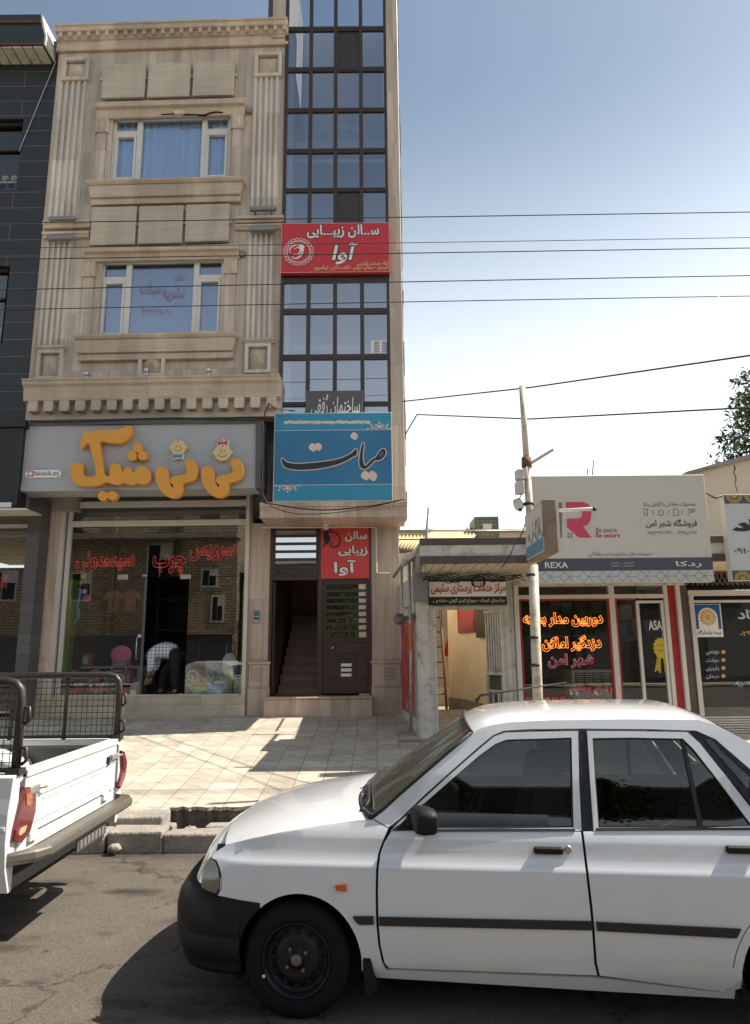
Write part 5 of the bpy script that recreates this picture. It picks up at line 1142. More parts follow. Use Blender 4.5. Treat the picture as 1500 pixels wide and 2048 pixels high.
while u < hx1-.2:
    c = (zA+zB)/2
    for s in ([(u, c), (u+st*.25, zB)], [(u, c), (u+st*.25, zA)], [(u+st*.25, zB), (u+st*.5, c)], [(u+st*.25, zA), (u+st*.5, c)], [(u+st*.5, c), (u+st, c)], [(u+st*.5, c), (u+st*.75, zB)], [(u+st*.5, c), (u+st*.75, zA)]): g.poly(stroke(s, [.007, .007]), .0032, .0045+random.random()*.001)
    u += st
g.build('hex_lines', M['grey'], HB)
stripe(994, 1075, pm('paler_cream_print', (.53, .485, .40), .5, var=.03), 'emblem_field', .002, R2.p(1070, 1030)[0], R2.p(1187, 1030)[0])
g = G(R2); g.ppoly([(1083, 1005), (1124, 1005), (1124, 1075), (1107, 1075), (1107, 1040), (1083, 1040)], .002, .006); g.build('emblem_grey', pm('taupe_print', (.16, .135, .12), .5), HB)
M['pinkp'] = pm('raspberry_print', (.55, .045, .10), .5, var=.04)
RB_ = [(1132,1004),(1165,1004),(1177,1008),(1183,1018),(1183,1028),(1181,1041),(1175,1050),(1166,1053),(1183,1075),(1158,1075),(1134,1054),(1134,1037),(1158,1037),(1164,1033),(1165,1027),(1162,1021),(1155,1019),(1132,1019)]
g = G(R2); g.ppoly(RB_, .002, .0065); g.build('emblem_pink', M['pinkp'], HB)
g = G(R2); 
for i in (0, 1):
    for j in (0, 1): g.pb(1135+6*i, 1066+6*j, 1139+6*i, 1070+6*j, .002, .005)
g.build('emblem_squares', M['grey'], HB)
M['taupe'] = pm('taupe_letter', (.12, .105, .10), .5)
write(R2, 'Be aware', (1192, 1055, 1234, 1065), 'lettering', M['taupe'], HB, fa=False)
write(R2, 'Be secure', (1192, 1066, 1240, 1075), 'lettering', M['pinkp'], HB, fa=False, off=.025)
write(R2, 'محصولات حفاظتی با گارانتی ردکا', (1288, 1003, 1391, 1014), 'lettering', M['taupe'], HB, off=.005)
write(R2, 'فروشگاه شهر امن', (1292, 1038, 1394, 1056), 'lettering', M['ink'], HB, off=.012)
write(R2, '۰۹۱۲۳۳۷۰۷۹۶', (1294, 1062, 1344, 1070), 'lettering', M['taupe'], HB); write(R2, '۳۳۴۵۸۴۶۷', (1356, 1062, 1394, 1070), 'lettering', M['taupe'], HB)
write(R2, 'سیستم های مداربسته و حفاظتی', (1176, 1103, 1304, 1115), 'lettering', M['taupe'], HB)
write(R2, 'REXA', (1090, 1124, 1136, 1136), 'lettering', M['white'], HB, fa=False, off=.01, d=.006); write(R2, 'ردکا', (1352, 1122, 1403, 1135), 'lettering', M['white'], HB, off=.01, d=.006)
g = G(R2)
for k in range(2):
    for x0, x1 in ((1223, 1238), (1247, 1268)):
        a = R2.p(x0, 1126+6*k); b = R2.p(x1, 1126+6*k); g.box(a[0], b[0], a[1]-.008, a[1]+.008, .003, .005)
g.pb(1242, 1124, 1243, 1136, .003, .005); g.build('small_print', M['grey'], HB)
g = G(R2)                                                          # little line icons
def ic(pts, w=.006): g.poly(stroke([R2.p(*q) for q in pts], [w]*len(pts)), .001, .003+random.random()*.001)
ic([(1289, 1018), (1295, 1018)]); ic([(1289, 1031), (1295, 1031)]); ic([(1289, 1018), (1289, 1031)]); ic([(1295, 1018), (1295, 1031)]); ic([(1306, 1020), (1306, 1029)]); ic([(1337, 1020), (1337, 1029)]); ic([(1364, 1020), (1364, 1029)])
ic([(1316, 1024), (1322, 1019), (1328, 1024)]); ic([(1318, 1024), (1318, 1031)]); ic([(1326, 1024), (1326, 1031)]); ic([(1318, 1031), (1326, 1031)])
ic([(1347, 1018), (1354, 1018), (1357, 1022), (1357, 1031)]); ic([(1347, 1018), (1347, 1031)]); ic([(1347, 1031), (1357, 1031)]); ic([(1376, 1020), (1390, 1019)], .012); ic([(1378, 1025), (1390, 1023)], .012); ic([(1376, 1026), (1376, 1031)])
g.build('line_icons', M['taupe'], HB)
for x, y0, y1 in ((1176, 1010, 948), (1187, 920, 948)):
    g = G(R2); a = R2.p(x, y0 if x == 1187 else 937, -.3); b = R2.p(x-2, 950, -.3); g.tube([R2.w(*b, -.3), R2.w(*a, -.3)], .007, 6); tag(g.build('roof_aerial', M['cable']), 'taller thin rod sticking up behind the cream hoarding' if x == 1187 else 'short thin rod behind the cream hoarding', 'aerial')

# ================================================================ right-hand house, insurance shop
IH = thing('insurance_shop', 'cream plastered shop with sloping parapet and white shutter behind the insurance board', 'building', (5, 10.4, .5))
I2 = Frame((0, 10.9))
a = I2.p(1380, 1090); g = G(I2); pts = [I2.p(1372, 1120), I2.p(1372, 949), I2.p(1500, 914)]; u9 = pts[2][0]+2.2; pts += [(u9, pts[2][1]+.1), (u9, pts[0][1])]; g.poly(pts, -2.5, 0); g.build('parapet_wall', M['cream_paint'], IH)
g = G(I2); p2 = [I2.p(1368, 952), I2.p(1368, 946), I2.p(1500, 909)]; g.poly([p2[0], p2[1], p2[2], (u9, p2[2][1]+.12), (u9, p2[2][1]+.03), I2.p(1500, 918, )], -2.5, .08); g.build('parapet_coping', M['conc'], IH)
g = G(I2); g.poly(stroke([I2.p(x, y) for x, y in ((1468, 930), (1470, 938), (1467, 944), (1472, 956), (1470, 968), (1475, 984))], [.012, .022, .012, .014, .008, .008]), .001, .004); g.build('wall_crack', M['dark'], IH)
i0, i1 = gx(1386), gx(1500)+2.0
g = G(GF); g.box(i0, i1, gz(1191, 1440), gz(1180, 1440), -.1, .01); g.box(gx(1387), gx(1396), zg, gz(1190, 1440), -.1, .02); g.box(i0, i1, gz(1205, 1440), gz(1200, 1440), -.06, .0); f2 = g.build('shop_frame', M['alu'], IH, bevel=.004)
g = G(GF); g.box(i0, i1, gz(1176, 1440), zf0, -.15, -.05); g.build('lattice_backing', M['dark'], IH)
g = G(GF); zA, zB = gz(1170, 1440), gz(1118, 1440); u = i0
while u < i1: g.tube([GF.w(u, zA, 0), GF.w(u+.22, zB, 0)], .008, 5); g.tube([GF.w(u+.22, zA, .01), GF.w(u, zB, .01)], .008, 5); u += .075
g.build('folded_lattice', pm('rusty_lattice', (.16, .11, .08), .7, var=.3), IH)
zs1 = gz(1432, 1480)
g = G(GF); g.box(i0+.1, i1, zs1, gz(1205, 1440), -.04, -.03); g.build('shop_pane', M['glass_s'], f2)
g = G(GF); n = 9
for i in range(n): z = zg-.05+(zs1-zg+.05)*i/n; g.box(i0+.1, i1, z+.006, z+(zs1-zg+.05)/n-.006, -.05, .0)
g.build('shutter_slat', M['alu'], IH, bevel=.006)
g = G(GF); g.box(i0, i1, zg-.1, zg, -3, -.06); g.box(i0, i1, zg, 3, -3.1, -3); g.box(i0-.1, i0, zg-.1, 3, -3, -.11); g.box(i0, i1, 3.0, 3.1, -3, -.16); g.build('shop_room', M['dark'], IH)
# sticker with sunflower disc
ST = thing('insurance_sticker', 'square blue and white sticker with a golden flower on the insurance shop window', 'sticker', (4.5, 10.3, 2))
g = G(GF); g.pb(1389, 1208, 1444, 1274, -.028, -.02); g.build('white_sheet', M['white'], ST)
g = G(GF); u0, u1, z0, z1 = GF.rect(1390, 1209, 1441, 1258, -.018); uc, zc = (u0+u1)/2, z0+(z1-z0)*.47; r = (u1-u0)*.36
g.box(u0, u1, z0, z1, -.02, -.017); g.build('blue_field', pm('royal_blue', (.015, .08, .27), .4), ST)
g = G(GF); g.poly([(uc+r*1.05*math.cos(a), zc+r*1.05*math.sin(a)) for a in [k*math.pi/14 for k in range(15)]]+[(uc-r*1.05, z0), (uc+r*1.05, z0)], -.017, -.0155); g.build('white_arch', M['white'], ST)
M['petal'] = pm('golden_petal', (.55, .33, .06), .5, var=.05)
def flower(F, uc, zc, r, par, d, n=14):
    g = G(F)
    for k in range(n): a = 2*math.pi*k/n; g.poly([(uc+r*t*math.cos(a+s), zc+r*t*math.sin(a+s)) for t, s in ((.45, -.1), (.8, -.19), (.97, -.12), (1, 0), (.97, .12), (.8, .19), (.45, .1))], d, d+.002)
    for k in range(n): a = 2*math.pi*(k+.5)/n; g.poly([(uc+r*t*math.cos(a+s), zc+r*t*math.sin(a+s)) for t, s in ((.2, -.2), (.4, -.18), (.4, .18), (.2, .2))], d, d+.0025)
    g.disc(uc, zc, r*.16, d, d+.003, 16); return g.build('flower', M['petal'], par)
flower(GF, uc, zc, r*.92, ST, -.0155)
M['navyt'] = pm('navy_letter', (.02, .04, .14), .5)
write(GF, 'بیمه پاسارگاد', (1394, 1260, 1442, 1271), 'lettering', M['navyt'], ST, d=-.018, off=.02)
WL = thing('white_lettering', 'pale blue lettering and orange dots on the insurance shop window', 'lettering', (4.6, 10.3, 1.4))
M['paleblue'] = pm('pale_blue_letter', (.42, .47, .55), .5)
for s, y in (('مهندسی', 1305), ('حوادث', 1321), ('باربری', 1337), ('درمان', 1353)):
    write(GF, s, (1412, y-5, 1438, y+5), 'lettering', M['paleblue'], WL, d=-.025, off=.01)
    g = G(GF); u, z = GF.p(1447, y-1, -.025); g.disc(u, z, .028, -.03, -.024, 14); g.build('dot', M['petal'], WL)
write(GF, '۰۹۱۰۶۹۸۱', (1468, 1363, 1516, 1374), 'lettering', M['paleblue'], WL, d=-.025, off=.01); write(GF, 'پاسارگاد', (1475, 1216, 1580, 1245), 'lettering', M['paleblue'], WL, d=-.025, off=.03); write(GF, '۲۹۹-', (1480, 1262, 1510, 1272), 'lettering', M['petal'], WL, d=-.025, off=.01)
IB = thing('insurance_board', 'white board with navy flower borders projecting over the insurance shop', 'sign', (5, 8.8, 3))
R3 = Frame((0, 8.7)); b0 = R3.p(1456, 1075)[0]; b1 = b0+1.9; bz0, bz1 = R3.p(1475, 1161)[1], R3.p(1475, 989)[1]
g = G(R3); g.box(b0, b1, bz0, bz1, -.12, 0); g.build('box', pm('white_sheet_board', (.52, .51, .48), .4, var=.04), IB, bevel=.004)
zc1, zc2 = R3.p(1475, 1007)[1], R3.p(1475, 1141)[1]
g = G(R3); g.box(b0+.004, b1-.004, zc1, bz1-.004, 0, .003); g.box(b0+.004, b1-.004, bz0+.004, zc2, 0, .003); g.build('navy_border', M['navy'], IB)
M['petal2'] = pm('mustard_petal', (.40, .27, .05), .5, var=.08)
for i in range(8):
    for zc, up in ((bz1-.01, -1), (bz0+.01, 1)):
        u = b0+.13+i*.235; g = G(R3); rr = .112
        for k in range(9):
            a = up*math.pi*(k+.5)/9; g.poly([(u+rr*t*math.cos(a+s), zc+rr*t*math.sin(a+s)) for t, s in ((.5, -.12), (.9, -.15), (1, 0), (.9, .15), (.5, .12))], .003, .006)
        g.poly([(u+rr*.38*math.cos(up*math.pi*k/10), zc+rr*.38*math.sin(up*math.pi*k/10)) for k in range(11)], .003, .0055); g.build('half_flower', M['petal2'], IB)
write(R3, 'پاسارگاد', (1464, 1034, 1680, 1070), 'lettering', M['ink'], IB, off=.085); write(R3, '۰۹۱۰۶۹۸۱۲۲۳', (1468, 1095, 1580, 1107), 'lettering', M['ink'], IB, off=.01)
g = G(); a = R3.w(*R3.p(1446, 990)); g.tube([(hx1+.05, 8.9, R2.p(1420, 976)[1]), R3.w(*R3.p(1431, 996)), R3.w(b0, R3.p(1447, 990)[1], -.05)], .014, 6); g.build('bracket', M['rbrown'], IB)
# ================================================================ street pole with fittings
SP = thing('street_pole', 'leaning cream painted steel pole with rusty joints on the pavement', 'pole', (1.85, 7.9, swz(7.9)))
P8 = Frame((0, 7.9))
top = P8.w(*P8.p(1044, 772)); mid = P8.w(*P8.p(1066, 1130)); botm = P8.w(*P8.p(1076, 1410)); botm = botm+(botm-mid).normalized()*((botm.z-swz(7.9)+.05)/abs((botm-mid).normalized().z))
M['pole'] = pm('cream_pole_paint', (.56, .50, .38), .55, var=.12, scale=9, dirt=.9, dcol=(.20, .10, .05), dscale=6)
g = G(); j = P8.w(*P8.p(1053, 925)); g.tube([top, j], .035, 14); g.build('upper_tube', M['pole'], SP)
g = G(); g.tube([j-Vector((0, 0, .0)), mid], .043, 14); g.tube([mid, botm], .055, 14); g.build('lower_tube', M['pole'], SP)
g = G(); g.lathe(j+(j-top).normalized()*-.06, (mid-j), [(0, .04), (0, .055), (.12, .06), (.12, .04)], 14); g.build('rusty_collar', pm('rust', (.17, .075, .03), .85, var=.5, scale=20), SP)
g = G(); 
for py in (1008, 1150, 1275, 1330):
    c = P8.w(*P8.p(1054+(py-925)*.042, py)); g.lathe(c-Vector((0, 0, .015)), (0, 0, 1), [(0, .05), (0, .062), (.03, .062), (.03, .05)], 14)
g.build('clamp', M['cable'], SP)
def pol(px, py, Y=7.9): F = Frame((0, Y)); return F.w(*F.p(px, py))
g = G(); g.tube([pol(1056, 930), pol(1108, 898, 7.6)], .018, 10); g.ball(pol(1056, 930), .05); o = g.build('lamp_arm', M['white_paint']); tag(o, 'slim white tube lamp slanting up from the street pole', 'lamp')
g = G(); g.tube([pol(1080, 1023, 7.7), pol(1186, 1018, 7.3)], .020, 10); o = g.build('tube_lamp', M['white_frame']); tag(o, 'thin white tube lamp held level beside the rusty sign box', 'lamp')
g = G(); c = pol(1186, 1018, 7.3); g.tube([c, c+Vector((.03, -.005, 0))], .024, 10); g.build('end_cap', M['black'], o)
for i, (y0, y1) in enumerate(((938, 958), (961, 986))):
    F = Frame((0, 7.9)); g = G(F); g.pb(1033, y0, 1050, y1, -.06, .06); tag(g.build('junction_box', M['alu'], None, bevel=.01), ('white junction box on the pole, upper of the two', 'white junction box on the pole, lower of the two')[i], 'junction box', 'junction boxes on the pole')
SC = thing('security_camera', 'small white dome camera hanging on a wire beside the pole', 'camera', pol(1038, 1010))
g = G(); c = pol(1038, 1010); g.tube([pol(1045, 985), c+Vector((0, 0, .06))], .006, 6); g.build('bracket', M['cable'], SC)
g = G(); g.lathe(c+Vector((-.01, .05, .06)), (.15, -.5, -.9), [(0, 0), (.0, .05), (.06, .058), (.11, .05), (.13, .025), (.135, 0)], 16); g.build('housing', M['white_frame'], SC)
g = G(); g.ball(c+Vector((.008, -.01, -.055)), .024); g.build('lens', M['black'], SC)
# sign box, set at right angles to the street
SB = thing('clinic_sign_box', 'rusty double sided sign box projecting from the street pole', 'sign', pol(1090, 1075, 7.4))
SX = Frame((1.70, 0), ux=(0, -1, 0), dv=(-1, 0, 0))
ya, yb = 7.78, 6.95; z0, z1 = pol(1064, 1125, 7.78).z, pol(1060, 1030, 7.78).z
g = G(SX); g.box(-ya, -yb, z0, z1, -.135, 0); SBb = g.build('casing', pm('rusty_casing', (.24, .17, .11), .8, var=.45, scale=5, dirt=1.0, dcol=(.17, .06, .018), dscale=2.2), SB, bevel=.004)
g = G(SX); g.box(-ya+.02, -yb-.02, z0+.02, z1-.02, 0, .012); g.box(-ya+.02, -yb-.02, z0+.02, z1-.02, -.165, -.135); g.build('face_panel', pm('sun_bleached_panel', (.55, .52, .46), .45, var=.08, dirt=.2, dcol=(.35, .28, .2)), SB)
g = G(SX); g.box(-ya+.025, -yb-.025, z0+.03, z0+.16, .012, .014); g.build('blue_band', pm('faded_blue', (.10, .22, .32), .5, var=.2, scale=9), SB)
g = G(SX)
pts = [(-ya+.12+.075*i, z1-.32+.05*math.sin(i*1.9)) for i in range(11)]
sm = smooth_curve(pts, 4, False); g.poly(stroke(sm, [.014+.012*math.sin(i*.9)**2 for i in range(len(sm))]), .012, .0135)
for i in range(5): g.poly(stroke([(-ya+.2+.16*i, z1-.34), (-ya+.22+.16*i, z1-.14)], [.02, .006]), .012, .0132+.0002*i)
g.build('worn_script', M['taupe'], SB)
write(SX, 'MD', None, 'lettering', M['taupe'], SB, d=.013, fa=False, world_box=(-ya+.5, -ya+.72, z0+.28, z0+.38))
g = G(SX); write(SX, '', (0, 0, 1, 1), 'x', M['ink'], SB)
# ================================================================ wires
def wire(name, pts, r, label, group=None, sag=0.0):
    g = G(); A = [Vector(p) for p in pts]; out = []
    for a, b in zip(A, A[1:]):
        for i in range(12): t = i/12; p = a.lerp(b, t); p.z -= sag*4*t*(1-t); out.append(p)
    out.append(A[-1]); g.tube(out, r, 6); return tag(g.build(name, M['cable']), label, 'wire', group)
def sky_pt(px, py, Y): F = Frame((0, Y)); return F.w(*F.p(px, py))
for i, (y0, ym, y1) in enumerate(((446, 437, 424), (496, 488, 475), (519, 509, 496), (580, 567, 551), (620, 607, 592))):
    Y = 8.6; rw_ = (.0066, .0045, .0066, .0066, .006)[i]; a = sky_pt(-60, y0+1, Y); b = sky_pt(1560, y1-1, Y); m = sky_pt(640, ym, Y)
    P = []
    for k in range(41):
        t = k/40; tm = (m.x-a.x)/(b.x-a.x); z = a.z*(1-t)+b.z*t; bow = (m.z-(a.z*(1-tm)+b.z*tm))/(tm*(1-tm)); P.append((a.x+(b.x-a.x)*t, Y, z+bow*t*(1-t)))
    g = G(); g.tube(P, rw_, 6)
    tag(g.build('street_wire', M['cable']), ('topmost of the level street wires, crossing just above the salon banner', 'thinnest of the level street wires, crossing the salon banner', 'street wire crossing the middle of the salon banner, third from the top', 'street wire crossing just under the salon banner, fourth from the top', 'lowest of the five level street wires')[i], 'wire', 'level street wires')
wire('house_wire', (Vector((.50, 11.3, sky_pt(785, 803, 11.3).z)), sky_pt(1060, 775, 9.0), sky_pt(1520, 708, 6.5)), .010, 'black wire rising from the stair tower past the pole top')
wire('house_wire', (sky_pt(810, 870, 11.35), sky_pt(834, 829, 11.2), sky_pt(1060, 838, 9.0), sky_pt(1520, 814, 7)), .010, 'black wire hooked at the tower corner and crossing behind the pole')
g = G(); LW = lambda x, y, d=.5: SG.w(*SG.p(x, y, d), d)
g.tube(smooth_curve([LW(60, 842), LW(150, 843), LW(260, 838), (LW(350, 836)), LW(440, 838), LW(520, 838), LW(530, 824), LW(538, 808)], 4, False), .012, 6)
g.tube(smooth_curve([LW(525, 838), LW(527, 880), LW(524, 960), LW(525, 1000), LW(545, 1008), B3.w(*B3.p(640, 1020, .1), .1), B3.w(*B3.p(740, 1012, .1), .1), B3.w(*B3.p(810, 998, .1), .1)], 5, False), .011, 6)
g.tube(smooth_curve([LW(526, 900), LW(523, 970), LW(540, 1010), B3.w(*B3.p(600, 1028, .1), .1), B3.w(*B3.p(700, 1022, .1), .1), B3.w(*B3.p(780, 1006, .1), .1)], 5, False), .007, 6)
g.tube(smooth_curve([LW(536, 806), LW(548, 815), LW(556, 818), B3.w(*B3.p(590, 822, .05), .05)], 4, False), .009, 6)
tag(g.build('facade_cable', M['cable']), 'black cables running along the shop hoarding and looping under the blue board', 'cable')
wire('drop_wire', (pol(1052, 1042), pol(1030, 1085, 8.4), (rx(1000), 8.88, rz(1135))), .007, 'thin wire drooping from the pole to the gateway soffit', sag=.05)
M['cable_'] = M['cable']; M['cable'] = M['alu']
wire('stay_wire', (DK.w(*DK.p(112, 122, .03), .03), DK.w(*DK.p(38, 302, .03), .03)), .006, 'thin pale wire slanting across the dark granite wall')
M['cable'] = M['cable_']
# ================================================================ tree at the edge
M['leaf'] = pm('willow_leaf', (.075, .105, .03), .6, var=.45, scale=1.5); M['leaf2'] = pm('young_leaf', (.13, .15, .05), .6, var=.3)
M['bark'] = pm('bark', (.11, .085, .06), .9, var=.3, bump=.6)
TRE = thing('street_tree', 'narrow leaved tree rising behind the sloping parapet', 'tree', (8.8, 14.5, .4))
rt = random.Random(3)
g = G(); base_t = Vector((9.35, 14.6, .75)); g.tube([base_t, base_t+Vector((.1, 0, 2.2)), base_t+Vector((-.1, 0, 4.2)), base_t+Vector((.05, 0, 6.2))], [.16, .13, .10, .04], 10)
tips = []
for k in range(64):
    z = 2.6+rt.random()*3.6; a = rt.random()*6.28; L_ = (1.7-abs(z-4.3)*.28)*rt.uniform(.6, 1.05); p0 = base_t+Vector((0, 0, z)); p2 = p0+Vector((math.cos(a)*L_, math.sin(a)*L_, rt.uniform(.2, .9)*L_)); p1 = p0.lerp(p2, .5)+Vector((0, 0, .12))
    g.tube([p0, p1, p2], [.035, .022, .006], 6); tips += [p0.lerp(p1, .6), p1, p1.lerp(p2, .5), p2, p2]
g.build('trunk', M['bark'], TRE)
g = G(); 
for t in tips:
    for c in range(5):
        cc = t+Vector((rt.gauss(0, .22), rt.gauss(0, .22), rt.gauss(0, .2))); g.cur = 1 if rt.random() < .3 else 0
        for k in range(16):
            d = Vector((rt.gauss(0, 1), rt.gauss(0, 1), rt.gauss(-.25, .8))).normalized(); p = cc+d*rt.uniform(.02, .12); s = d.cross(Vector((rt.random()-.5, rt.random()-.5, rt.random()-.5))).normalized()
            l = rt.uniform(.11, .20); w = l*.16; n_ = d.cross(s)*w*.5
            g.add([p, p+d*l*.45+s*w+n_, p+d*l, p+d*l*.45-s*w+n_], [(0, 1, 2), (0, 2, 3)])
g.build('crown', [M['leaf'], M['leaf2']], TRE, fix=False)
# ================================================================ white saloon car in front
KX = Frame((-.40, 3.70), 6.5); CW_ = 1.60
def lerp(tab, x):
    if x <= tab[0][0]: return tab[0][1]
    for (a, p), (b, q) in zip(tab, tab[1:]):
        if x <= b: return p+(q-p)*(x-a)/(b-a)
    return tab[-1][1]
IZ = [(.14, .085), (.19, .06), (.24, .035), (.33, .012), (.42, 0), (.60, 0), (.665, .003), (.69, .008), (.715, .022), (.76, .036), (.80, .045), (.835, .055), (.87, .075), (.92, .09), (1.10, .132), (1.30, .195), (1.38, .225)]
IX = [(-.76, .80), (-.75, .55), (-.72, .36), (-.68, .23), (-.62, .13), (-.54, .06), (-.43, .016), (-.28, 0), (2.75, 0), (2.95, .03), (3.05, .09), (3.12, .22), (3.16, .5), (3.17, .8)]
NS = [(.50, 0), (.58, .02), (.64, .05), (.70, .10), (.76, .15)]
def inset(x, z): return lerp(IZ, z)+lerp(IX, x-(lerp(NS, z) if x < 0 else 0))
def ct(px, py, extra=0.0):
    i = .05
    for _ in range(14):
        x, z = KX.p(px, py, -i); i = .5*i+.5*(inset(x, z)+extra)
    return x, z
def cpts(pl): return [(q[1], q[2]) if q[0] == 'w' else ct(*q) for q in pl]
CAR = thing('white_saloon_car', 'white saloon car with black bumper and dark side strip parked across the foreground', 'car', tuple(KX.w(1.2, 0, -.8)))
M['carpaint'] = pm('dusty_white_car_paint', (.70, .705, .71), .2, var=.035, scale=1.6, dirt=.16, dcol=(.36, .32, .27), dscale=1.1, coat=1.0)
M['bump'] = pm('faded_black_bumper', (.007, .0068, .0068), .6, spec=.35, var=.25, scale=4, bump=.06, bscale=200)
M['seal'] = pm('black_seal', (.012, .012, .013), .6, var=.1)
M['liner'] = pm('dark_liner', (.006, .006, .006), .9)
def panel(name, xz, mat, parent, off=0.0, thick=.012, both=True, zs=None, xstep=.12, smooth=True, label=None):
    bm = bmesh.new(); vs = [bm.verts.new((x, 0, z)) for x, z in xz]; bm.faces.new(vs)
    levels = zs or [a for a, _ in IZ]+[.29, .51, .63, .645, .678, .70, .735, 1.0, 1.2]
    for z in levels: bmesh.ops.bisect_plane(bm, geom=bm.verts[:]+bm.edges[:]+bm.faces[:], plane_co=(0, 0, z), plane_no=(0, 0, 1))
    lo, hi = min(p[0] for p in xz), max(p[0] for p in xz)
    xl = [a for a, _ in IX if lo < a < hi]+[-.65, -.58, -.49, -.36]; x = lo+xstep
    while x < hi: xl.append(x); x += xstep
    for x in xl: bmesh.ops.bisect_plane(bm, geom=bm.verts[:]+bm.edges[:]+bm.faces[:], plane_co=(x, 0, 0), plane_no=(1, 0, 0))
    bmesh.ops.triangulate(bm, faces=[f for f in bm.faces if len(f.verts) > 4])
    bmesh.ops.dissolve_degenerate(bm, edges=bm.edges[:], dist=1e-5)
    base_ = [(v.co.x, v.co.z) for v in bm.verts]; bm.verts.index_update(); faces = [[v.index for v in f.verts] for f in bm.faces]; bm.free()
    out = []
    for side in ((0, 1) if both else (0,)):
        vv = []
        for x, z in base_:
            i = inset(x, z)-off; vv.append(KX.w(x, z, -i if side == 0 else -(CW_-i)))
        g = G(KX); g.add(vv, faces, smooth); o = g.build(name, mat, parent, fix=False)
        # make all normals point outwards
        me = o.data; bmm = bmesh.new(); bmm.from_mesh(me); od = KX.dv*(1 if side == 0 else -1); bmm.normal_update()
        rev = [f for f in bmm.faces if f.normal.dot(od) < 0]; bmesh.ops.reverse_faces(bmm, faces=rev); bmm.to_mesh(me); bmm.free()
        if thick:
            s = o.modifiers.new('thickness', 'SOLIDIFY'); s.thickness = thick; s.offset = -1
            e = o.modifiers.new('edges', 'EDGE_SPLIT'); e.split_angle = R(38)
        out.append(o)
    return out
def arc(cx, cz, r, a0, a1, n=18): return [(cx+r*math.cos(R(a0+(a1-a0)*k/n)), cz+r*math.sin(R(a0+(a1-a0)*k/n))) for k in range(n+1)]
RW = 2.345; WZ = .258
# front fender
fend_top = cpts([(432, 1703), (450, 1692), (504, 1678), (564, 1666), (624, 1656), (687, 1647), (720, 1642), (748, 1641), (776, 1657)])
gapF = cpts([(764, 1685), (756, 1708), (752, 1740), (751, 1790), (752, 1840), (756, 1888), (764, 1925), (776, 1948)])
archF = [p for p in arc(0.015, WZ, .302, -8, 130, 22)]
fl_ = cpts([(520, 1806), (480, 1800), (436, 1791)])
hl = cpts([(440, 1776), (441, 1757), (438, 1738), (433, 1726), (424, 1716)])
zb_ = gapF[-1]
fend = fend_top+gapF+[(zb_[0]-.02, zb_[1]-.01), (.335, .20)]+archF+fl_+hl
panel('front_fender', fend, M['carpaint'], CAR)
# doors
def shift(pl, dx): return [(x+dx, z) for x, z in pl]
gapB = cpts([(1164, 1663), (1169, 1700), (1176, 1760), (1183, 1820), (1188, 1880), (1191, 1925), (1197, 1951)])
fd = shift(cpts([(778, 1662)])+gapF[:-1], .012)+cpts([(778, 1936)])+[(gapB[-1][0]-.006, gapB[-1][1])]+shift(gapB[:-1][::-1], -.006)
FD = panel('front_door', fd, M['carpaint'], CAR)
archR = arc(RW, WZ, .345, 178, 100, 12)
bt = lambda x: .873+.012*(x-.5)
rd = shift(gapB, .006)+[(1.965, .184)]+[(2.03, .24)]+[p for p in archR if p[1] > .30 and p[0] < 2.26]+[(2.28, .72), (2.30, .80), (2.33, bt(2.33))]
RD = panel('rear_door', rd, M['carpaint'], CAR)
qp = [(2.342, bt(2.34)), (2.312, .80), (2.292, .715), (2.27, .625)]+arc(RW, WZ, .312, 103, -5, 14)+[(2.72, .20), (3.0, .22), (3.10, .30), (3.14, .5), (3.14, .93), (2.65, .945), (2.5, .93)]
panel('rear_quarter', qp, M['carpaint'], CAR)
panel('arch_lip', [p for p in arc(RW, WZ, .338, 178, 104, 12)]+[p for p in arc(RW, WZ, .300, 104, 190, 12)]+[(2.0, .19), (1.99, .2)], M['carpaint'], CAR, off=-.004)
# sill
sill = cpts([(782, 1941), (1190, 1958)])+[(1.96, .178), (2.02, .21), (2.02, .148), (1.4, .158), (.36, .178), (.34, .195)]
panel('sill', sill, M['carpaint'], CAR, off=-.006)
# dark shell just behind the panel gaps
panel('inner_shell', [(.30, .17), (1.0, .16), (2.0, .15), (2.06, .5), (2.3, .62), (2.6, .62), (2.6, .86), (.42, .855), (-.2, .79), (-.45, .74), (-.45, .60), (.1, .60), (.33, .45)], M['liner'], CAR, off=-.022, thick=0)
# greenhouse: A pillar, roof rail, C pillar
ws_edge = cpts([(748, 1638), (764, 1622), (800, 1589), (850, 1546), (900, 1503), (944, 1467)])
rail_top = cpts([(962, 1457), (985, 1450), (1020, 1445), (1100, 1441), (1250, 1439), (1380, 1440)])
rear_out = [(2.02, 1.358), (2.10, 1.335), (2.22, 1.265), (2.38, 1.15), (2.52, 1.03), (2.62, .945)]
rail_in_r = cpts([(776, 1655), (800, 1637), (850, 1589), (900, 1544), (950, 1500), (985, 1471), (1008, 1461), (1060, 1458), (1158, 1457), (1300, 1458), (1392, 1461)])
cp_in = [(2.04, 1.288), (2.08, 1.27), (2.30, 1.05), (2.45, .92)]
up = ws_edge+rail_top+rear_out+[(2.5, .93)]+cp_in[::-1]+rail_in_r[::-1]
panel('roof_rail', up, M['carpaint'], CAR, thick=.03)
panel('pillar_backing', [(a, b) for a, b in rail_in_r]+cp_in+[(2.44, .90), (.50, .865)], M['liner'], CAR, off=-.05, thick=0) if False else None
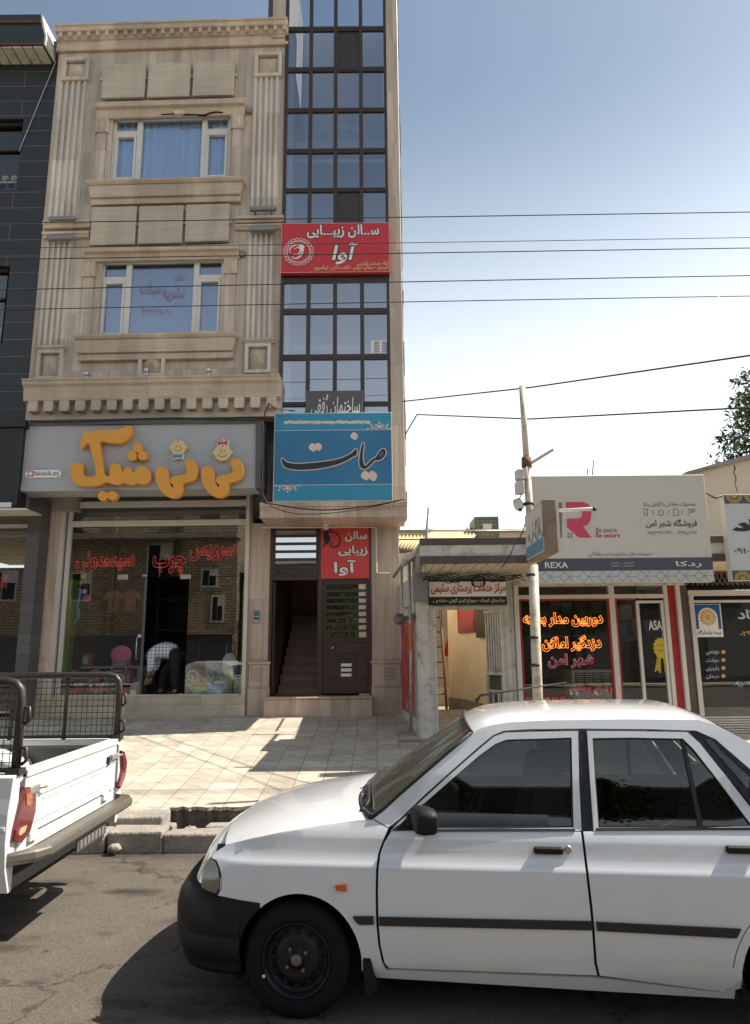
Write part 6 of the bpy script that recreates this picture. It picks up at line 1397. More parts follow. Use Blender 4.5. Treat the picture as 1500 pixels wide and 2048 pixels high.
# black seam behind the door frames
def ring(outer, inner): return outer+[outer[0]]+[inner[0]]+inner[::-1]
def ringpanel(name, outer, inner, mat, off, thick=.012):
    """frame between two outlines with the same number of points"""
    res = []
    for side in (0, 1):
        n = len(outer); vv = []
        for pl in (outer, inner):
            for x, z in pl:
                i = inset(x, z)-off; vv.append(KX.w(x, z, -i if side == 0 else -(CW_-i)))
        fs = [(k, (k+1) % n, n+(k+1) % n, n+k) for k in range(n)]
        g = G(KX); g.add(vv, fs); o = g.build(name, mat, CAR, fix=False); me = o.data; bmm = bmesh.new(); bmm.from_mesh(me); bmm.normal_update(); od = KX.dv*(1 if side == 0 else -1)
        bmesh.ops.reverse_faces(bmm, faces=[f for f in bmm.faces if f.normal.dot(od) < 0]); bmm.to_mesh(me); bmm.free()
        s = o.modifiers.new('thickness', 'SOLIDIFY'); s.thickness = thick; s.offset = -1; res.append(o)
    return res
fo = [(782, 1661), (830, 1613), (900, 1549), (955, 1501), (988, 1473), (1010, 1465), (1080, 1463), (1156, 1462), (1158, 1560), (1163, 1661), (1000, 1662), (880, 1662)]
fi = [(800, 1652), (842, 1612), (906, 1556), (961, 1509), (990, 1488), (1013, 1479), (1080, 1477), (1143, 1475), (1145, 1560), (1147, 1655), (1000, 1657), (880, 1657)]
FO, FI = cpts(fo), cpts(fi)
ringpanel('front_door_frame', FO, FI, M['carpaint'], .002, .03)
ringpanel('window_seal', cpts([(x, y) for x, y in fi]), [(x+(1.0-x)*.018, z+(1.08-z)*.03) for x, z in FI], M['seal'], -.006, .02)
ro = [(1187, 1661), (1180, 1560), (1174, 1462), (1260, 1462), (1374, 1464), (1400, 1487), (1450, 1550), (1500, 1614), (1528, 1650), (1540, 1660), (1400, 1660), (1280, 1661)]
ri = [(1197, 1655), (1190, 1560), (1185, 1476), (1260, 1475), (1366, 1477), (1388, 1499), (1436, 1560), (1480, 1619), (1500, 1646), (1508, 1655), (1400, 1655), (1280, 1655)]
RO, RI = cpts(ro), cpts(ri)
ringpanel('rear_door_frame', RO, RI, M['carpaint'], .002, .03)
ringpanel('window_seal', RI, [(x+(1.8-x)*.02, z+(1.05-z)*.03) for x, z in RI], M['seal'], -.006, .02)
panel('b_pillar', cpts([(1159, 1461), (1172, 1461), (1179, 1560), (1186, 1662), (1165, 1662), (1160, 1560)]), M['seal'], CAR, off=-.004)
panel('quarter_divider', cpts([(1362, 1477), (1369, 1478), (1408, 1655), (1398, 1655)]), M['seal'], CAR, off=-.004, thick=.02)
panel('c_pillar_vent', cpts([(1382, 1463), (1393, 1462)])+[(2.05, 1.285), (2.08, 1.265), (2.29, 1.045), (2.42, .925), (2.26, .885)]+cpts([(1540, 1655), (1506, 1614)]), M['seal'], CAR, off=-.003)
panel('quarter_glass', cpts([(1408, 1478), (1422, 1477)])+[(2.10, 1.21), (2.24, 1.06), (2.22, 1.0)], M['glass_c'], CAR, off=.003, thick=.004)
gf = [(x+(1.0-x)*.012, z+(1.08-z)*.02) for x, z in FI]; gr = [(x+(1.8-x)*.014, z+(1.05-z)*.02) for x, z in RI]
panel('front_window', gf, M['glass_c'], CAR, off=-.014, thick=.004); panel('rear_window', gr, M['glass_c'], CAR, off=-.014, thick=.004)
panel('mirror_base', cpts([(784, 1660), (862, 1660), (858, 1604), (845, 1608), (800, 1645)]), M['bump'], CAR, off=.006, thick=.015)
# --- roof, windscreen, bonnet, boot as cross surfaces
def span(name, line, mat, crown, bow=None, n=14, thick=.012, rows=None, shape=2):
    """surface from the near side line to its mirror image; line = [(x,z,inset)]"""
    vs = []
    for k, (x, z, i) in enumerate(line):
        c = crown[k] if isinstance(crown, list) else crown; b = bow[k] if isinstance(bow, list) else (bow or 0)
        for j in range(n+1):
            s = 2*j/n-1; e = 1-abs(s)**shape; w = i+(CW_-2*i)*j/n
            vs.append(KX.w(x+b*e, z+c*e, -w))
    m = n+1; fs = [(k*m+j, k*m+j+1, (k+1)*m+j+1, (k+1)*m+j) for k in range(len(line)-1) for j in range(n)]
    g = G(KX); g.add(vs, fs, True); o = g.build(name, mat, CAR, fix=False)
    bmm = bmesh.new(); bmm.from_mesh(o.data); bmm.normal_update(); bmesh.ops.reverse_faces(bmm, faces=[f for f in bmm.faces if f.normal.z < 0]); bmm.to_mesh(o.data); bmm.free()
    if thick:
        s = o.modifiers.new('thickness', 'SOLIDIFY'); s.thickness = thick; s.offset = -1; e = o.modifiers.new('edges', 'EDGE_SPLIT'); e.split_angle = R(40)
    return o
def L3(pl, extra=0): return [(x, z, inset(x, z)+extra) for x, z in pl]
rl = cpts([(946, 1466)])+rail_top+rear_out[:2]
rz_ = [(x, z+.001, inset(x, z)+.006) for x, z in rl]
span('roof', rz_, M['carpaint'], [.03, .036, .042, .046, .05, .052, .05, .042, .03][:len(rz_)], bow=[-.035, -.02, -.01]+[0]*(len(rz_)-3), shape=2.6)
rearw = [(x, z+.002, inset(x, z)+.012) for x, z in rear_out[1:]]
span('rear_screen', rearw, M['glass_c'], .03, bow=.02, thick=.004)
span('boot_lid', [(2.625, .947, .10), (2.8, .955, .09), (3.02, .94, .12), (3.13, .90, .2)], M['carpaint'], .02)
span('tail_panel', [(3.13, .90, .2), (3.15, .7, .3), (3.15, .45, .3), (3.12, .25, .3)], M['carpaint'], .0, bow=.03)
wl_ = [(x, z, inset(x, z)+.004) for x, z in cpts([(742, 1636), (764, 1620), (800, 1587), (850, 1544), (900, 1501), (943, 1465)])]
wo = span('windscreen', wl_, M['dusty'], [.0, .004, .01, .016, .022, .03], bow=[-.13, -.12, -.105, -.085, -.06, -.035], thick=.004, shape=2.4)
def edge_strip(name, line, k0, mat, r):
    g = G(); g.tube(line, r, 6); return g.build(name, mat, CAR)
for side in (0, 1):
    edge_strip('windscreen_seal', [KX.w(x, z, -(i-.004) if side == 0 else -(CW_-i+.004)) for x, z, i in wl_], 0, M['seal'], .009)
def across(line_pt, crown, bow, n=14, sh=2.4, dz=.004):
    x, z, i = line_pt; return [KX.w(x+bow*(1-abs(2*j/n-1)**sh), z+crown*(1-abs(2*j/n-1)**sh)+dz, -(i+(CW_-2*i)*j/n)) for j in range(n+1)]
edge_strip('windscreen_seal', across(wl_[0], .0, -.13), 0, M['seal'], .014); edge_strip('windscreen_seal', across(wl_[-1], .03, -.035), 0, M['seal'], .009)
# bonnet: from the nose to the screen
seam = fend_top[1:8]
hood_l = [(x+.0, z+.004, inset(x, z)+.008) for x, z in seam]
x0, z0, i0_ = hood_l[0]
nose = [(x0-.012, z0-.06, i0_+.035), (x0-.008, z0-.016, i0_+.010)]
hb = span('bonnet', nose+hood_l, M['carpaint'], [.0, .015, .028, .036, .04, .042, .042, .036, .02], bow=[-.075, -.085, -.09, -.09, -.09, -.10, -.11, -.125, -.13], shape=2.6)
cowl = span('cowl', [(hood_l[-1][0], hood_l[-1][1]-.012, hood_l[-1][2]), (wl_[0][0]+.05, wl_[0][1]-.008, wl_[0][2])], M['seal'], .0, bow=-.13, thick=0, shape=2.4)
span('bonnet_gap_liner', [(x+.03, z-.055, i+.02) for x, z, i in nose+hood_l], M['liner'], .02, bow=-.06, thick=0)  # black sheet under the bonnet, stands in for the shade in its gaps
# nose panel, bumper
def plan(off, x_max):
    P = [(x, w) for x, w in IX[:8] if x <= x_max+1e-6]
    P = [(x, w) for x, w in P][::-1]
    full = P[:-1]+[(P[-1][0], .8)]+[(x, CW_-w) for x, w in P[:-1][::-1]]
    fine = smooth_curve(full, 3, False); out = []
    for k in range(len(fine)):
        a = Vector(fine[max(k-1, 0)]); b = Vector(fine[min(k+1, len(fine)-1)]); t = (b-a).normalized(); nn = Vector((-abs(t.y), t.x if t.y > 0 else -t.x))
        out.append((Vector(fine[k]), nn))
    return out
def frontloft(name, secs, mat, x_max=-.27):
    P = plan(0, x_max); vs = []
    for z, o in secs:
        for p, nn in P:
            q = p+nn*o; vs.append(KX.w(q.x, z, -q.y))
    m = len(P); fs = [(k*m+j, k*m+j+1, (k+1)*m+j+1, (k+1)*m+j) for k in range(len(secs)-1) for j in range(m-1)]
    g = G(KX); g.add(vs, fs, True); o = g.build(name, mat, CAR); s = o.modifiers.new('thickness', 'SOLIDIFY'); s.thickness = .01; s.offset = -1; return o
frontloft('nose_panel', [(.49, -.05), (.53, -.085), (.60, -.115), (.66, -.145), (.70, -.17), (.73, -.205), (.75, -.27), (.755, -.34)], M['carpaint'], -.54)
frontloft('front_bumper', [(.165, -.10), (.175, -.045), (.20, -.03), (.235, -.032), (.25, -.012), (.30, .002), (.345, .004), (.352, -.001), (.36, .005), (.42, .006), (.47, -.004), (.50, -.022), (.535, -.05), (.54, -.10)], M['bump'], -.27)
bs = cpts([(520, 1806), (480, 1800), (440, 1792), (428, 1800)])+[(-.40, .30), (-.36, .165)]+arc(0.015, WZ, .303, 198, 131, 10)
panel('bumper_wing', bs, M['bump'], CAR, off=.0035, thick=.012)
hlp = cpts([(420, 1716), (430, 1723), (436, 1738), (439, 1757), (438, 1775), (432, 1786), (415, 1780), (403, 1773), (404, 1757), (407, 1738), (414, 1721)])
HL = panel('headlight', hlp, pm('yellowed_headlight', (.17, .145, .095), .12, var=.25, scale=7, coat=1.0), CAR, off=.004, thick=.02)
panel('headlight_seal', [(x+(x+.53)*.10, z+(z-.62)*.09) for x, z in hlp], M['seal'], CAR, off=.0005, thick=.01)
panel('side_indicator', cpts([(671, 1769), (693, 1767), (694, 1779), (690, 1782), (672, 1779)]), pm('amber_lens', (.55, .09, .015), .2, var=.1, coat=1), CAR, off=.014, thick=.014)
# side strips
M['strip'] = pm('black_side_strip', (.018, .018, .02), .5, var=.15)
panel('side_strip', cpts([(706, 1832), (747, 1832), (748, 1848), (719, 1848), (711, 1842)]), M['strip'], CAR, off=.012)
panel('side_strip', cpts([(758, 1833), (1184, 1842), (1185, 1859), (759, 1850)]), M['strip'], CAR, off=.012)
panel('side_strip', cpts([(1192, 1843), (1481, 1857), (1472, 1875), (1194, 1860)]), M['strip'], CAR, off=.012)
panel('window_ledge', cpts([(860, 1657), (1150, 1656), (1150, 1661), (860, 1662)]), M['seal'], CAR, off=.008, thick=.01); panel('window_ledge', cpts([(1192, 1655), (1520, 1654), (1520, 1659), (1192, 1660)]), M['seal'], CAR, off=.008, thick=.01)
# handles, lock
def handle(x0, y0, x1, y1):
    a = ct(x0, y0); b = ct(x1, y1); g = G(KX); zc = (a[1]+b[1])/2; h = abs(a[1]-b[1])/2; i = inset(1, zc)
    g.box(a[0], b[0], zc-h, zc+h, -i-.004, -i+.028)
    o = g.build('door_handle', M['bump'], CAR, bevel=.012, seg=3)
    g = G(KX); g.box(a[0]+.004, b[0]-.004, zc-h-.028, zc-h-.002, -i-.02, -i+.002); g.build('handle_recess', M['carpaint'], CAR, bevel=.008, seg=2)
handle(1066, 1691, 1127, 1708); handle(1448, 1689, 1512, 1707)
x, z = ct(1136, 1699); g = G(); g.lathe(KX.w(x, z, -inset(x, z)-.004), tuple(KX.dv), [(0, .018), (.008, .018), (.010, .012), (.010, 0)], 16); g.build('door_lock', M['silver'], CAR)
# mirror
MR = G(KX); x, z = ct(822, 1632); i = inset(x, z)
prof_ = [(-.02, -.055), (.05, -.06), (.085, -.045), (.09, .03), (.06, .055), (.0, .06), (-.03, .03)]
def mir(d): return [(x+.005+a*(1-.2*d), z+.012+b_*(1-.15*d)) for a, b_ in prof_]
vs = []; 
for d, k in ((.015, .55), (.05, .9), (.10, 1.0), (.16, .96), (.19, .80), (.20, .5)):
    cxm = x+.015+.05*d/.2; vs += [KX.w(cxm+a*k, z+.008+b_*k, -i+d) for a, b_ in smooth_curve(prof_, 2)]
m = len(prof_)*2
MR.add(vs, [(r*m+j, r*m+(j+1) % m, (r+1)*m+(j+1) % m, (r+1)*m+j) for r in range(5) for j in range(m)]+[tuple(range(m)), tuple(range(5*m, 6*m))], True)
o = MR.build('wing_mirror', M['bump'], CAR); e = o.modifiers.new('edges', 'EDGE_SPLIT'); e.split_angle = R(50)
g = G(KX); g.box(x-.02, x+.03, z-.04, z+.02, -i-.01, -i+.05); g.build('mirror_arm', M['bump'], CAR, bevel=.008)
# wheels
M['tyre'] = pm('worn_tyre', (.006, .0057, .0054), .85, spec=.3, var=.3, scale=8, bump=.15, bscale=120)
M['steel'] = pm('black_steel_rim', (.010, .010, .0105), .45, var=.3, metal=.3)
def wheel(cx, side, par, F=KX, cz=WZ, r=.258, width=.16, ins=.012, W=CW_):
    dv = F.dv if side == 0 else -F.dv; c = F.w(cx, cz, -ins if side == 0 else -(W-ins)); k = r/.258
    root = None
    g = G(); g.lathe(c, tuple(-dv), [(.012*k, .165*k), (.004*k, .172*k), (-.0, .20*k), (.004*k, .235*k), (.018*k, .251*k), (.03*k, .2575*k), (width-.03, .2575*k), (width-.012, .25*k), (width, .2*k), (width, .165*k)], 48); ty = g.build('wheel', M['tyre'], par)
    g = G()
    for q in range(60):                                            # tread blocks
        a = 2*math.pi*q/60
        N = Vector((0, 0, 1)); B = dv.cross(N).normalized(); rad = N*math.cos(a)+B*math.sin(a); tan = B*math.cos(a)-N*math.sin(a)
        for s0, s1, sh in ((.022, .07, 0), (.08, .135, .5)):
            t0 = tan*(r*.030); p = c+rad*(r-.003)+tan*r*.05*sh
            vs = [p-t0-dv*s0, p+t0-dv*s0, p+t0-dv*s1, p-t0-dv*s1]; g.add(vs+[v+rad*.005 for v in vs], [(4, 5, 6, 7), (0, 1, 5, 4), (1, 2, 6, 5), (2, 3, 7, 6), (3, 0, 4, 7)])
    g.build('tread', M['tyre'], ty)
    g = G(); g.lathe(c, tuple(-dv), [(.008*k, .168*k), (.0*k, .166*k), (.006*k, .158*k), (.035*k, .152*k), (.05*k, .140*k), (.045*k, .125*k), (.028*k, .105*k), (.016*k, .085*k), (.022*k, .06*k), (.024*k, .035*k), (.010*k, .033*k), (.004*k, .028*k), (.004*k, 0)], 40); g.build('rim', M['steel'], ty)
    g = G(); N = Vector((0, 0, 1)); B = dv.cross(N).normalized()
    for q in range(12):
        a = 2*math.pi*q/12; p = c+(N*math.cos(a)+B*math.sin(a))*.117*k-dv*.034*k; g.lathe(p-dv*.006, tuple(dv), [(0, .0), (.0, .014*k), (.010, .014*k), (.010, .0)], 10)
    build_each(g, 'rim_hole', M['liner'], ty)
    g = G()
    for q in range(4):
        a = 2*math.pi*(q+.4)/4; p = c+(N*math.cos(a)+B*math.sin(a))*.055*k-dv*.02*k; g.lathe(p, tuple(dv), [(-.01, .009), (.012, .009), (.014, .006), (.014, 0)], 6)
    g.lathe(c-dv*.004, tuple(dv), [(0, .026*k), (.004, .024*k), (.006, .012*k), (.006, 0)], 16)
    g.build('wheel_nut', pm('rusty_nut', (.20, .15, .12), .5, metal=.5, var=.3), ty)
    g = G(); a = 2.0; p = c+(N*math.cos(a)*1+B*math.sin(a))*.172*k; g.ball(p, .008); g.build('balance_weight', M['white'], ty)
    return ty
for cx in (0, RW):
    for s in (0, 1): wheel(cx, s, CAR)
# wheel wells and underside
g = G(KX)
for cx in (0, RW):
    for s in (0, 1):
        n = 20; r = .315; vs = []
        for w in (.035, .42):
            for k in range(n+1):
                a = R(-20+220*k/n); vs.append(KX.w(cx+.01+r*math.cos(a), WZ+r*math.sin(a), -w if s == 0 else -(CW_-w)))
        m = n+1; g.add(vs, [(k, k+1, m+k+1, m+k) for k in range(n)]+[tuple(range(m, 2*m))], True)
build_each(g, 'wheel_well', M['liner'], CAR, fix=False)
g = G(KX); g.box(.36, 1.99, .16, .26, -1.5, -.1); g.box(-.58, .36, .2, .5, -1.15, -.45); g.box(2.66, 3.05, .22, .6, -1.4, -.2); g.box(1.99, 2.66, .22, .5, -1.1, -.5); g.build('underside', M['liner'], CAR)
g = G(KX); x, z = .30, .25
g.poly([(.315, .33), (.355, .32), (.375, .20), (.39, .135), (.335, .10), (.325, .20)], -.16, -.025); g.build('mud_flap', M['bump'], CAR, bevel=.005)
# cabin
M['seat'] = pm('grey_seat_cloth', (.11, .10, .095), .9, var=.2, bump=.2); M['dash'] = pm('dark_dashboard', (.035, .034, .034), .6, var=.15)
def seat(x, w, back=True):
    g = G(KX); d = -w
    g.box(x-.28, x+.22, .40, .54, d-.24, d+.24); g.taper(x+.28, x+.40, .52, 1.06, x+.14, x+.30, d-.24, d+.24); o = g.build('seat', M['seat'], CAR, bevel=.04, seg=3)
    g = G(KX); g.taper(x+.33, x+.42, 1.08, 1.23, x+.32, x+.43, d-.12, d+.12); g.build('headrest', M['seat'], o, bevel=.03, seg=3)
seat(.98, .42); seat(.98, 1.18)
g = G(KX); g.box(1.75, 2.25, .40, .52, -1.35, -.25); g.taper(2.28, 2.40, .50, 1.0, 2.12, 2.26, -1.35, -.25); g.taper(2.35, 2.42, 1.0, 1.14, 2.33, 2.43, -.62, -.36); g.taper(2.35, 2.42, 1.0, 1.14, 2.33, 2.43, -1.24, -.98); g.build('rear_bench', M['seat'], CAR, bevel=.03, seg=2)
g = G(KX); g.poly([(.50, .55), (.50, .86), (.60, .885), (.72, .86), (.80, .80), (.78, .60), (.62, .5)], -1.48, -.12); g.build('dashboard', M['dash'], CAR, bevel=.02, seg=2)
g = G(KX); c = KX.w(.86, .84, -.42); N = Vector((0, 0, 1)); ax = (KX.ux*.85+N*-.45).normalized(); b1_ = ax.cross(KX.dv).normalized(); b2_ = ax.cross(b1_)
g.tube([c+(b1_*math.cos(a)+b2_*math.sin(a))*.18 for a in [k*2*math.pi/28 for k in range(29)]], .014, 8); g.tube([c+b2_*.17, c-b2_*.17], .016, 6); g.tube([c, c-ax*-.12], .03); g.ball(c, .05, sc=(1, 1, .6)); g.build('steering_wheel', M['dash'], CAR)
g = G(KX); g.box(.5, 2.4, .26, .30, -1.5, -.1); g.box(2.38, 2.42, .3, .93, -1.48, -.12); g.box(2.42, 2.62, .90, .93, -1.45, -.15); g.box(.42, .5, .3, .84, -1.5, -.1); g.build('cabin_floor', M['dash'], CAR)
# wipers and aerial
g = G(KX)
for w0, w1 in ((.22, .60), (.74, 1.12)):
    def wp(w, t):                                                  # point on the screen, a little above it
        s = 2*(w-.08)/(CW_-.16)-1; e = 1-abs(s)**2.4; x = wl_[0][0]+.02+.06*t-.13*e; return KX.w(x, wl_[0][1]+.03+.055*t, -w)
    g.tube([wp(w0, -.4), wp(w0+.05, .2), wp(w1, .45)], .009, 6); g.tube([wp(w0-.12, .0), wp(w1+.1, .6)], .006, 6); g.ball(wp(w0, -.45), .018)
g.build('wiper', M['seal'], CAR)
g = G(KX); a = KX.w(.93, 1.375, -1.25); g.tube([a, a+Vector((.03, 0, .04)), a+Vector((.62, .02, .12))], [.016, .010, .003], 6); g.build('aerial', M['seal'], CAR)

# ================================================================ pickup at the kerb
PK = thing('pickup_truck', 'old white pickup seen from its tailgate with mesh side rails', 'pickup truck', (-3.5, 5, 0))
M['pkpaint'] = pm('chalky_pickup_paint', (.62, .64, .60), .42, var=.07, dirt=.45, dcol=(.33, .27, .2), dscale=2.2, coat=.25, bump=.12, bscale=5)
TX = -2.03; KF = Frame((TX, 0), ux=(0, 1, 0), dv=(1, 0, 0))
Ya, zta = KF.p(50, 1541); Yb, ztb = KF.p(236, 1482); zt_ = (zta+ztb)/2
zlo = (KF.p(55, 1663)[1]+KF.p(230, 1579)[1])/2
zfl = zlo+.02
Yn, Yf = Ya-.10, Yb+.10
g = G(KF); g.box(Ya+.02, Yb-.02, zlo, zt_, -.05, 0); g.box(Ya+.02, Yb-.02, zt_-.16, zt_-.15, 0, .006); g.box(Ya+.02, Yb-.02, zt_-.03, zt_+.01, -.06, .008)
g.box(Ya+.16, Yb-.16, zlo+.05, zlo+.06, 0, .004)
for q in range(3): yy = Ya+.25+q*.38; g.box(yy, yy+.26, zlo+.16, zlo+.172, 0, .004)
TG = g.build('tailgate', M['pkpaint'], PK, bevel=.006, seg=2)
g = G(KF); g.box(Ya-.01, Yb+.01, zlo-.10, zlo-.012, -.06, -.01); g.build('tail_sill', M['pkpaint'], PK, bevel=.01)
for y in (Ya+.16, Yb-.20):
    g = G(KF); g.box(y-.05, y+.05, zlo-.05, zlo+.0, -.012, .012); g.build('hinge', M['pkpaint'], TG, bevel=.004)
for y in (Ya+.10, Yb-.10):
    g = G(KF); g.box(y-.06, y+.06, zt_-.13, zt_-.09, 0, .025); g.tube([KF.w(y+.05, zt_-.11, .02), KF.w(y+.12, zt_-.115, .035)], .01); g.build('latch', M['galv'], TG, bevel=.003)
    g = G(KF); g.box(y-.12, y-.08, zt_-.16, zt_-.10, -.02, .012) ; g.build('latch_slot', M['liner'], TG)
# side panels with rounded lower section, corner posts
for yo, s in ((Yn, -1), (Yf, 1)):
    P = [(0, zt_), (.02*s, zt_-.01), (.035*s, zt_-.12), (.05*s, zt_-.2), (.05*s, zt_-.36), (.03*s, zt_-.5), (-.02*s, zt_-.62), (-.06*s, zt_-.62), (-.06*s, zt_-.05), (-.09*s, zt_-.04), (-.09*s, zt_)]
    n = len(P); vs = [(x, yo+a, z) for x in (-4.0, TX-.002) for a, z in P]
    g = G(); g.add(vs, [(i, (i+1) % n, n+(i+1) % n, n+i) for i in range(n)]+[tuple(range(n)), tuple(range(n, 2*n))]); 
    g.wb(-4.0, TX-.01, yo+(.052*s if s > 0 else -.058), yo+(.058*s if s > 0 else -.050*1), zt_-.285, zt_-.262)
    g.build('bed_side', M['pkpaint'], PK, bevel=.008, seg=2)
g = G(); g.wb(-4.0, TX-.06, Yn+.06, Yf-.06, zlo-.02, zlo+.02); g.build('bed_floor', M['dgrey'], PK)
g = G(); g.wb(-4.0, -3.96, Yn+.1, Yf-.1, zlo, zt_); g.build('bed_front', M['dgrey'], PK)
g = G(); g.wb(-4.0, TX-.06, Yf-.10, Yf-.092, zlo, zt_-.06); g.build('bed_lining', M['dgrey'], PK)
g = G(); 
for yo in (Yn+.24, Yf-.24): g.add([(x, y, z) for y in (yo-.14, yo+.14) for x, z in ((-3.5, zlo+.02), (-3.4, zlo+.22), (-3.2, zlo+.3), (-2.9, zlo+.3), (-2.7, zlo+.22), (-2.6, zlo+.02))], [(i, i+1, 7+i, 6+i) for i in range(5)]+[tuple(range(6)), tuple(range(6, 12))])
build_each(g, 'wheel_arch', M['pkpaint'], PK, bevel=.02, seg=2)
# tail lamps
def lamp(pl, flip):
    pts = [KF.p(*q) for q in pl]; out = []
    g = G(KF); g.poly(pts, -.03, .022); o = g.build('tail_lamp', pm('red_tail_lens', (.13, .006, .006), .18, var=.08, coat=1), PK, bevel=.012, seg=2)
    ys = [a for a, _ in pts]; zs_ = [b for _, b in pts]; H = max(zs_)-min(zs_)
    return o, min(ys), max(ys), min(zs_), max(zs_)
nl = [(44, 1574), (63, 1572), (67, 1590), (66, 1622), (55, 1665), (37, 1687), (20, 1684), (24, 1660), (34, 1618)]
o, y0, y1, z0, z1 = lamp(nl, 0)
M['amber'] = pm('amber_tail_lens', (.38, .10, .02), .2, var=.1, coat=1); M['clear'] = pm('pale_tail_lens', (.55, .36, .2), .2, var=.1, coat=1)
g = G(KF); g.poly([KF.p(*q, .025) for q in ((53, 1588), (64, 1584), (65, 1602), (60, 1612), (53, 1610))], .02, .026); g.build('amber_lens', M['amber'], o)
g = G(KF); g.poly([KF.p(*q, .025) for q in ((42, 1656), (54, 1650), (50, 1664), (40, 1672), (38, 1668))], .02, .026); g.build('reversing_lens', M['clear'], o)
fl2 = [(239, 1500), (245, 1503), (250, 1524), (245, 1558), (236, 1579), (232, 1574), (241, 1540)]
o, *_ = lamp(fl2, 1)
# bumper
BX = Frame((TX+.10, 0), ux=(0, 1, 0), dv=(1, 0, 0)); yb1, zb1 = BX.p(262, 1596); zbm = BX.p(130, 1672)[1]; yb0 = 2*((Ya+Yb)/2)-yb1
ZB = zbm
sec = [(-.03, ZB+.03), (.045, ZB+.03), (.062, ZB+.018), (.066, ZB-.015), (.055, ZB-.035), (.0, ZB-.04), (-.03, ZB-.035)]
g = G(BX); n = len(sec); vs = []
for y, k in ((yb0-.05, .0), (yb0+.04, .75), (yb0+.14, 1), (yb1-.16, 1), (yb1-.08, .75), (yb1-.03, .0)):
    vs += [BX.w(y, z, -.14+(d+.14)*(k*.85+.15)) for d, z in sec]
g.add(vs, [(r*n+j, r*n+(j+1) % n, (r+1)*n+(j+1) % n, (r+1)*n+j) for r in range(5) for j in range(n)]+[tuple(range(n)), tuple(range(5*n, 6*n))])
g.build('rear_bumper', pm('dull_chrome_bumper', (.20, .18, .155), .4, metal=.6, var=.2, scale=5, dirt=.8, dcol=(.16, .10, .06), dscale=2.5), PK, bevel=.012, seg=2)
g = G(BX); g.box((Ya+Yb)/2-.24, (Ya+Yb)/2+.24, ZB-.13, ZB-.055, .02, .03); o = g.build('plate_holder', M['dgrey'], PK)
g = G(BX); 
for k in range(7): y = (Ya+Yb)/2-.2+.06*k; g.box(y, y+.035, ZB-.115, ZB-.07, .03, .034)
build_each(g, 'worn_digit', M['grey'], o)
# rails
M['rail'] = pm('worn_black_tube', (.045, .035, .030), .42, metal=.3, var=.35, scale=9)
def rail(Y, pxend, ytop, ybot, nm):
    F = Frame((0, Y)); xe, zt2 = F.p(pxend, ytop); zb2 = zt_+.0; xe0 = TX-.03
    g = G(); g.tube([(-4.0, Y, zt2), (xe0-.10, Y, zt2), (xe0-.04, Y, zt2-.012), (xe0-.008, Y, zt2-.05), (xe0, Y, zt2-.11), (xe0, Y, zb2)], .026, 12); g.tube([(-4, Y, zb2+.02), (xe0, Y, zb2+.02)], .013, 8)
    for k in (.42, .85, 1.3): g.tube([(xe0-k, Y, zt2), (xe0-k, Y, zb2)], .016, 8)
    g.wb(xe0-.04, xe0+.04, Y-.04, Y+.04, zb2-.006, zb2+.03)
    o = g.build('side_rail', M['rail'], PK)
    g = G(); x = xe0-.04
    while x > -3.6: g.tube([(x, Y, zb2+.02), (x, Y, zt2-.01)], .0028, 4, cap=False); x -= .042
    z = zb2+.06
    while z < zt2-.02: g.tube([(-3.6, Y+.003, z), (xe0, Y+.003, z)], .0028, 4, cap=False); z += .048
    g.build('wire_mesh', M['rail'], o)
    for zz in (zb2+.14, zt2-.15):
        g = G(); g.tube([(xe0, Y, zz), (xe0+.05, Y, zz), (xe0+.055, Y, zz-.07), (xe0+.03, Y, zz-.09)], .011, 8); g.build('rail_hook', M['rail'], o)
    return zt2
rail(Yn+.05, 46, 1362, 1548, 'near'); rail(Yf-.05, 215, 1350, 1475, 'far')
# cab and chassis ahead of the bed
CABP = [(-4.05, .45), (-4.05, 1.05), (-4.15, 1.38), (-4.3, 1.45), (-5.1, 1.45), (-5.3, 1.38), (-5.75, 1.0), (-6.7, .92), (-6.8, .8), (-6.8, .45)]
g = G(); 
for y0_, y1_ in ((Yn, Yf),): 
    vs = [(x, y0_+(.1 if z > 1.1 else 0), z) for x, z in CABP]+[(x, y1_-(.1 if z > 1.1 else 0), z) for x, z in CABP]; n = len(CABP); g.add(vs, [(i, (i+1) % n, n+(i+1) % n, n+i) for i in range(n)]+[tuple(range(n)), tuple(range(n, 2*n))])
cb = g.build('cab', M['pkpaint'], PK, bevel=.03, seg=2)
g = G(); g.wb(-5.0, -4.25, Yn+.03, Yn+.1, 1.05, 1.36); g.wb(-4.13, -4.06, Yn+.25, Yf-.25, 1.08, 1.34); g.build('cab_window', M['liner'], cb)
g = G(); g.wb(-6.6, TX-.15, Yn+.35, Yf-.35, .32, .48); g.build('chassis', M['liner'], PK)
PKF = Frame((0, Yn))
for x in (-3.05, -6.0):
    for s in (0, 1): wheel(x, s, PK, F=PKF, cz=.31, r=.31, ins=.06, W=Yf-Yn)
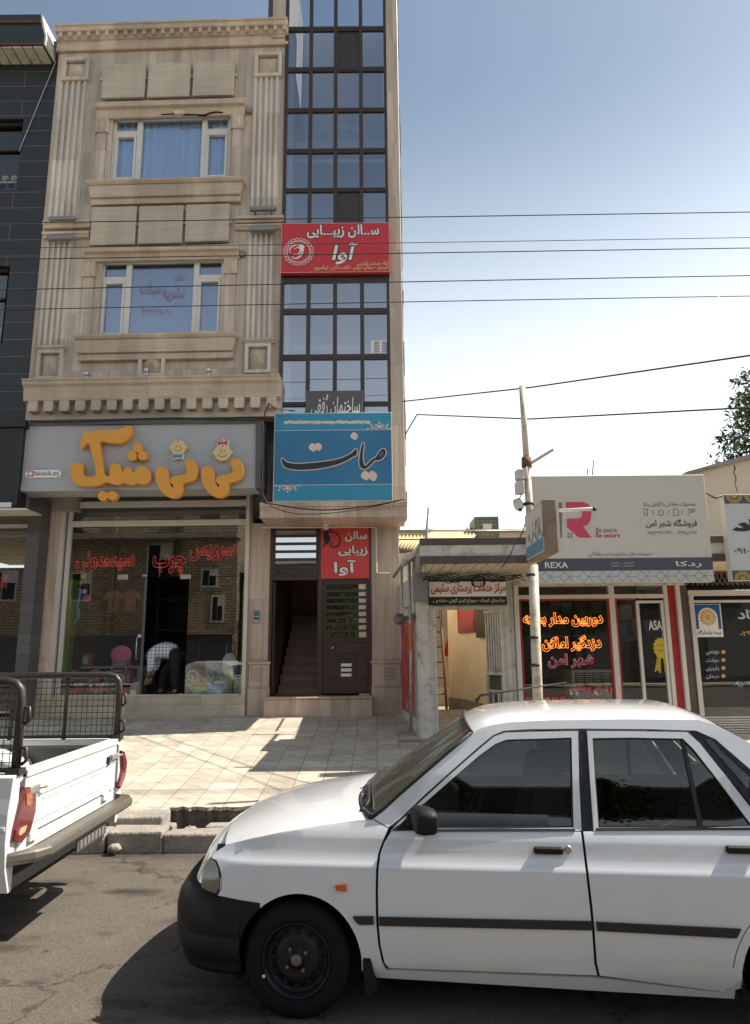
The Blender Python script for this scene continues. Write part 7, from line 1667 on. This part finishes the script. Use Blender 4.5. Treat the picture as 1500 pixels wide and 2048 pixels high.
# ================================================================ person bending in the doorway
def skinned(name, pts, edges, radii, mat, parent=None, sub=2, root=0):
    me = bpy.data.meshes.new(name); me.from_pydata([tuple(p) for p in pts], edges, []); o = bpy.data.objects.new(name, me); COL.objects.link(o)
    o.modifiers.new('skin', 'SKIN'); s = o.modifiers.new('sub', 'SUBSURF'); s.levels = sub; s.render_levels = sub
    for i, (v, r) in enumerate(zip(me.skin_vertices[0].data, radii)):
        v.radius = r if isinstance(r, tuple) else (r, r); v.use_root = i == root
    dg = bpy.context.evaluated_depsgraph_get(); dg.update(); m2 = bpy.data.meshes.new_from_object(o.evaluated_get(dg)); bpy.data.objects.remove(o)
    m2.materials.clear(); m2.materials.append(mat)
    for p in m2.polygons: p.use_smooth = True
    q = bpy.data.objects.new(name, m2); COL.objects.link(q)
    if parent: attach(q, parent)
    return q
Yp = 12.85; PFm = Frame((0, Yp)); f0 = swz(12.3)
cx_ = PFm.p(333, 1330)[0]; zfl_ = zF
def pp(dx, dy, dz): return Vector((cx_+dx*.92, Yp+dy*1.25, zfl_+dz*.80))
PER = thing('person', 'person in a checked shirt and black trousers bending down in the toy shop doorway', 'person', tuple(pp(0, 0, 0)))
M['skin'] = pm('skin', (.33, .19, .12), .6, var=.08)
# facing the shop window side: hips to the right, back level, head low on the left
hipL, hipR = pp(.20, -.08, .86), pp(.24, .10, .86)
bp_ = [pp(.20, .0, .88), pp(.06, .0, .97), pp(-.12, .0, .98), pp(-.26, .0, .92), pp(-.33, .0, .86), pp(-.40, 0, .80),
       hipL, pp(.20, -.10, .46), pp(.24, -.11, .08), pp(.12, -.12, .03), hipR, pp(-.10, .10, .48), pp(-.12, .11, .08), pp(-.24, .11, .03),
       pp(-.24, -.17, .88), pp(-.22, -.20, .62), pp(-.30, -.14, .40), pp(-.24, .17, .88), pp(-.26, .18, .62), pp(-.34, .12, .40)]
be = [(0, 1), (1, 2), (2, 3), (3, 4), (4, 5), (0, 6), (6, 7), (7, 8), (8, 9), (0, 10), (10, 11), (11, 12), (12, 13), (3, 14), (14, 15), (15, 16), (3, 17), (17, 18), (18, 19)]
br_ = [.13, .13, .145, .12, .055, .07, .095, .062, .042, .038, .095, .062, .042, .038, .06, .042, .03, .06, .042, .03]
skinned('body', bp_, be, br_, M['skin'], PER)
def checked():
    m, nt, N, L, b = base('checked_shirt'); b.inputs['Roughness'].default_value = .85
    tc = N.new('ShaderNodeTexCoord'); br = N.new('ShaderNodeTexBrick'); br.offset = 0; mp = N.new('ShaderNodeMapping'); mp.inputs['Rotation'].default_value = (R(90), R(12), 0)
    L.new(tc.outputs['Object'], mp.inputs[0]); L.new(mp.outputs[0], br.inputs['Vector']); br.inputs['Scale'].default_value = 1; br.inputs['Brick Width'].default_value = .06; br.inputs['Row Height'].default_value = .06; br.inputs['Mortar Size'].default_value = .007
    br.inputs['Color1'].default_value = (.80, .83, .86, 1); br.inputs['Color2'].default_value = (.72, .76, .82, 1); br.inputs['Mortar'].default_value = (.24, .29, .38, 1); L.new(br.outputs[0], b.inputs['Base Color']); return m
M['shirt'] = checked(); M['trouser'] = pm('black_trousers', (.012, .012, .014), .9, var=.2)
sp_ = [pp(.19, .0, .90), pp(.06, .0, .975), pp(-.12, .0, .99), pp(-.25, .0, .93), pp(-.30, 0, .885), pp(-.24, -.18, .88), pp(-.22, -.205, .64), pp(-.27, -.16, .52), pp(-.24, .18, .88), pp(-.26, .185, .64), pp(-.30, .15, .52)]
skinned('shirt', sp_, [(0, 1), (1, 2), (2, 3), (3, 4), (3, 5), (5, 6), (6, 7), (3, 8), (8, 9), (9, 10)], [(.165, .155), .165, .17, .15, .085, .085, .065, .055, .085, .065, .055], M['shirt'], PER)
tp_ = [pp(.20, 0, .87), hipL, pp(.21, -.10, .46), pp(.24, -.11, .10), hipR, pp(-.09, .10, .48), pp(-.11, .11, .10), pp(.13, 0, .92)]
skinned('trousers', tp_, [(0, 1), (1, 2), (2, 3), (0, 4), (4, 5), (5, 6), (0, 7)], [.15, .125, .085, .07, .125, .085, .07, .14], M['trouser'], PER)
skinned('hair', [pp(-.36, 0, .85), pp(-.41, 0, .815), pp(-.44, 0, .77)], [(0, 1), (1, 2)], [.075, .092, .08], pm('black_hair', (.012, .010, .009), .7, bump=.4, bscale=150), PER)
g = G(); g.ball(pp(-.475, 0, .765), .022, sc=(1, .8, 1)); g.build('nose', M['skin'], PER)
for sx, sy in ((.20, -.115), (-.16, .11)):
    g = G(); g.ball(pp(sx-.03, sy, .045), .06, sc=(2.1, .8, .75)); g.build('shoe', M['ink'], PER)
for sy, hx, hz in ((-.14, -.30, .40), (.12, -.34, .40)):
    pts = [pp(hx, sy, hz), pp(hx-.02, sy, hz-.06)]; ed = [(0, 1)]; rr = [.03, .034]
    for k in range(4):
        b0_ = pp(hx-.025+.01*k, sy-.027+.018*k, hz-.09); b1_2 = b0_+Vector((-.015, 0, -.035)); b2_2 = b1_2+Vector((.006, 0, -.028)); j = len(pts); pts += [b0_, b1_2, b2_2]; ed += [(1, j), (j, j+1), (j+1, j+2)]; rr += [.010, .0085, .007]
    t0_ = pp(hx+.02, sy-.02, hz-.06); t1_ = t0_+Vector((.01, -.01, -.04)); j = len(pts); pts += [t0_, t1_]; ed += [(1, j), (j, j+1)]; rr += [.011, .009]
    skinned('hand', pts, ed, rr, M['skin'], PER, sub=1)
# ================================================================ toys in the window
TY = Frame((0, 12.6)); zfl2 = zF
def tmat(n, c): 
    k = 'toy_'+n
    if k not in M: M[k] = pm('toy_plastic_'+n, c, .35, var=.05)
    return M[k]
cols_ = {'green': (.30, .58, .08), 'yellow': (.80, .60, .05), 'orange': (.80, .22, .02), 'blue': (.08, .40, .80), 'white': (.8, .8, .8), 'pink': (.80, .18, .36), 'red': (.65, .03, .03), 'black': (.015, .015, .015), 'teal': (.05, .45, .45)}
def toy_ride(px, py, a, b, c, label, h=.34):
    x, _ = TY.p(px, py); T = thing('ride_on_toy', label, 'toy', (x, 12.6, zfl2), 'toys in the shop window')
    o = Vector((x, 12.6, zfl2)); k = h/.34
    g = G(); g.add([o+Vector(p)*k for p in [(-.17, -.11, .04), (.17, -.11, .04), (.17, .11, .04), (-.17, .11, .04), (-.13, -.09, .17), (.12, -.09, .15), (.12, .09, .15), (-.13, .09, .17)]], [(0, 1, 2, 3), (4, 5, 6, 7), (0, 1, 5, 4), (1, 2, 6, 5), (2, 3, 7, 6), (3, 0, 4, 7)]); g.build('body', tmat(a, cols_[a]), T, bevel=.03*k, seg=3)
    g = G(); g.ball(o+Vector((.02, 0, .19))*k, .10*k, sc=(1.2, .9, .4)); g.build('seat', tmat(b, cols_[b]), T)
    g = G(); g.tube([o+Vector((-.12, 0, .16))*k, o+Vector((-.10, 0, .34))*k], .02*k); g.tube([o+Vector((-.10+.09*math.cos(t), -.02+.0*t, .34+.09*math.sin(t)))*k for t in [j*.45 for j in range(15)]], .014*k); g.tube([o+Vector((-.1, -.11, .33))*k, o+Vector((-.1, .11, .33))*k], .016*k); g.build('steering_handle', tmat(c, cols_[c]), T)
    g = G()
    for dx in (-.11, .11):
        for dy in (-.12, .12): g.lathe(o+Vector((dx, dy-.015*(1 if dy > 0 else -1), .05))*k, (0, 1 if dy > 0 else -1, 0), [(0, .0), (0, .05*k), (.025*k, .05*k), (.035*k, .03*k), (.035*k, 0)], 14)
    g.build('toy_wheel', tmat('black', cols_['black']), T)
    g = G()
    for s in (-1, 1): g.ball(o+Vector((-.15, s*.045, .17))*k, .032*k)
    g.build('headlamp_eyes', tmat('white', cols_['white']), T)
toy_ride(397, 1375, 'green', 'orange', 'yellow', 'green and yellow ride on toy with an orange saddle beside the blue one')
toy_ride(440, 1372, 'blue', 'white', 'teal', 'blue and white ride on toy by the shop window edge', .40)
toy_ride(202, 1372, 'pink', 'white', 'pink', 'pink ride on toy below the pink chair', .36)
toy_ride(155, 1372, 'red', 'white', 'orange', 'red tricycle toy with a white saddle near the lime wall', .36)
toy_ride(248, 1374, 'red', 'black', 'white', 'small red and black ride on toy beside the doorway', .30)
x, z = TY.p(218, 1340); CH = thing('toy_chair', 'small pink chair with white legs standing in the toy shop window', 'chair', (x, 12.9, zfl2), 'toys in the shop window')
o = Vector((x, 12.95, zfl2)); g = G(); g.ball(o+Vector((0, .0, .42)), .17, sc=(1, .9, .16)); g.build('seat', tmat('pink', cols_['pink']), CH)
g = G(); g.ball(o+Vector((.02, .14, .72)), .20, sc=(1, .12, .8)); g.build('backrest', tmat('pink', cols_['pink']), CH)
for sx in (-.13, .13):
    for sy in (-.1, .13): g = G(); g.tube([o+Vector((sx*1.3, sy*1.2, 0)), o+Vector((sx, sy, .42))]+([o+Vector((sx, .14, .62))] if sy > 0 else []), .012); g.build('leg', M['silver'], CH)
def potty(px, py, label):
    x, _ = TY.p(px, py); o = Vector((x, 12.95, zfl2)); T = thing('baby_throne', label, 'toy', tuple(o), 'toys in the shop window')
    g = G(); g.ball(o+Vector((0, .08, .52)), .16, sc=(.9, .35, 1.35)); g.build('backrest', tmat('white', cols_['white']), T)
    g = G(); g.lathe(o, (0, 0, 1), [(0, 0), (0, .17), (.05, .19), (.2, .15), (.32, .17), (.33, .12), (.3, 0)], 20); g.build('base', tmat('green', cols_['green']), T)
    g = G(); 
    for s in (-1, 1): g.tube([o+Vector((s*.07, .08, .7)), o+Vector((s*.05, .08, .9))], .012)
    g.build('handle', M['silver'], T)
potty(449, 1330, 'white and green baby seat behind the blue ride on toy')
# hanging toys and balls at the lime wall
for i, (px, py, c, lb) in enumerate(((160, 1150, 'yellow', 'yellow ball hanging high at the lime wall'), (154, 1165, 'orange', 'orange ball hanging under the yellow ball'), (166, 1195, 'pink', 'pink ball hanging at the lime wall'), (162, 1182, 'white', 'white ball hanging above the pink ball'))):
    x, z = TY.p(px, py); g = G(); g.ball((x, 12.75, z), .055 if c != 'pink' else .08, 16, 12, (1, 1, .92)); g.tube([(x, 12.75, z+.05), (x, 12.75, z+.25)], .004, 5); tag(g.build('hanging_ball', tmat(c, cols_[c])), lb, 'toy', 'toys in the shop window')
for i, (px, c, y0, y1, lb) in enumerate(((141, 'yellow', 1172, 1250, 'long yellow streamer hanging at the lime wall'), (149, 'blue', 1175, 1240, 'long blue streamer hanging beside the yellow one'))):
    x, z0 = TY.p(px, y1); z1 = TY.p(px, y0)[1]; g = G(); g.tube([(x+.02*math.sin(k), 12.7, z0+(z1-z0)*k/10) for k in range(11)], [.03+.012*(k % 2) for k in range(11)], 8); tag(g.build('streamer', tmat(c, cols_[c])), lb, 'toy', 'toys in the shop window')
# boxed toys and plush on the floor and low shelf
rb = random.Random(11)
for i, (px, Yb_, zb_, w, h, c, kind) in enumerate(((150, 13.3, 0, .30, .26, 'blue', 'carton'), (172, 13.5, 0, .28, .34, 'red', 'carton'), (192, 13.3, 0, .24, .2, 'yellow', 'carton'), (226, 13.5, 0, .30, .3, 'teal', 'carton'), (248, 13.4, 0, .22, .42, 'pink', 'carton'), (266, 13.6, 0, .24, .28, 'green', 'carton'), (160, 13.6, .5, .3, .24, 'orange', 'carton'), (236, 13.7, .5, .3, .22, 'white', 'carton'), (388, 13.4, 0, .26, .34, 'red', 'carton'), (412, 13.5, 0, .28, .28, 'yellow', 'carton'), (462, 13.3, 0, .26, .5, 'blue', 'carton'), (425, 13.7, .34, .3, .24, 'pink', 'carton'))):
    F = Frame((0, Yb_)); u, _ = F.p(px, 1370); g = G(F); g.box(u-w/2, u+w/2, zF+zb_, zF+zb_+h, -.2, 0); o = g.build('toy_carton', tmat(c, cols_[c]), None, bevel=.006)
    side = 'lime wall side' if px < 285 else 'stone pier side'
    tag(o, '%s toy carton %s, %s of the shop doorway' % (c, 'on the low shelf' if zb_ else 'on the floor', side), 'carton', 'toy cartons in the shop')
    g = G(F); g.box(u-w*.38, u+w*.38, zF+zb_+h*.2, zF+zb_+h*.75, .001, .004); g.build('front_panel', tmat('white', cols_['white']) if c != 'white' else tmat('blue', cols_['blue']), o)
g = G(); x0_ = Frame((0, 13.6)).p(140, 1370)[0]; x1_ = Frame((0, 13.6)).p(280, 1370)[0]; g.wb(x0_, x1_, 13.52, 13.95, zF+.46, zF+.5); g.wb(x0_, x0_+.04, 13.52, 13.95, zF, zF+.46); g.wb(x1_-.04, x1_, 13.52, 13.95, zF, zF+.46); tag(g.build('low_shelf', M['alu']), 'low pale shelf with toy cartons behind the pink toy chair', 'shelf')
# shelves with clothes at the back
g = G(SF); 
for z in (1.5, 2.2, 2.9): g.box(fl+.2, dA-.1, z, z+.03, -4.8, -4.2)
g.box(fl+.2, fl+.24, zF, 3.2, -4.8, -4.2); g.box(dA-.14, dA-.1, zF, 3.2, -4.8, -4.2); tag(g.build('shop_shelf', M['dgrey']), 'dark shelving unit deep inside the toy shop', 'shelf')
for i, (px, m_) in enumerate(((228, 'orange'), (262, 'orange'))):
    F = Frame((0, 14.2)); u, z = F.p(px, 1200); g = G(F); g.poly([(u-.10, z-.25), (u+.10, z-.25), (u+.11, z+.05), (u+.19, z-.02), (u+.22, z+.06), (u+.08, z+.2), (u-.08, z+.2), (u-.22, z+.06), (u-.19, z-.02), (u-.11, z+.05)], 0, .04)
    tag(g.build('baby_jacket', pm('faded_orange_cloth', (.32, .15, .08), .9, var=.2), None, bevel=.01), ('faded orange jacket hanging inside the toy shop, nearer the lime wall', 'faded orange jacket hanging inside the toy shop, nearer the door')[i], 'clothing', 'jackets hung in the toy shop')
# ================================================================ the other side of the street (seen mirrored in the glass; terrace added to block sky light)
def bricks():
    m, nt, N, L, b = base('yellow_brick'); b.inputs['Roughness'].default_value = .9
    tc = N.new('ShaderNodeTexCoord'); sx = N.new('ShaderNodeSeparateXYZ'); cx = N.new('ShaderNodeCombineXYZ'); L.new(tc.outputs['Object'], sx.inputs[0]); ad = N.new('ShaderNodeMath'); L.new(sx.outputs[0], ad.inputs[0]); L.new(sx.outputs[1], ad.inputs[1]); L.new(ad.outputs[0], cx.inputs[0]); L.new(sx.outputs[2], cx.inputs[1])
    br = N.new('ShaderNodeTexBrick'); L.new(cx.outputs[0], br.inputs['Vector']); br.inputs['Scale'].default_value = 1; br.inputs['Brick Width'].default_value = .36; br.inputs['Row Height'].default_value = .15; br.inputs['Mortar Size'].default_value = .018
    br.inputs['Color1'].default_value = (.55, .40, .24, 1); br.inputs['Color2'].default_value = (.34, .24, .14, 1); br.inputs['Mortar'].default_value = (.07, .055, .04, 1); L.new(br.outputs[0], b.inputs['Base Color']); return m
M['brick'] = bricks()
OB = thing('brick_house', 'yellow brick house across the street, mirrored in the toy shop glass', 'building', (-12, -13, 0))
g = G(); g.wb(-24, -8.6, -20, -12.5, 0, 12); g.wb(-11.2, -8.3, -12.5, -11.8, 2.6, 10.5); g.build('wall', M['brick'], OB)
for x0, z0, w0, h0 in ((-13.4, 5.2, 1.5, 2.3), (-10.2, 5.0, .9, 1.0), (-17.5, 4.4, 1.2, 1.6), (-13.2, 9.0, 1.4, 1.6), (-20.5, 4.4, 1.6, 1.6), (-9.6, 3.2, .7, 1.4)):
    yy = -12.5 if x0 < -11 else -11.8
    g = G(); g.wb(x0, x0+w0, yy-.02, yy+.05, z0, z0+h0); w_ = g.build('window', M['white_frame'], OB)
    g = G(); g.wb(x0+.1, x0+w0*.48, yy+.05, yy+.06, z0+.1, z0+h0-.1); g.build('pane', M['dark'], w_)
    g = G(); g.wb(x0+w0*.52, x0+w0-.1, yy+.05, yy+.06, z0+.1, z0+h0*.6); g.build('pane', M['dark'], w_)
g = G(); g.wb(-11.5, -11.25, -12.5, -12.3, 2.6, 12); g.wb(-15.4, -15.1, -12.5, -12.35, 2.6, 12); g.build('brick_pier', M['brick'], OB)
g = G(); g.wb(-24, -8.2, -12.5, -11.3, 7.6, 7.85); g.build('balcony_slab', M['conc'], OB)
g = G(); g.tube([(-11.9, -12.4, 2.6), (-11.9, -12.4, 11.5)], .07); g.build('downpipe', M['grey'], OB)
g = G(); g.wb(-24, -8.6, -12.49, -12.4, 0, 2.6); g.build('shop_shutter', M['dgrey'], OB)
OW = thing('terrace', 'unseen two storey brick terrace with grey shutters, added across the street to block sky light', 'building', (3, -13, 0)); g = G(); g.wb(-8.2, 60, -20, -13.6, 0, 6.4); g.build('wall', pm('dark_render', (.10, .085, .07), .9, var=.3), OW); g = G(); g.wb(-8.2, 60, -20, -13.5, 6.4, 6.6); g.build('coping', M['conc'], OW)  # out of view, added to cut the low sky fill behind the camera
for i in range(9):
    g = G(); g.wb(-6.5+3.2*i, -4.2+3.2*i, -13.59, -13.5, .3, 2.5); g.build('shutter', M['dgrey'], OW); g = G(); g.wb(-6.2+3.2*i, -4.7+3.2*i, -13.59, -13.53, 3.6, 5.2); g.build('window', M['dark'], OW)
structure(sheet('far_pavement', [(-60, -12.6, .12), (60, -12.6, .12), (60, -11, .12), (-60, -11, .12)], M['tiles']))
def roadside_tree(x, y, h, rr, seed, label):
    T = thing('roadside_tree', label, 'tree', (x, y, 0), 'trees across the street'); q = random.Random(seed)
    g = G(); g.tube([(x, y, 0), (x+.05, y, h*.4), (x-.05, y, h*.75)], [.16, .12, .05], 8); g.build('trunk', M['bark'], T)
    g = G()
    for c in range(90):
        a = q.random()*6.28; rad = rr*q.random()**.5; zz = h*.42+q.random()*h*.55; k = 1-abs(zz-h*.65)/(h*.42); cc = Vector((x+rad*k*math.cos(a), y+rad*k*math.sin(a), zz))
        for j in range(26):
            p = cc+Vector((q.gauss(0, .28), q.gauss(0, .28), q.gauss(0, .22))); d = Vector((q.gauss(0, 1), q.gauss(0, 1), q.gauss(0, 1))).normalized(); s = d.orthogonal().normalized(); g.add([p, p+d*.12+s*.06, p+d*.22, p+d*.12-s*.06], [(0, 1, 2, 3)])
    g.build('crown', M['leaf'], T, fix=False)
for i, (x, h) in enumerate(((-5.5, 6.0), (-1.5, 5.6), (2.5, 6.2), (6.0, 5.8), (9.5, 6.2))): roadside_tree(x, -12, h, 2.0, i, ('bushy tree across the street nearest the brick house', 'second bushy tree from the brick house across the street', 'middle bushy tree of the row across the street', 'fourth bushy tree from the brick house across the street', 'bushy tree across the street farthest from the brick house')[i])
